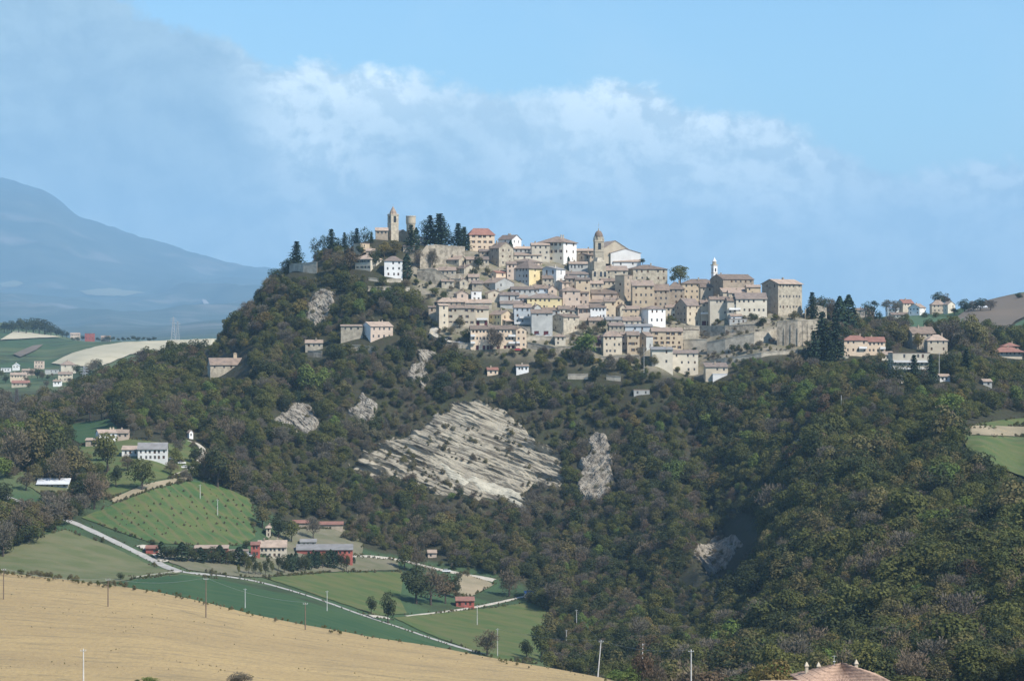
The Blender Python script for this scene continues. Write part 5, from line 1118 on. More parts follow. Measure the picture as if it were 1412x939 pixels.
# ------------------------------------------------------------ trees
def crown_mesh(kind, seed, n=None, bare=False, fir=False, cyp=False):
    r = np.random.default_rng(seed); V = []; Fc = []
    def card(c, nrm, sz, asp=1.0):
        nrm = nrm/np.linalg.norm(nrm); u = np.cross(nrm, r.normal(size=3)); u /= np.linalg.norm(u); w = np.cross(nrm, u); i = len(V)
        V.extend([c-u*sz*.5*asp, c-w*sz*.42+nrm*sz*.08, c+u*sz*.5*asp, c+w*sz*.42-nrm*sz*.05]); Fc.append((i, i+1, i+2, i+3))
    if fir:
        H0 = .10; nw = 15
        for k in range(nw):
            z = H0+(1-H0)*(k/nw)**.95; rad = (.30*(1-z)**.75+.02)*(1+r.uniform(-.25, .25))
            nb = max(7, int(15*(1-z)+6))
            for b in range(nb):
                a = 2*math.pi*(b+r.random())/nb; L = rad*r.uniform(.7, 1.15); d = np.array([math.cos(a), math.sin(a), -.28+.25*(z)])
                for t in np.linspace(.15, 1, 6):
                    c = np.array([0, 0, z])+d*L*t+r.normal(size=3)*.010; card(c, np.array([r.normal()*.7, r.normal()*.7, 1.0]), .075*(1.15-.4*t))
    elif cyp:
        for k in range(n or 420):
            z = r.uniform(.04, 1)**.9; rad = .12*math.sin(min(1, z*2.5+.2)*math.pi/2)*(1-z**3)+.01; a = r.uniform(0, 2*math.pi); q = rad*r.uniform(.7, 1.12)
            card(np.array([q*math.cos(a), q*math.sin(a), z]), np.array([math.cos(a), math.sin(a), r.normal()*.5]), .06)
    else:
        nl = 11; lobes = []
        for k in range(nl):
            a = 2.4*k+r.uniform(-.4, .4); t = k/nl; z = .30+.48*r.random(); q = .27*math.sqrt(r.random())*(1.15-abs(z-.5)); lobes.append((np.array([q*math.cos(a), q*math.sin(a), z]), r.uniform(.13, .21)))
        lobes.append((np.array([r.uniform(-.06, .06), r.uniform(-.06, .06), .80]), .17)); lobes.append((np.array([0, 0, .5]), .25))
        n = n or (1500 if bare else 1500)
        wts = np.array([l[1]**2 for l in lobes]); wts /= wts.sum()
        for k in range(n):
            c, rad = lobes[r.choice(len(lobes), p=wts)]; d = r.normal(size=3); d /= np.linalg.norm(d)
            if d[2] < -.3 and r.random() < .6: d[2] = -d[2]
            p = c+d*rad*(r.uniform(.45, 1.12) if bare else r.uniform(.72, 1.06))
            if bare:
                up = d+np.array([0, 0, .7])+r.normal(size=3)*.35; up /= np.linalg.norm(up); s_ = np.cross(up, r.normal(size=3)); s_ /= np.linalg.norm(s_); L = r.uniform(.04, .085); w = r.uniform(.006, .012); i = len(V)
                V.extend([p-s_*w, p+s_*w, p+up*L+s_*w*.3, p+up*L-s_*w*.3]); Fc.append((i, i+1, i+2, i+3))
                if r.random() < .4: card(p, d+r.normal(size=3)*.6, r.uniform(.022, .042))
            else: card(p, d+np.array([0, 0, .25])+r.normal(size=3)*.34, r.uniform(.030, .068))
    me = bpy.data.meshes.new('crown'); me.from_pydata([tuple(map(float, v)) for v in V], [], Fc); me.materials.append(LEAF[kind]); me.update(); return me
def trunk_mesh(seed, tall=.6, r0=.035, limbs=6, conifer=False):
    r = random.Random(seed); mb = MB(); p = Vector((0, 0, -.12)); top = Vector((r.uniform(-.03, .03), r.uniform(-.03, .03), .95 if conifer else tall))
    m1 = p.lerp(top, .5)+Vector((r.uniform(-.01, .01), r.uniform(-.01, .01), 0)); mb.bar(p, m1, r0, r0*.65, 6); mb.bar(m1, top, r0*.65, r0*.2, 6)
    for k in range(limbs):
        a = 2.4*k; b = p.lerp(top, .45+.5*k/limbs); e = b+Vector((math.cos(a)*.22, math.sin(a)*.22, .2)); mb.bar(b, e, r0*.38, r0*.1, 4)
        mb.bar(b.lerp(e, .6), e+Vector((r.uniform(-.1, .1), r.uniform(-.1, .1), .12)), r0*.2, r0*.05, 3)
    o = mb.build('trunk', [BARK]); me = o.data; bpy.data.objects.remove(o); return me
PROTO = {}
for i, k in enumerate(('green', 'bright', 'olive', 'dark', 'gold', 'judas', 'yellow', 'shrub', 'rust')):
    PROTO[k] = [crown_mesh(k, 10*i+j) for j in range(2)]
for i, k in enumerate(('bare', 'mauve')): PROTO[k] = [crown_mesh(k, 200+10*i+j, bare=True) for j in range(2)]
PROTO['fir'] = [crown_mesh('conifer', 300+j, fir=True) for j in range(2)]
PROTO['cypress'] = [crown_mesh('conifer', 320+j, cyp=True) for j in range(2)]
PROTO['pine'] = [crown_mesh('conifer', 340+j, n=620) for j in range(2)]
TRUNK = [trunk_mesh(i) for i in range(3)]; TRUNKC = [trunk_mesh(9, conifer=True, limbs=0, r0=.022)]
NAMEK = {'fir': 'fir_tree', 'cypress': 'cypress_tree', 'pine': 'pine_tree', 'bare': 'bare_tree', 'mauve': 'bare_tree', 'judas': 'judas_tree', 'yellow': 'broom_bush', 'shrub': 'bush'}
HOLD = {}
def tree(px, base, top, kind, label, group=None, Y=None, lo=860, hi=36000, wide=1.0, parts=True, name=None, cat=None, pos=None, h=None, var=None):
    if pos is None:
        if Y is None:
            Y = hit(px, base, lo, hi); x = (px-CX)/F*Y; z = (CY-base)/F*Y
        else:
            x = (px-CX)/F*Y; z = float(tz(x, Y)); base = CY-F*z/Y
        pos = (x, Y, z); h = (base-top)*Y/F
    v = rng.randrange(2) if var is None else var; me = PROTO[kind][v]; nm = name or NAMEK.get(kind, 'broadleaf_tree')
    cat = cat or ('bush' if 'bush' in nm else 'tree'); rz = rng.uniform(0, 6.28); sc = (h*wide, h*wide*rng.uniform(.92, 1.08), h)
    if not parts:
        o = bpy.data.objects.new(nm, me); COL.objects.link(o); o.location = pos; o.rotation_euler = (0, 0, rz); o.scale = sc; tag(o, label, cat, group); return o
    e = empty(nm, pos, rz); e.scale = sc; tag(e, label, cat, group)
    o = bpy.data.objects.new('crown', me); COL.objects.link(o); o.parent = e
    t = bpy.data.objects.new('trunk', TRUNKC[0] if kind in ('fir', 'cypress') else TRUNK[v]); COL.objects.link(t); t.parent = e
    HOLD.setdefault((kind, v), o)
    return e
T_ = tree
SG = 'conifers on the summit skyline'
for px, b, t, k, w, lab in [
 (409,366,332,'fir',1.5,'lone dark fir standing apart at the left tip of the summit'),
 (434,356,326,'pine',.75,'leaning dark pine second from the left on the summit'),
 (446,354,322,'pine',.7,'dark pine close to the leaning one on the summit'),
 (457,352,315,'fir',1.3,'tallest fir of the left summit row'),
 (466,350,326,'pine',.7,'short dense pine right of the tallest left fir'),
 (475,345,320,'fir',1.2,'narrow fir in the left summit row, before the gap'),
 (485,345,317,'pine',.75,'round topped pine in the middle of the summit row'),
 (492,344,314,'fir',1.2,'fir with thin tip left of the church nave'),
 (504,342,311,'pine',.85,'broad pine just left of the low church nave'),
 (512,335,320,'fir',1.1,'small fir touching the low church nave'),
 (567,349,309,'fir',1.1,'dark fir in front of the round water tower'),
 (574,345,314,'cypress',1.5,'cypress right beside the round water tower'),
 (586,338,300,'pine',.6,'slender pine right of the water tower'),
 (593,338,296,'fir',1.2,'slender high fir with bare lower trunk'),
 (606,342,293,'fir',1.5,'biggest fir of the summit, above the bastion wall'),
 (614,342,304,'pine',.7,'pine leaning on the biggest fir of the summit'),
 (622,344,318,'pine',.8,'low dark pine left of the pair beside the peach villa'),
 (632,346,307,'fir',1.3,'pointed fir left of the peach villa'),
 (640,345,312,'fir',1.2,'fir almost touching the peach villa'),
 (561,386,350,'cypress',1.9,'dense dark cypress right of the white summit villa'),
 (704,358,332,'cypress',1.6,'small cypress against the tall brown gable'),
 (784,368,354,'cypress',1.6,'little cypress at the foot of the white palazzo'),
 ]: T_(px, b, t, k, lab, SG if px < 650 else None, lo=1400, hi=1700, wide=w)
for px, b, t, k, w, lab in [
 (938,392,365,'green',1.55,'round green tree on the skyline in the town gap'),
 (929,390,377,'dark',1.2,'dark low tree beside the round green skyline tree'),
 (886,364,356,'dark',1.6,'dark bush top behind the white gabled hall'),
 (807,498,458,'bright',1.3,'big bright green round tree under the town'),
 (826,484,462,'judas',.9,'purple flowering judas tree beside the big green tree'),
 (792,489,477,'judas',1.0,'pink flowering shrub on the garden wall'),
 (818,503,493,'yellow',1.6,'yellow broom bush below the judas tree'),
 (576,370,345,'mauve',.8,'reddish bare tree in front of the bastion wall, left'),
 (597,372,342,'mauve',.6,'narrow bare tree climbing the bastion wall'),
 (545,356,330,'olive',1.1,'olive brown tree below the pointed bell tower'),
 (530,356,332,'gold',1.1,'golden budding tree left of the pointed bell tower'),
 (517,368,343,'dark',1.0,'dark tree between the ruined house and the villas'),
 (497,352,336,'dark',1.2,'dark round tree left of the ruined house'),
 (484,372,338,'rust',.9,'rusty bare tree left of the cream villa'),
 (468,380,345,'bare',1.0,'brown bare tree on the left of the summit wood'),
 (528,396,380,'green',1.6,'green shrubby tree under the white summit villa'),
 (548,404,388,'dark',1.6,'dark shrubby tree under the summit gardens'),
 (560,398,384,'bare',1.4,'bare shrub on the garden slope right of the summit villas'),
 (612,414,400,'dark',1.4,'dark bush above the left end of town'),
 (600,410,396,'green',1.6,'green bush above the left end of town'),
 (655,384,366,'dark',.9,'dark slim tree among the left terraces'),
 (648,386,374,'olive',1.3,'olive shrub among the left terraces'),
 (672,380,366,'olive',1.2,'olive bush below the tall brown stone house'),
 (660,372,352,'dark',.9,'dark tree under the little roof by the peach villa'),
 (634,452,436,'olive',1.3,'budding tree against the long beige apartment house'),
 (622,462,450,'shrub',1.5,'grey shrub in the car park bend'),
 (643,472,452,'dark',1.3,'dark shrub left of the pink apartment block'),
 (680,488,452,'mauve',.65,'tall bare reddish tree in front of the pink apartment block'),
 (688,488,458,'mauve',.6,'second bare reddish tree before the pink apartment block'),
 (804,462,442,'bare',1.1,'dark bare tree in the gardens under the centre of town'),
 (812,468,450,'dark',1.0,'small dark evergreen in the central gardens'),
 (831,456,440,'dark',1.1,'round dark bush beside the white balcony house'),
 (822,462,448,'shrub',1.3,'scrubby tree in the central gardens'),
 (852,486,468,'bare',1.0,'bare tree in front of the weathered house'),
 (866,504,486,'bare',1.2,'bare tree under the orange beige gable house'),
 (884,498,478,'mauve',1.0,'bare tree beside the dark gable side'),
 (902,505,488,'olive',1.1,'budding tree before the cream low house'),
 (925,448,434,'green',1.5,'green tree right of the bright white house'),
 (990,447,439,'dark',1.8,'dark hedge bush below the plain stone base'),
 (1040,446,432,'dark',1.5,'dark tree right of the balcony house, first of two'),
 (1052,450,436,'dark',1.5,'dark tree right of the balcony house, second of two'),
 (1096,442,428,'olive',1.5,'olive tree at the foot of the palace'),
 (1070,442,434,'green',1.6,'small bush on the palace terrace'),
 (1095,428,414,'green',.8,'climbing shrub on the palace wall'),
 (976,463,452,'bare',1.5,'scrub on the upper terrace wall, left'),
 (996,482,464,'bare',1.3,'bare tree in front of the ramped terrace wall'),
 (1010,486,474,'dark',1.3,'dark round tree by the ramped terrace wall, left'),
 (1030,487,472,'dark',1.3,'dark round tree by the ramped terrace wall, right'),
 (1048,480,470,'mauve',1.5,'bare shrub at the end of the ramped wall'),
 (1020,464,455,'shrub',2.0,'scrub between the terrace walls'),
 (1060,466,454,'shrub',1.8,'scrub above the long ramped wall'),
 (1120,440,402,'fir',1.2,'fir right behind the palace on the skyline'),
 (1122,500,455,'fir',1.2,'lower fir at the foot of the high bastion, leftmost'),
 (1134,496,428,'fir',1.0,'tall dark fir standing before the bastion end'),
 (1152,496,436,'fir',1.1,'second tall fir right of the bastion end'),
 (1143,500,462,'fir',1.3,'short fir between the two tall ones'),
 (1158,458,409,'cypress',1.8,'big dense cypress on the right skyline, left of a pair'),
 (1170,460,407,'cypress',1.9,'big dense cypress on the right skyline, right of a pair'),
 (1146,440,412,'bare',1.0,'bare tree on the skyline left of the cypress pair'),
 (1134,432,406,'pine',1.0,'dark pine between palace and cypress pair'),
 (1205,458,416,'pine',.85,'dark cedar above the yellow double house'),
 (1214,456,440,'judas',1.1,'purple blossoming tree beside the dark cedar'),
 (1196,470,446,'olive',1.2,'olive budding tree behind the yellow double house'),
 (1232,482,440,'olive',1.1,'large olive budding tree right of the yellow double house'),
 (1246,478,446,'gold',1.0,'golden tree beside the broad grey roof'),
 (1266,482,458,'gold',1.0,'thin golden tree before the old stone farmhouse'),
 (1222,480,452,'olive',1.0,'olive tree in the middle of the right hand group'),
 (1297,468,438,'green',1.1,'green tree behind the broad grey roof'),
 (1312,486,440,'mauve',1.1,'purplish bare tree right of the pale stone house'),
 (1340,492,430,'olive',.95,'very large olive brown tree on the right slope'),
 (1360,490,448,'bare',.9,'brown tree leaning on the very large one'),
 (1326,490,452,'mauve',1.0,'purplish tree left of the very large one'),
 (1260,532,488,'fir',1.1,'dark fir before the cream apartment tiers, middle'),
 (1283,530,488,'fir',1.1,'dark fir at the right end of the cream apartment tiers'),
 (1224,532,492,'pine',.9,'dark pine hiding the left end of the apartment tiers'),
 (1242,534,498,'pine',.8,'dark pine before the lower apartment tiers'),
 (1206,522,494,'pine',1.0,'broad dark pine below the yellow double house'),
 (1190,524,498,'dark',1.1,'dark tree below the yellow double house'),
 (1234,538,506,'dark',1.1,'dark tree hiding the lower left apartment tiers'), (1252,542,512,'green',1.1,'green tree before the middle of the lowest apartment tier'), (1266,540,500,'pine',.7,'slim dark pine before the apartment tiers, right of the middle fir'), (1278,542,514,'dark',1.1,'dark tree before the right end of the lowest tier'), (1240,506,488,'bare',1.0,'bare tree before the upper apartment tier'), (1196,506,486,'dark',1.1,'dark shrub tree at the foot of the yellow double house'), (1214,500,482,'olive',1.1,'olive tree right of the yellow double house foot'),
 (1272,538,508,'bare',1.0,'bare tree before the lower right apartment tier'),
 (1332,524,480,'fir',1.1,'fir below the very large olive tree'),
 (1308,520,482,'dark',.9,'dark blueish tree below the pale stone house'),
 (1320,510,486,'green',1.0,'green tree under the purplish trees'),
 ]: T_(px, b, t, k, lab, None, lo=1340 if px > 1150 else 1380, hi=1720, wide=w)
for i, (px, b, h, k) in enumerate([(985,452,8,'shrub'),(1003,455,7,'dark'),(1014,458,9,'bare'),(1030,462,8,'shrub'),(1044,470,8,'bare'),(968,466,7,'shrub'),(958,486,8,'dark'),(985,492,9,'bare'),(1012,492,7,'shrub'),(1066,474,9,'bare'),(1058,436,10,'mauve'),(1068,440,8,'dark'),(1112,478,9,'dark'),(1090,480,8,'olive'),(1078,444,7,'shrub'),(1035,440,9,'dark'),(1026,442,8,'dark'),
   (722,488,9,'dark'),(745,492,10,'green'),(762,494,11,'bare'),(780,496,10,'dark'),(706,490,10,'olive'),(664,492,9,'dark'),(736,476,7,'green'),(752,478,7,'olive'),(790,468,10,'bare'),(798,474,11,'mauve'),(842,500,12,'bare'),(856,504,12,'olive'),(870,480,9,'dark'),(812,482,8,'dark'),
   (600,452,10,'dark'),(592,448,12,'olive'),(586,440,12,'mauve'),(596,470,7,'shrub'),(614,458,8,'olive'),(607,396,8,'dark'),(622,402,9,'bare'),(640,412,8,'shrub'),(662,412,7,'dark'),(668,366,9,'dark'),(650,366,8,'bare'),(632,376,8,'shrub'),(615,386,7,'olive'),(583,384,10,'bare'),(574,394,10,'dark'),(588,398,9,'shrub'),
   (843,392,5,'green'),(868,398,7,'olive'),(880,392,7,'olive'),(893,390,7,'dark'),(919,434,8,'dark'),(913,394,6,'olive'),(936,448,7,'shrub'),(948,452,6,'shrub'),(700,372,7,'dark'),(762,412,5,'dark'),(826,452,9,'dark'),(818,470,10,'bare'),(836,470,8,'dark'),(880,452,6,'shrub'),(905,492,9,'bare'),(915,506,8,'dark'),(935,514,9,'green'),(948,520,9,'dark')]):
    T_(px, b, b-h, k, 'garden tree or shrub growing between the houses of the town', 'garden trees and shrubs in the town', lo=1380, hi=1700, wide=1.35, name='bush' if h < 8 else None)
for px, b, t, k, w, lab in [
 (1294,424,401,'dark',1.2,'dark tree above the ridge houses'), (1304,424,404,'bare',1.1,'bare tree behind the ridge houses'),
 (1330,432,411,'dark',1.3,'dark tree cluster right of the ridge houses'), (1352,430,410,'dark',1.4,'dark tree right of the ridge, before the slope'),
 (1366,430,414,'mauve',1.4,'bare tree where the right slope begins'), (1405,413,403,'dark',1.6,'tiny tree on the skyline at the right border'),
 (1196,432,414,'pine',1.2,'pine between the cypress pair and the ridge houses'), (1222,428,413,'bare',1.5,'bare tree left of the orange roofed ridge house'),
 (1235,430,414,'bare',1.4,'second bare tree left of the orange roofed ridge house'), (1275,440,430,'dark',1.8,'dark hedge below the white ridge house'),
 (1316,434,424,'dark',1.8,'dark scrub under the yellowish ridge house'), (1290,440,430,'green',1.8,'green scrub beneath the ridge houses'),
 (1206,424,414,'dark',1.5,'small dark tree behind the cedar'), (1342,430,415,'mauve',1.3,'greyish bare tree on the ridge')]:
    T_(px, b, t, k, lab, 'trees along the right hand ridge', lo=1800, hi=2450, wide=w)
for px, b, t, k, w, lab in [
 (324,460,427,'green',1.0,'bushy green tree on the left edge of the hill'), (314,466,437,'green',1.0,'second green tree on the left edge of the hill'),
 (346,440,412,'bare',.7,'thin bare tree on the left edge of the hill'), (372,402,382,'bare',1.2,'brown scrub tree near the left tip of the summit'),
 (425,548,500,'bright',1.2,'bright green tree crown on the left slope'), (445,540,505,'bright',1.1,'bright green tree next to it, higher'),
 (300,672,612,'dark',1.0,'big dark oak right of the white track'), (318,676,625,'olive',1.0,'olive coloured oak behind the big dark one'),
 (286,660,620,'bare',1.0,'bare brown oak beside the white track'),
 (148,650,594,'green',1.0,'round green tree before the stepped farmhouse'), (196,676,629,'green',1.0,'round green tree below the white villa'),
 (100,664,612,'olive',1.1,'pale olive tree on the bank by the shed'), (82,668,618,'bare',1.0,'bare tree beside the pale olive one'), (118,662,622,'olive',1.0,'smaller olive tree on the bank'),
 (142,636,606,'olive',1.1,'olive tree between the two hamlet houses'), (176,650,626,'bare',1.2,'bare tree below the lean-to wing'), (246,628,606,'mauve',1.2,'mauve tree right of the white villa'), (236,656,634,'bare',1.2,'bare tree by the parked cars'), (160,672,640,'dark',1.0,'dark tree above the earth bank, left'), (140,684,652,'olive',1.0,'olive tree above the earth bank, far left'), (222,600,578,'bare',1.2,'bare tree above the white villa'), (270,640,612,'dark',1.1,'dark tree inside the track bend'),(205,606,586,'olive',1.2,'olive shrubby tree above the slate roof'), (184,600,582,'mauve',1.2,'mauve shrubby tree right of the stepped farmhouse'), (50,664,638,'olive',1.2,'olive tree left above the open shed'), (36,676,650,'bare',1.2,'bare tree left of the open shed'), (100,684,664,'dark',1.2,'dark bush tree right of the open shed'),
 (130,702,650,'bare',.9,'brown tree by the lane above the orchard'), (112,700,655,'dark',1.0,'dark tree by the lane above the orchard'),
 (76,730,682,'mauve',1.1,'mauve bare tree overhanging the lane'), (60,735,696,'bare',1.0,'brown tree left of the mauve one'),
 (22,752,700,'bare',1.1,'bare brown tree at the left border near the lane'), (40,748,706,'olive',1.1,'olive shrubby tree beside the lane'), (4,768,716,'mauve',1.0,'mauve tree cut by the left border'),
 (20,655,588,'bare',1.0,'tall bare oak at the left border'), (44,652,574,'olive',1.0,'great olive brown oak at the left'), (70,650,582,'dark',1.0,'great dark oak beside the olive brown one'), (56,640,560,'green',.9,'great green oak behind the other two'),
 (84,636,590,'dark',1.0,'dark oak at the right of the great ones'),(30,650,600,'dark',1.0,'dark oak under the tall bare one'),
 (62,566,532,'olive',1.1,'lone round tree before the valley fields'), (124,578,534,'bare',1.1,'big brown tree right of the lone round one'), (140,580,545,'olive',1.1,'olive tree beside the big brown one'), (106,575,545,'green',1.0,'green tree left of the big brown one'),
 (86,566,548,'mauve',1.2,'small mauve tree in the gap of the valley'),
 (535,860,812,'dark',.62,'tall dark poplar alone by the lane'), (512,846,820,'dark',.8,'bush left of the tall dark poplar'),
 (574,832,776,'dark',1.1,'big dark tree of the meadow copse, left'), (594,834,778,'bare',1.0,'brown tree in the middle of the meadow copse'), (614,832,788,'rust',1.0,'rust brown tree of the meadow copse'), (628,824,792,'dark',.9,'dark tree closing the meadow copse on the right'),
 (558,786,748,'green',.9,'green tree by the white track bend'), (574,790,752,'bare',.9,'grey brown tree by the white track bend'),
 (672,904,868,'bare',1.3,'round bare bush in the lower meadow'), (726,910,880,'dark',1.0,'small dark tree at the lower meadow end'), (746,912,858,'green',.8,'green tree at the end of the lower meadow'), (757,884,842,'olive',.9,'olive tree above the end of the lower meadow'),
 (736,822,786,'dark',1.0,'dark tree left of the blue tarpaulin'), (765,842,800,'mauve',1.1,'mauve tree right of the blue tarpaulin'), (702,822,784,'bare',1.1,'brown tree above the red shed track'),
 (362,728,688,'olive',1.0,'olive tree left of the dovecote'), (384,742,706,'dark',1.0,'dark tree right of the dovecote'), (402,748,716,'green',1.0,'green tree between dovecote and barn'), (432,744,712,'mauve',.9,'mauve tree between the two red ruins'),
 (166,800,788,'dark',1.3,'small bush on the edge of the tan field'), (292,796,782,'shrub',1.0,'small round tree beside the lane fork'),
 (340,757,744,'dark',1.5,'dark bushy tree left of the cream farmhouse'), (210,752,746,'dark',2.4,'dark hedge bush by the small red hut'),
 ]: T_(px, b, t, k, lab, None, lo=1000 if b > 560 else 1300, hi=1720, wide=w)
# near trees and bushes beyond the tan field
for px, Y, t, k, w, lab, nm in [
 (886,640,882,'rust',.62,'dark twiggy tree rising at the bottom, right of the tan field',None), (902,648,902,'bare',.9,'brown bare tree beside the twiggy one at the bottom',None), (872,650,916,'bright',1.6,'bright green bush at the end of the tan field','bush'),
 (848,655,922,'bright',2.0,'yellow green bush on the edge of the tan field','bush'), (925,660,904,'olive',1.2,'olive tree left of the tall white pole',None), (948,650,908,'bare',1.0,'pale bare tree behind the tall white pole',None),
 (985,600,924,'rust',1.6,'rusty bush at the bottom right of the tall white pole','bush'), (1010,590,928,'dark',1.8,'dark green bush at the bottom','bush'), (1070,520,904,'gold',1.0,'golden brown tree left of the near clay roof',None),
 (1052,530,912,'gold',.9,'smaller golden tree left of the near clay roof',None), (1262,470,930,'green',1.8,'green bush right of the near clay roof','bush'), (1240,480,927,'dark',1.8,'dark bush touching the near clay roof','bush'),
 (1300,500,932,'dark',2.0,'dark bush at the bottom right','bush'), (206,540,932,'bright',2.4,'green bush tip at the bottom left','bush'), (330,545,926,'mauve',2.2,'reddish twiggy bush at the bottom of the tan field','bush'), (190,542,936,'green',1.8,'low green bush at the very bottom left','bush')]:
    T_(px, None, t, k, lab, None, Y=Y, wide=w, name=nm)
# farm rows
g1 = 'dark round trees lining the farm lane'
for i, (x, b) in enumerate([(222,770),(232,772),(241,773),(250,774),(259,774),(268,775),(277,776),(286,776),(294,777),(303,777),(312,778),(320,778),(329,780),(337,780)]):
    T_(x+rng.uniform(-1, 1), b, b-rng.uniform(20, 27), 'dark' if i % 3 else 'cypress', 'dark dense tree in the row hiding the long low red farm building', g1, lo=1000, hi=1400, wide=1.25 if i % 3 else 3.0)
g2 = 'dark cypresses below the red barn'
for i_, (x, b, h) in enumerate([(392,790,28),(398,786,22),(408,787,26),(421,788,27),(432,780,22),(440,780,20),(449,779,20),(456,778,21),(464,777,18),(478,788,24),(488,777,10),(402,789,26),(415,789,24),(426,786,25),(436,784,24),(445,784,24),(452,783,24),(460,784,25),(470,785,24)]):
    T_(x, b, b-h, 'cypress' if i_ % 3 else 'dark', 'dark tree in the row in front of the long red barn', g2, lo=1000, hi=1400, wide=2.0 if i_ % 3 else .75)
g3 = 'young trees before the cream farmhouse'
for x, b, h in [(329,791,14),(343,792,24),(352,793,22),(359,793,20),(366,793,22),(375,790,18),(384,786,22),(350,780,20),(337,783,24),(370,780,16)]:
    T_(x, b, b-h, 'green' if int(x) % 2 else 'dark', 'young tree in the grass slope before the cream farmhouse', g3, lo=1000, hi=1400, wide=.6)
g4 = 'small fruit trees in the orchard field'
for j in range(9):
    for i in range(24):
        x = 148+i*9.2+j*3.5+rng.uniform(-2.4, 2.4); y = 743-j*8.6-i*.6+rng.uniform(-1.8, 1.8)
        if inpoly(x, y, [(135,722),(215,683),(262,672),(300,676),(340,694),(342,735),(262,742),(205,740),(160,728)]) and rng.random() < .66:
            T_(x, y, y-rng.uniform(2.2, 5.2), 'bare' if rng.random() < .7 else 'olive', 'small bare fruit tree standing in the rows of the orchard field', g4, parts=False, lo=1000, hi=1400, wide=1.0, name='fruit_tree')
# far woods, left valley
g5 = 'trees of the far left ridge wood'
for x, b, t in [(6,459,443),(16,460,441),(26,460,438),(36,461,439),(46,460,437),(54,462,438),(62,463,440),(70,464,446),(78,464,450),(86,465,454),(92,466,457)]:
    T_(x, b, t, 'dark', 'dark tree of the wood crowning the far left ridge', g5, lo=3000, hi=4600, wide=1.3)
g6 = 'bushes on the far valley skyline'
for x in list(range(100, 215, 7)):
    b = 470+rng.uniform(-1, 1); T_(x, b, b-rng.uniform(4, 9), 'dark', 'small dark tree on the far skyline above the pale stubble', g6, lo=2600, hi=4600, wide=1.7, parts=False, name='small_tree')
g7 = 'trees among the far valley houses'
for x, b, h in [(2,520,10),(8,528,12),(26,520,8),(36,528,10),(44,520,12),(52,522,16),(58,524,12),(66,524,8),(72,520,6),(106,516,14),(112,522,12),(96,530,9),(64,535,10),(40,536,9),(120,520,16),(128,515,20),(135,512,18)]:
    T_(x, b, b-h, rng.choice(['dark', 'bare', 'green', 'mauve']), 'tree between the houses of the far left valley', g7, lo=1900, hi=2700, wide=1.2)

# ------------------------------------------------------------ the woods
FOREST = [HILL, [(962,512),(1060,497),(1132,486),(1132,502),(960,540)], [(960,860),(2200,860),(2200,1100),(960,1100)], [(-460,560),(-100,560),(-100,700),(-460,700)],
 [(148,590),(165,560),(190,525),(225,505),(285,494),(320,520),(360,690),(280,664),(262,606),(240,600),(225,592),(180,592)],
 [(0,600),(30,570),(60,555),(100,575),(95,625),(50,655),(0,662)], [(95,548),(120,512),(160,508),(205,499),(250,493),(305,487),(300,505),(200,530),(160,560),(110,575),(60,575)],
 [(-60,700),(0,692),(40,706),(66,716),(100,726),(66,738),(20,760),(-60,790)], [(60,640),(95,640),(135,652),(150,690),(100,716),(60,690),(40,660)],
 [(470,742),(560,760),(700,800),(700,792),(640,735),(480,700)], [(690,800),(745,812),(762,850),(758,925),(800,936),(900,960),(900,820),(760,780)], [(220,600),(262,600),(258,612),(225,612)],
 [(225,640),(262,640),(285,655),(262,668),(230,655)], [(-100,540),(0,560),(30,575),(0,640),(-100,660)], [(1100,430),(1412,440),(1460,440),(2200,440),(2200,560),(1100,560)], [(900,440),(960,500),(700,560),(590,500),(560,420)]]
NOT = CLIFFS+[[(940,806),(958,755),(985,735),(1050,710),(1048,742),(1020,778),(996,796),(968,812)], [(1076,640),(1092,602),(1118,588),(1138,588),(1130,620),(1104,648)], [(1312,584),(1345,577),(1400,568),(1520,562),(1520,696),(1412,690),(1360,672),(1322,636)], [(88,600),(100,584),(150,577),(164,590),(150,606),(112,614)],
 [(586,410),(640,404),(760,420),(1060,436),(1130,440),(1130,482),(1040,494),(975,506),(965,515),(900,508),(860,494),(800,490),(720,485),(650,484),(590,464)],
 [(480,372),(570,384),(640,345),(900,360),(1130,392),(1130,440),(600,440),(610,408),(560,396),(500,384)], [(112,598),(180,592),(232,604),(240,640),(186,640),(116,622)],
 [(400,362),(438,362),(438,378),(400,376)], [(1160,488),(1222,488),(1225,496),(1160,498)], [(495,470),(545,466),(545,476),(500,482)], [(281,494),(336,490),(338,516),(283,520)], [(415,480),(450,478),(448,494),(420,494)],
 [(1226,500),(1288,498),(1290,532),(1228,532)], [(1180,436),(1330,436),(1325,452),(1180,456)], [(700,502),(732,500),(732,520),(700,522)], [(1090,618),(1100,598),(1132,588),(1128,600),(1105,618)], [(880,850),(890,822),(868,828),(866,852)], [(398,716),(478,716),(478,730),(398,730)],[(690,800),(760,806),(756,822),(690,828)],[(1250,455),(1308,465),(1308,490),(1250,484)]]
KINDS = ['green', 'bright', 'olive', 'dark', 'bare', 'mauve', 'gold', 'rust', 'shrub', 'pine']
CODE = {}; 
for k in KINDS:
    for v in range(2): CODE[(k, v)] = len(CODE)
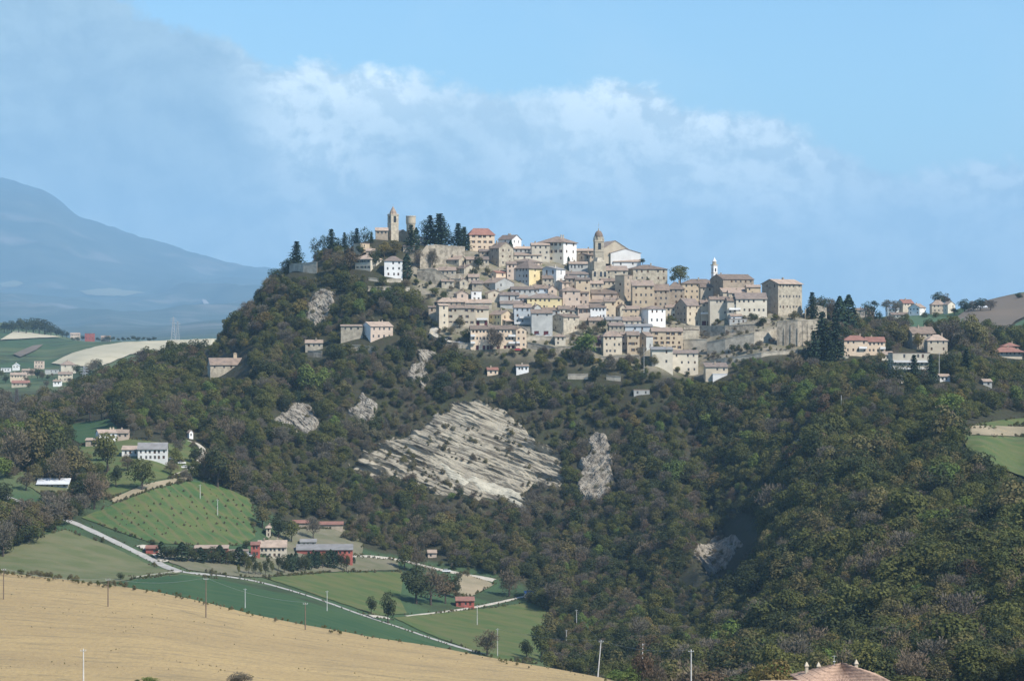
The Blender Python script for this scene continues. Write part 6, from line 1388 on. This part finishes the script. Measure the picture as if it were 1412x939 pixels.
def scatter():
    pts = []; Yv = 690.0; r = np.random.default_rng(5)
    while Yv < 1730:
        sp = 4.5 if Yv < 1200 else 4.2
        xs = np.arange((-420-CX)/F*Yv, (2050-CX)/F*Yv, sp); n = len(xs)
        pts.append(np.stack([xs+r.uniform(-.5, .5, n)*sp*1.1, np.full(n, Yv)+r.uniform(-.5, .5, n)*sp*1.1], 1)); Yv += sp
    P = np.concatenate(pts); x, Y = P[:, 0], P[:, 1]; z = tz(x, Y); px = CX+F*x/Y; py = CY-F*z/Y
    ok = np.zeros(len(P), bool)
    for p in FOREST: ok |= inpoly(px, py, p)
    w = fbm(px/14, py/9, 77, 2)*4
    w2 = fbm(px/22, py/14, 79, 2)*12; w3 = fbm(px/20, py/12, 83, 2)*9
    for q, p in enumerate(NOT):
        if p in CLIFFS: ok &= ~inpoly(px+w2, py+w3-2, p)
        else: ok &= ~inpoly(px+w*.5, py+w*.4-1, p)
    # hidden far behind a nearer rise
    k0 = np.where(grid_Y >= 500)[0]; cm = np.minimum.accumulate(TP[:, k0], 1)
    j = np.clip(np.searchsorted(grid_px, px), 0, len(grid_px)-1); i = np.clip(np.searchsorted(grid_Y[k0], Y-8)-1, 0, len(k0)-1)
    hid = py-cm[j, i]; ok &= hid < 45
    for g, wd in ROADS:
        for q in g[::2]: ok &= (x-q.x)**2+(Y-q.y)**2 > (wd*.5+3.0)**2
    sel = np.array([vnoise(a/26., b/26., 3) for a, b in ((x, Y),)])[0]
    ok &= r.random(len(P)) < .97
    ok &= (py > 360) | (Y > 1400)
    ok &= (Y > 845) | (px > 960)
    return x[ok], Y[ok], z[ok], px[ok], py[ok], hid[ok], r
x, Y, z, px, py, hid, r = scatter()
ns_ = 9000; cx_ = r.uniform(370, 1060, ns_); cy_ = r.uniform(400, 800, ns_)
cd_ = fbm(cx_/45, (cy_-.36*cx_)/7, 131, 3)
BAND = [(548,612),(575,636),(610,656),(650,682),(600,684),(570,662),(545,640)]; TOPB = [(640,585),(680,596),(750,618),(745,628),(690,612),(645,600)]
ck_ = (inpoly(cx_, cy_, CLIFFS[0]) & (cd_ > .26)) | (inpoly(cx_, cy_, CLIFFS[0]) & (cx_ < 575) & (r.random(ns_) < .12)) | (np.logical_or.reduce([inpoly(cx_, cy_, q_) for q_ in CLIFFS[1:]]) & (r.random(ns_) < .42)) | (inpoly(cx_, cy_, BAND) & (r.random(ns_) < .8)) | (inpoly(cx_, cy_, TOPB) & (r.random(ns_) < .7))
for c_ in CLIFFS:
    mx_, my_ = sum(p[0] for p in c_)/len(c_), sum(p[1] for p in c_)/len(c_); in2 = [(mx_+(p[0]-mx_)*.90, my_+(p[1]-my_)*.88) for p in c_]; ck_ |= inpoly(cx_, cy_, c_) & ~inpoly(cx_, cy_, in2) & (r.random(ns_) < .55)
cx_ = cx_[ck_]; cy_ = cy_[ck_]; cY_ = hits(cx_, cy_, 860, 1700); cX_ = (cx_-CX)/F*cY_; cz_ = tz(cX_, cY_)+1.2; nw_ = len(x); nc_ = len(cx_)
gx_ = r.uniform(575, 1135, 2600); gy_ = r.uniform(345, 512, 2600); gk_ = inpoly(gx_, gy_, TOWN) & (r.random(2600) < np.where((gx_ > 940) & (gy_ > 440) | (gy_ > 470), .55, .42)); gx_ = gx_[gk_]; gy_ = gy_[gk_]
gY_ = hits(gx_, gy_, 860, 1690); gX_ = (gx_-CX)/F*gY_
cX_ = np.concatenate([cX_, gX_]); cY_ = np.concatenate([cY_, gY_]); cz_ = np.concatenate([cz_, tz(gX_, gY_)]); cx_ = np.concatenate([cx_, gx_]); cy_ = np.concatenate([cy_, gy_])
x, Y, z, px, py, hid = [np.concatenate(q) for q in ((x, cX_), (Y, cY_), (z, cz_), (px, cx_), (py, cy_), (hid, cx_*0))]
n = len(x); u = r.random(n); patch = np.clip(fbm(x/55, Y/70, 91, 3)*1.1+.5, 0, 1); patch2 = np.clip(fbm(x/60, Y/80, 95, 3)*1.1+.5, 0, 1)
spur = np.clip((px-950)/120, 0, 1)*np.clip((py-560)/60, 0, 1)
kind = np.zeros(n, int)
def w8(i):
    p, q, s = patch[i], patch2[i], spur[i]
    low = min(max((py[i]-600)/100, 0), 1)
    return [(.9+2.4*max(0, p-.4)*2)*(1+.8*s), .07+.5*max(0, q-.6)*4, .50+.6*s, 1.0*(1+1.6*max(0, .55-p)*2)+.3*s, .72*max(.2, 1.7-p*1.7)*(1-.6*s), .52*max(.15, 1.7-q*1.7)*(1-.4*s), .09, .07, .4*(1-.5*s), .05*(py[i] < 560)]
for i in range(n):
    ww = np.array(w8(i)); kind[i] = np.searchsorted(np.cumsum(ww)/ww.sum(), u[i])
kind = np.clip(kind, 0, len(KINDS)-1)
var = r.integers(0, 2, n)
hgt = r.uniform(4.6, 9.2, n)*(1+.42*spur)*np.where(kind == 8, .55, 1)*np.where(r.random(n) < .16, 1.38, 1.0)*np.where(r.random(n) < .25, .7, 1.0)*(1+.5*fbm(x/18, Y/18, 97, 2))
onrock = (np.arange(n) >= nw_) & (np.arange(n) < nw_+nc_); kind[nw_+nc_:] = r.choice([8, 0, 3, 4, 5, 2], n-nw_-nc_); hgt[nw_+nc_:] = r.uniform(1.3, 3.8, n-nw_-nc_); kind[onrock] = r.choice([8, 8, 4, 2], onrock.sum()); hgt[onrock] = r.uniform(.9, 2.7, onrock.sum())*np.where(r.random(onrock.sum()) < .28, 1.8, 1)
# low scrub near rock and along the town's foot
NEARROCK = [(470,600),(560,560),(700,540),(800,590),(860,600),(860,700),(760,720),(640,720),(540,680),(480,670)]
sc = inpoly(px, py, NEARROCK) & ~onrock; hgt[sc] *= .9; sm = sc & (r.random(n) < .5); kind[sm] = r.choice([4, 5, 8], sm.sum())
edge_ = (py < 500) & (Y > 1380); hgt[edge_] *= .95
# never let a crown stand in front of a building
LOWT = inpoly(px, py, [(955,498),(1135,478),(1135,508),(955,540)]) & (Y > 1380); hgt[LOWT] = np.minimum(hgt[LOWT], 4.2)
RAVC = inpoly(px, py, [(918,866),(930,800),(960,755),(1050,708),(1062,770),(1034,812),(1002,850),(965,880)]); hgt[RAVC] = np.minimum(hgt[RAVC], 3.6)
hgt_px = hgt*F/Y
BOX = []
for o in list(COL.objects):
    if o.type == 'EMPTY' and o.get('category') in ('house', 'wall', 'church', 'chapel', 'barn', 'tower', 'bell tower', 'water tower') and o.parent is None:
        ps = []
        for ch in o.children:
            if ch.type == 'MESH' and ch.name.split('.')[0] in ('wall', 'wall_body', 'shaft', 'roof', 'tank'):
                M = Matrix.Translation(o.location) @ o.rotation_euler.to_matrix().to_4x4()
                for c in ch.bound_box:
                    q = M @ Vector(c); ps.append((CX+F*q.x/q.y, CY-F*q.z/q.y, q.y))
        a = np.array(ps); BOX.append((a[:, 0].min(), a[:, 0].max(), a[:, 1].min(), a[:, 1].max(), a[:, 2].min(), a[:, 2].max(), o.get('group')))
keep = np.ones(n, bool); gard = np.arange(n) >= nw_+nc_
for (a, b, c, d, y0, y1, g) in BOX:
    if g and 'wall' in g and b-a > 50: continue
    s_ = F/((y0+y1)/2); foot = d-(3*s_ if g and 'wall' in g else 5*s_)
    rad = hgt_px*.36
    near = (Y < y1+2) & (Y > y0-70) & (px+rad > a) & (px-rad < b)
    near = near & ~gard | (near & gard & (Y > y0-3)); inside = near & (Y > y0-3) & (Y < y1+3)
    if g and 'wall' in g: inside &= ~gard
    cover = near & (py-hgt_px < foot+1.5) & (py > c)
    cover &= ~gard; lower = cover & ~inside & (py > foot+2)
    fit = (py-foot-1.5)/hgt_px
    keep &= ~inside
    ok2 = lower & (fit > .35); keep &= ~(lower & ~ok2); hgt[ok2] = np.minimum(hgt[ok2], hgt[ok2]*fit[ok2]); keep &= ~(cover & ~lower)
    hgt_px = hgt*F/Y
x, Y, z, px, py, hid, kind, var, hgt, hgt_px, spur = [q[keep] for q in (x, Y, z, px, py, hid, kind, var, hgt, hgt_px, spur)]
n = len(x)
# the largest in view stand as trees of their own
vis = (hid < 2) & (px > 6) & (px < 1406) & (py > 100) & (py-hgt_px*.6 < 934) & (kind != 8)
size = np.where(vis, hgt_px, 0); order = np.argsort(-size)
own = np.zeros(n, bool); NOWN = 180; own[order[:NOWN]] = True
DESC = {'green': 'leafy green tree', 'bright': 'fresh bright green tree', 'olive': 'olive toned budding tree', 'dark': 'dark green dense tree', 'bare': 'brown bare twiggy tree', 'mauve': 'mauve grey bare tree', 'gold': 'golden budding tree', 'rust': 'rust coloured budding tree', 'pine': 'dark pine'}
LAND = [(1160,912,'near clay tile roof'),(953,905,'tall white pole'),(886,900,'dark twiggy tree'),(985,770,'pale outcrop in the ravine'),(1370,640,'green field at the right'),(1395,930,'lower right corner'),(1300,800,'middle of the right spur'),(1240,740,'crest of the right spur'),(1330,720,'hollow of the right spur'),(1150,680,'upper end of the ravine'),(825,650,'right hand rock face'),(640,620,'big layered rock face'),(445,765,'red barn'),(590,800,'meadow copse'),(700,870,'lower meadow'),(20,720,'lane at the left border'),(210,627,'slate roofed white house'),(1090,800,'middle of the ravine flank'),(1390,850,'right border of the woods'),(820,870,'white pole below the woods')]
for i in np.where(own)[0]:
    k = KINDS[kind[i]]
    c0, c1 = px[i], py[i]-hgt_px[i]*.5
    lm = min(LAND, key=lambda q: math.hypot(q[0]-c0, q[1]-c1)); dx, dy = c0-lm[0], c1-lm[1]; dd = math.hypot(dx, dy)
    way = ('above' if dy < 0 else 'below') if abs(dy) > abs(dx) else ('right of' if dx > 0 else 'left of')
    reg = ('just ' if dd < 45 else 'well ' if dd > 110 else '')+way+' the '+lm[2]
    T_(0, 0, 0, k, DESC[k]+' in woods '+reg, DESC[k]+'s in woods '+reg, pos=(float(x[i]), float(Y[i]), float(z[i])-.3), h=float(hgt[i]), wide=rng.uniform(.95, 1.25), var=int(var[i]))
print('woods', n, 'own', int(own.sum()))
def woods(name, idx, label=None):
    me = bpy.data.meshes.new(name); m = len(idx); me.vertices.add(m); me.vertices.foreach_set('co', np.stack([x[idx], Y[idx], z[idx]-.4], 1).astype(np.float32).ravel())
    code = np.array([CODE[(KINDS[k], v)] for k, v in zip(kind[idx], var[idx])], np.int32)
    a = me.attributes.new('code', 'INT', 'POINT'); a.data.foreach_set('value', code)
    wd = r.uniform(.9, 1.3, m); sc = np.stack([hgt[idx]*wd, hgt[idx]*wd*r.uniform(.9, 1.1, m), hgt[idx]], 1).astype(np.float32)
    a = me.attributes.new('size', 'FLOAT_VECTOR', 'POINT'); a.data.foreach_set('vector', sc.ravel())
    rt = np.stack([r.normal(0, .08, m), r.normal(0, .08, m), r.uniform(0, 6.28, m)], 1).astype(np.float32)
    a = me.attributes.new('turn', 'FLOAT_VECTOR', 'POINT'); a.data.foreach_set('vector', rt.ravel())
    o = bpy.data.objects.new(name, me); COL.objects.link(o); tag(o, label, kind='stuff')
    g = bpy.data.node_groups.new(name+'_nodes', 'GeometryNodeTree'); g.interface.new_socket('Geometry', in_out='INPUT', socket_type='NodeSocketGeometry'); g.interface.new_socket('Geometry', in_out='OUTPUT', socket_type='NodeSocketGeometry')
    gi = g.nodes.new('NodeGroupInput'); go = g.nodes.new('NodeGroupOutput'); jn = g.nodes.new('GeometryNodeJoinGeometry')
    def attr(nm, ty):
        q = g.nodes.new('GeometryNodeInputNamedAttribute'); q.data_type = ty; q.inputs[0].default_value = nm; return q.outputs[0]
    ac, as_, at2 = attr('code', 'INT'), attr('size', 'FLOAT_VECTOR'), attr('turn', 'FLOAT_VECTOR')
    for key in sorted(set(code.tolist())):
        kk = [q for q in CODE if CODE[q] == key][0]; src = HOLD.get(kk)
        if src is None:
            near = [q for q in HOLD if q[0] == kk[0]]; src = HOLD[near[0]] if near else HOLD[('green', 0)]
        oi = g.nodes.new('GeometryNodeObjectInfo'); oi.transform_space = 'ORIGINAL'; oi.inputs['Object'].default_value = src; oi.inputs['As Instance'].default_value = True
        cp = g.nodes.new('FunctionNodeCompare'); cp.data_type = 'INT'; cp.operation = 'EQUAL'; g.links.new(ac, cp.inputs[2]); cp.inputs[3].default_value = key
        ip = g.nodes.new('GeometryNodeInstanceOnPoints'); g.links.new(gi.outputs[0], ip.inputs['Points']); g.links.new(cp.outputs[0], ip.inputs['Selection']); g.links.new(oi.outputs['Geometry'], ip.inputs['Instance'])
        g.links.new(at2, ip.inputs['Rotation']); g.links.new(as_, ip.inputs['Scale']); g.links.new(ip.outputs[0], jn.inputs[0])
    g.links.new(jn.outputs[0], go.inputs[0])
    md = o.modifiers.new('scatter', 'NODES'); md.node_group = g
    return o
def tufts():
    r2 = np.random.default_rng(77); P = []
    for q in range(420):
        a = r2.uniform(-40, 880); dn_ = np.interp(a, [0, 160, 420, 560, 880], [1, .95, .45, .25, .35])
        if r2.random() > dn_: continue
        cY = float(np.interp(a, [0,200,400,600,800,900], [700,690,670,650,630,620]))+r2.uniform(-6, 10)+(r2.uniform(-4, 12) if a < 180 else 0)
        P.append(((a-CX)/F*cY, cY, r2.uniform(.35, 1.5)*(1.3 if a < 180 else .8)))
    for q in range(2600):
        a = r2.uniform(-20, 860); cY = r2.uniform(505, 690); X_ = (a-CX)/F*cY
        if vnoise(X_/22., cY/9., 5) > .66 and r2.random() < .5: P.append((X_, cY, r2.uniform(.12, .38)))
    for poly in DRAPED:
        for (a, b) in dens(poly, 1.6):
            if vnoise(a/16., b/7., 15) < .42 or r2.random() < .35 or b > 800 and a < 600: continue
            Y0 = hit(a, b, 860, 1700); P.append(((a-CX)/F*Y0+r2.uniform(-.8, .8), Y0+r2.uniform(-1, 1), r2.uniform(.5, 1.7)*(1.6 if vnoise(a/30., b/12., 19) > .7 else 1)))
    for g_, wd in ROADS:
        for i in range(1, len(g_)):
            for k in range(3):
                d = (g_[i]-g_[i-1]); L_ = d.length
                if L_ < .01: continue
                q = g_[i-1]+d*r2.random(); nrm = Vector((-d.y, d.x))/L_*(wd*.5+r2.uniform(.1, 1.2))*(1 if r2.random() < .5 else -1)
                if r2.random() < .75: P.append((q.x+nrm.x, q.y+nrm.y, r2.uniform(.25, .9)))
    P = np.array(P); return P[:, 0], P[:, 1], P[:, 2]
tX, tY, tH = tufts(); nt_ = len(tX); n_for = len(x)
x = np.concatenate([x, tX]); Y = np.concatenate([Y, tY]); z = np.concatenate([z, tz(tX, tY)+.38]); kind = np.concatenate([kind, r.choice([8, 8, 0, 2], nt_)]); var = np.concatenate([var, r.integers(0, 2, nt_)]); hgt = np.concatenate([hgt, tH])
# two scrub bushes that stand singly, also the pattern of the scrub in the woods
T_(640, 700, 690, 'shrub', 'grey scrub bush on the slope just under the marl', None, lo=1200, hi=1500, wide=1.4, var=0, name='bush'); T_(664, 712, 701, 'shrub', 'grey scrub bush a little lower under the marl', None, lo=1200, hi=1500, wide=1.4, var=1, name='bush')
woods('field_weeds', np.arange(n_for, n_for+nt_), 'weeds, tufts and hedge scrub along the fields and lanes')
woods('forest', np.where(~own)[0], 'mixed spring woodland covering the hill and the right hand spur')

# ------------------------------------------------------------ poles, pylons, wires
def pole(label, px, top, base, m='conc', arms=1, lo=300, hi=36000, lean=0.0, Y=None, r0=.16):
    if Y is None: Y = hit(px, base, lo, hi)
    c = at(px, base, Y)
    root = empty('utility_pole', c); tag(root, label, 'pole', 'power line poles'); h = (base-top)*Y/F
    M = CONC if m == 'conc' else WOODP
    mb = MB(); mb.bar((0, 0, -.8), (lean*h, 0, h), r0, r0*.6, 8); mb.build('shaft', [M], root)
    if arms:
        mb = MB(); mb.box(lean*h-.55, lean*h+.55, -.16, -.06, h-.45, h-.36); mb.build('crossarm', [STEEL], root)
        for a in (-.5, 0, .5):
            mb = MB(); mb.cyl(lean*h+a, -.11, h-.36, h-.16, .05, .03, 6); mb.build('insulator', [WALL['white']], root)
    return c+Vector((lean*h, 0, h))
W1 = pole('white concrete pole near the bottom left of the tan field', 115, 894, 941, lo=300)
W2 = pole('dark wooden pole on the tan field edge at the left border', 5, 783, 826, 'wood', lo=300, hi=760)
W3 = pole('thin wooden pole on the tan field, second from the left', 149, 797, 836, 'wood', lo=300, hi=760)
W4 = pole('wooden pole on the tan field below the lane fork', 284, 796, 851, 'wood', lo=300, hi=760)
pole('pale pole standing in the dark green wheat', 338, 811, 839, lo=860); pole('pale pole at the lower edge of the farm meadow', 451, 814, 843, lo=860)
W5 = pole('thin wooden pole where wheat meets tan field', 421, 830, 868, 'wood', lo=300, hi=760); pole('pale pole in the lower meadow', 658, 834, 862, lo=860)
W6 = pole('pale pole left of the round bare bush', 686, 866, 905, lo=860, hi=1400); pole('pale pole in the orchard field, the taller one', 300, 688, 711, lo=1000); pole('thin pale pole high in the orchard field', 276, 668, 688, lo=1000)
pole('short pale pole by the shed and the olive trees', 60, 634, 646, lo=1000); W7 = pole('white pole below the woods', 795, 840, 870, lo=860, hi=1400); pole('short grey pole left of the foot of the woods', 781, 868, 892, lo=860, hi=1400)
W8 = pole('leaning white pole on the end of the tan field', 824, 882, 931, lo=300, hi=760, lean=.10); W9 = pole('slim grey pole beside the twiggy tree', 886, 886, 936, Y=652); W10 = pole('tall white pole at the bottom right of the tan field', 953, 895, 946, Y=560)
pole('tall lamp mast in front of the lowest houses', 888, 478, 524, lo=1300, hi=1500, r0=.14, arms=0); pole('thin pole on the right slope among bare trees', 1160, 545, 572, lo=1200, r0=.18, arms=0); pole('thin pale pole above the ravine', 1116, 596, 622, lo=1100, r0=.14, arms=0)
pole('pole by the cream apartments', 1295, 486, 524, lo=1300, arms=1); pole('short pale pole by the right hand field', 1386, 520, 536, lo=1250); pole('far pole on the right hand ridge', 1341, 414, 430, lo=1900, hi=2450, r0=.25)
def wire(label, a, b, sag=1.2):
    mb = MB(); n = 14; P = [a.lerp(b, k/n)-Vector((0, 0, sag*4*(k/n)*(1-k/n))) for k in range(n+1)]; c = a.copy()
    for k in range(n): mb.bar(P[k]-c, P[k+1]-c, .02, n=3)
    o = mb.build('power_cable', [STEEL]); o.location = c; tag(o, label, 'cable', 'power cables')
for a, b, l in ((W2, W3, 'power cable between the two leftmost wooden poles'), (W3, W4, 'power cable running to the pole below the lane fork'), (W4, W5, 'power cable between the wooden poles along the wheat'), (W7, W8, 'power cable from the woods to the leaning white pole'), (W8, W10, 'power cable from the leaning pole to the tall white pole'), (W6, W8, 'power cable from the round bush pole to the leaning pole')): wire(l, a, b)
def pylon(label, px, top, base, lo, hi, m=STEEL):
    Y = hit(px, base, lo, hi); c = at(px, base, Y); h = (base-top)*Y/F; root = empty('pylon', c); tag(root, label, 'pylon', 'lattice pylons'); t = .16
    w = h*.085; mb = MB(); cs = ((-1, -1), (1, -1), (1, 1), (-1, 1)); n = 9
    W_ = lambda f: w*(1-f)**1.1+.35
    for k in range(n):
        f0, f1 = k/n, (k+1)/n; a, b = W_(f0), W_(f1)
        for i, (sx, sy) in enumerate(cs):
            tx, ty = cs[(i+1) % 4]; mb.bar((sx*a, sy*a, f0*h), (sx*b, sy*b, f1*h), t, n=4); mb.bar((sx*a, sy*a, f0*h), (tx*b, ty*b, f1*h), t*.6, n=3); mb.bar((tx*a, ty*a, f0*h), (sx*b, sy*b, f1*h), t*.6, n=3)
    mb.build('mast', [m], root)
    for f, L in ((.74, .15), (.84, .18), (.93, .13)):
        mb = MB(); mb.bar((-L*h, 0, f*h), (L*h, 0, f*h), t, n=4); mb.bar((-L*h, 0, f*h), (0, 0, f*h+.04*h), t*.6, n=3); mb.bar((L*h, 0, f*h), (0, 0, f*h+.04*h), t*.6, n=3); mb.build('crossarm', [m], root)
pylon('pale lattice pylon among the far valley trees', 116, 505, 542, 1700, 2300); pylon('far lattice pylon above the pale stubble field, taller one', 239, 437, 470, 2600, 3300); pylon('far lattice pylon right of the taller one', 245, 443, 469, 2700, 3400)
pylon('dark lattice pylon left of the great oaks', 23, 536, 562, 1600, 2000, m=mat('rusty_steel', (.12,.10,.10), rough=.8))

# ------------------------------------------------------------ cars, tarpaulin
CARP = {'white': mat('white_car_paint', (.75,.75,.75), (.72,.72,.72), 1, rough=.35, spec=.5), 'dark': mat('dark_car_paint', (.05,.05,.06), (.04,.04,.05), 1, rough=.35, spec=.5), 'red': mat('red_car_paint', (.45,.05,.04), (.42,.05,.04), 1, rough=.35, spec=.5), 'silver': mat('silver_car_paint', (.45,.46,.48), (.42,.43,.45), 1, rough=.35, spec=.5)}
TYRE = mat('tyre_rubber', (.02,.02,.02), (.02,.02,.02), 1)
def car(label, px, py, rz, c, lo=1000, hi=1700):
    p = ground(px, py, lo, hi); p.z += .15; root = empty('parked_car', p, R(rz)); tag(root, label, 'car', 'parked cars')
    mb = MB(); sec = [(-2.1, .35, .75), (-2.0, .3, .95), (-1.0, .28, 1.0), (1.0, .28, .98), (1.95, .3, .85), (2.1, .4, .65)]
    for i in range(5):
        (a, z0, z1), (b, y0, y1) = sec[i], sec[i+1]; mb.prism([(a, -.84, z0), (b, -.84, y0), (b, .84, y0), (a, .84, z0)], [(a, -.8, z1), (b, -.8, y1), (b, .8, y1), (a, .8, z1)])
    mb.build('body', [CARP[c]], root)
    mb = MB(); mb.prism([(-1.75, -.78, .96), (1.05, -.78, .96), (1.05, .78, .96), (-1.75, .78, .96)], [(-1.35, -.62, 1.42), (.35, -.62, 1.42), (.35, .62, 1.42), (-1.35, .62, 1.42)]); mb.build('window', [DARK], root)
    mb = MB(); mb.box(-1.38, .38, -.64, .64, 1.41, 1.47); mb.build('roof', [CARP[c]], root)
    for a in (-1.3, 1.3):
        for b in (-.82, .62):
            mb = MB(); mb.v = []; k = 10; P0 = [(a+.32*math.cos(2*math.pi*i/k), b, .32+.32*math.sin(2*math.pi*i/k)) for i in range(k)]; mb.prism(P0, [(q[0], b+.2, q[2]) for q in P0]); mb.build('wheel', [TYRE], root)
for a in (('white car on the track bend right of the white villa', 250, 640, 30, 'white'), ('white car below the first one on the track bend', 256, 646, 10, 'white'), ('silver car beside the white villa', 238, 634, 60, 'silver'),
          ('white car at the start of the white track over the meadow copse', 616, 789, 5, 'white'), ('silver car on the yard left of the barn', 344, 768, 0, 'silver')): car(*a)
for a in (('red car at the right foot of the pink apartment block', 715, 484, 5, 'red', 1350), ('white car by the curved road wall', 612, 470, -30, 'white', 1350), ('dark car in the car park bend at the left end of town', 618, 468, -20, 'dark', 1350), ('silver car in the bend nearest the pink apartments', 634, 474, -15, 'silver', 1350),
          ('silver car before the grey open fronted building', 742, 464, 0, 'silver', 1350), ('white car right of the grey open fronted building', 756, 465, 5, 'white', 1350), ('white car on the road under the high bastion', 1010, 498, 10, 'white', 1350)): car(*a[:5], lo=a[5])
c, s = base_at(733, 822, 1000, 1400); root = empty('tarpaulin_shelter', c, R(14)); tag(root, 'blue tarpaulin shelter at the edge of the woods', 'shelter')
mb = MB(); mb.prism([(-3.4, -2, 1.6), (3.4, -2, 1.8), (3.4, 1.2, 2.6), (-3.4, 1.2, 2.4)], [(-3.4, -2, 1.7), (3.4, -2, 1.9), (3.4, 1.2, 2.7), (-3.4, 1.2, 2.5)]); mb.build('canopy', [mat('blue_tarpaulin', (.06,.16,.42), (.05,.13,.35), 1)], root)
for a in (-3.2, 3.2):
    for b in (-1.8, 1.0): mb = MB(); mb.bar((a, b, -1), (a, b, 1.7), .06); mb.build('post', [STEEL], root)
mb = MB(); mb.box(-3.1, 2.6, -.6, .8, -.5, 1.2); mb.build('side_panel', [WALL['white']], root)

# ------------------------------------------------------------ air
def haze(dens_, colr):
    mb = MB(); zt = float(max(TZ.max()+60, 60)); zb = float(TZ.min()-1.5); mb.box(-71000, 71000, -60, 39300, zb, zt)
    m = bpy.data.materials.new('haze'); m.use_nodes = True; t = m.node_tree; t.nodes.clear()
    v = t.nodes.new('ShaderNodeVolumePrincipled'); v.inputs['Density'].default_value = dens_; v.inputs['Color'].default_value = (*colr, 1); v.inputs['Anisotropy'].default_value = 0.0
    o = t.nodes.new('ShaderNodeOutputMaterial'); t.links.new(v.outputs[0], o.inputs['Volume'])
    b = mb.build('haze', [m]); tag(b, kind='stuff'); b.display_type = 'WIRE'
haze(0.46e-4, (.42, .71, 1.0))
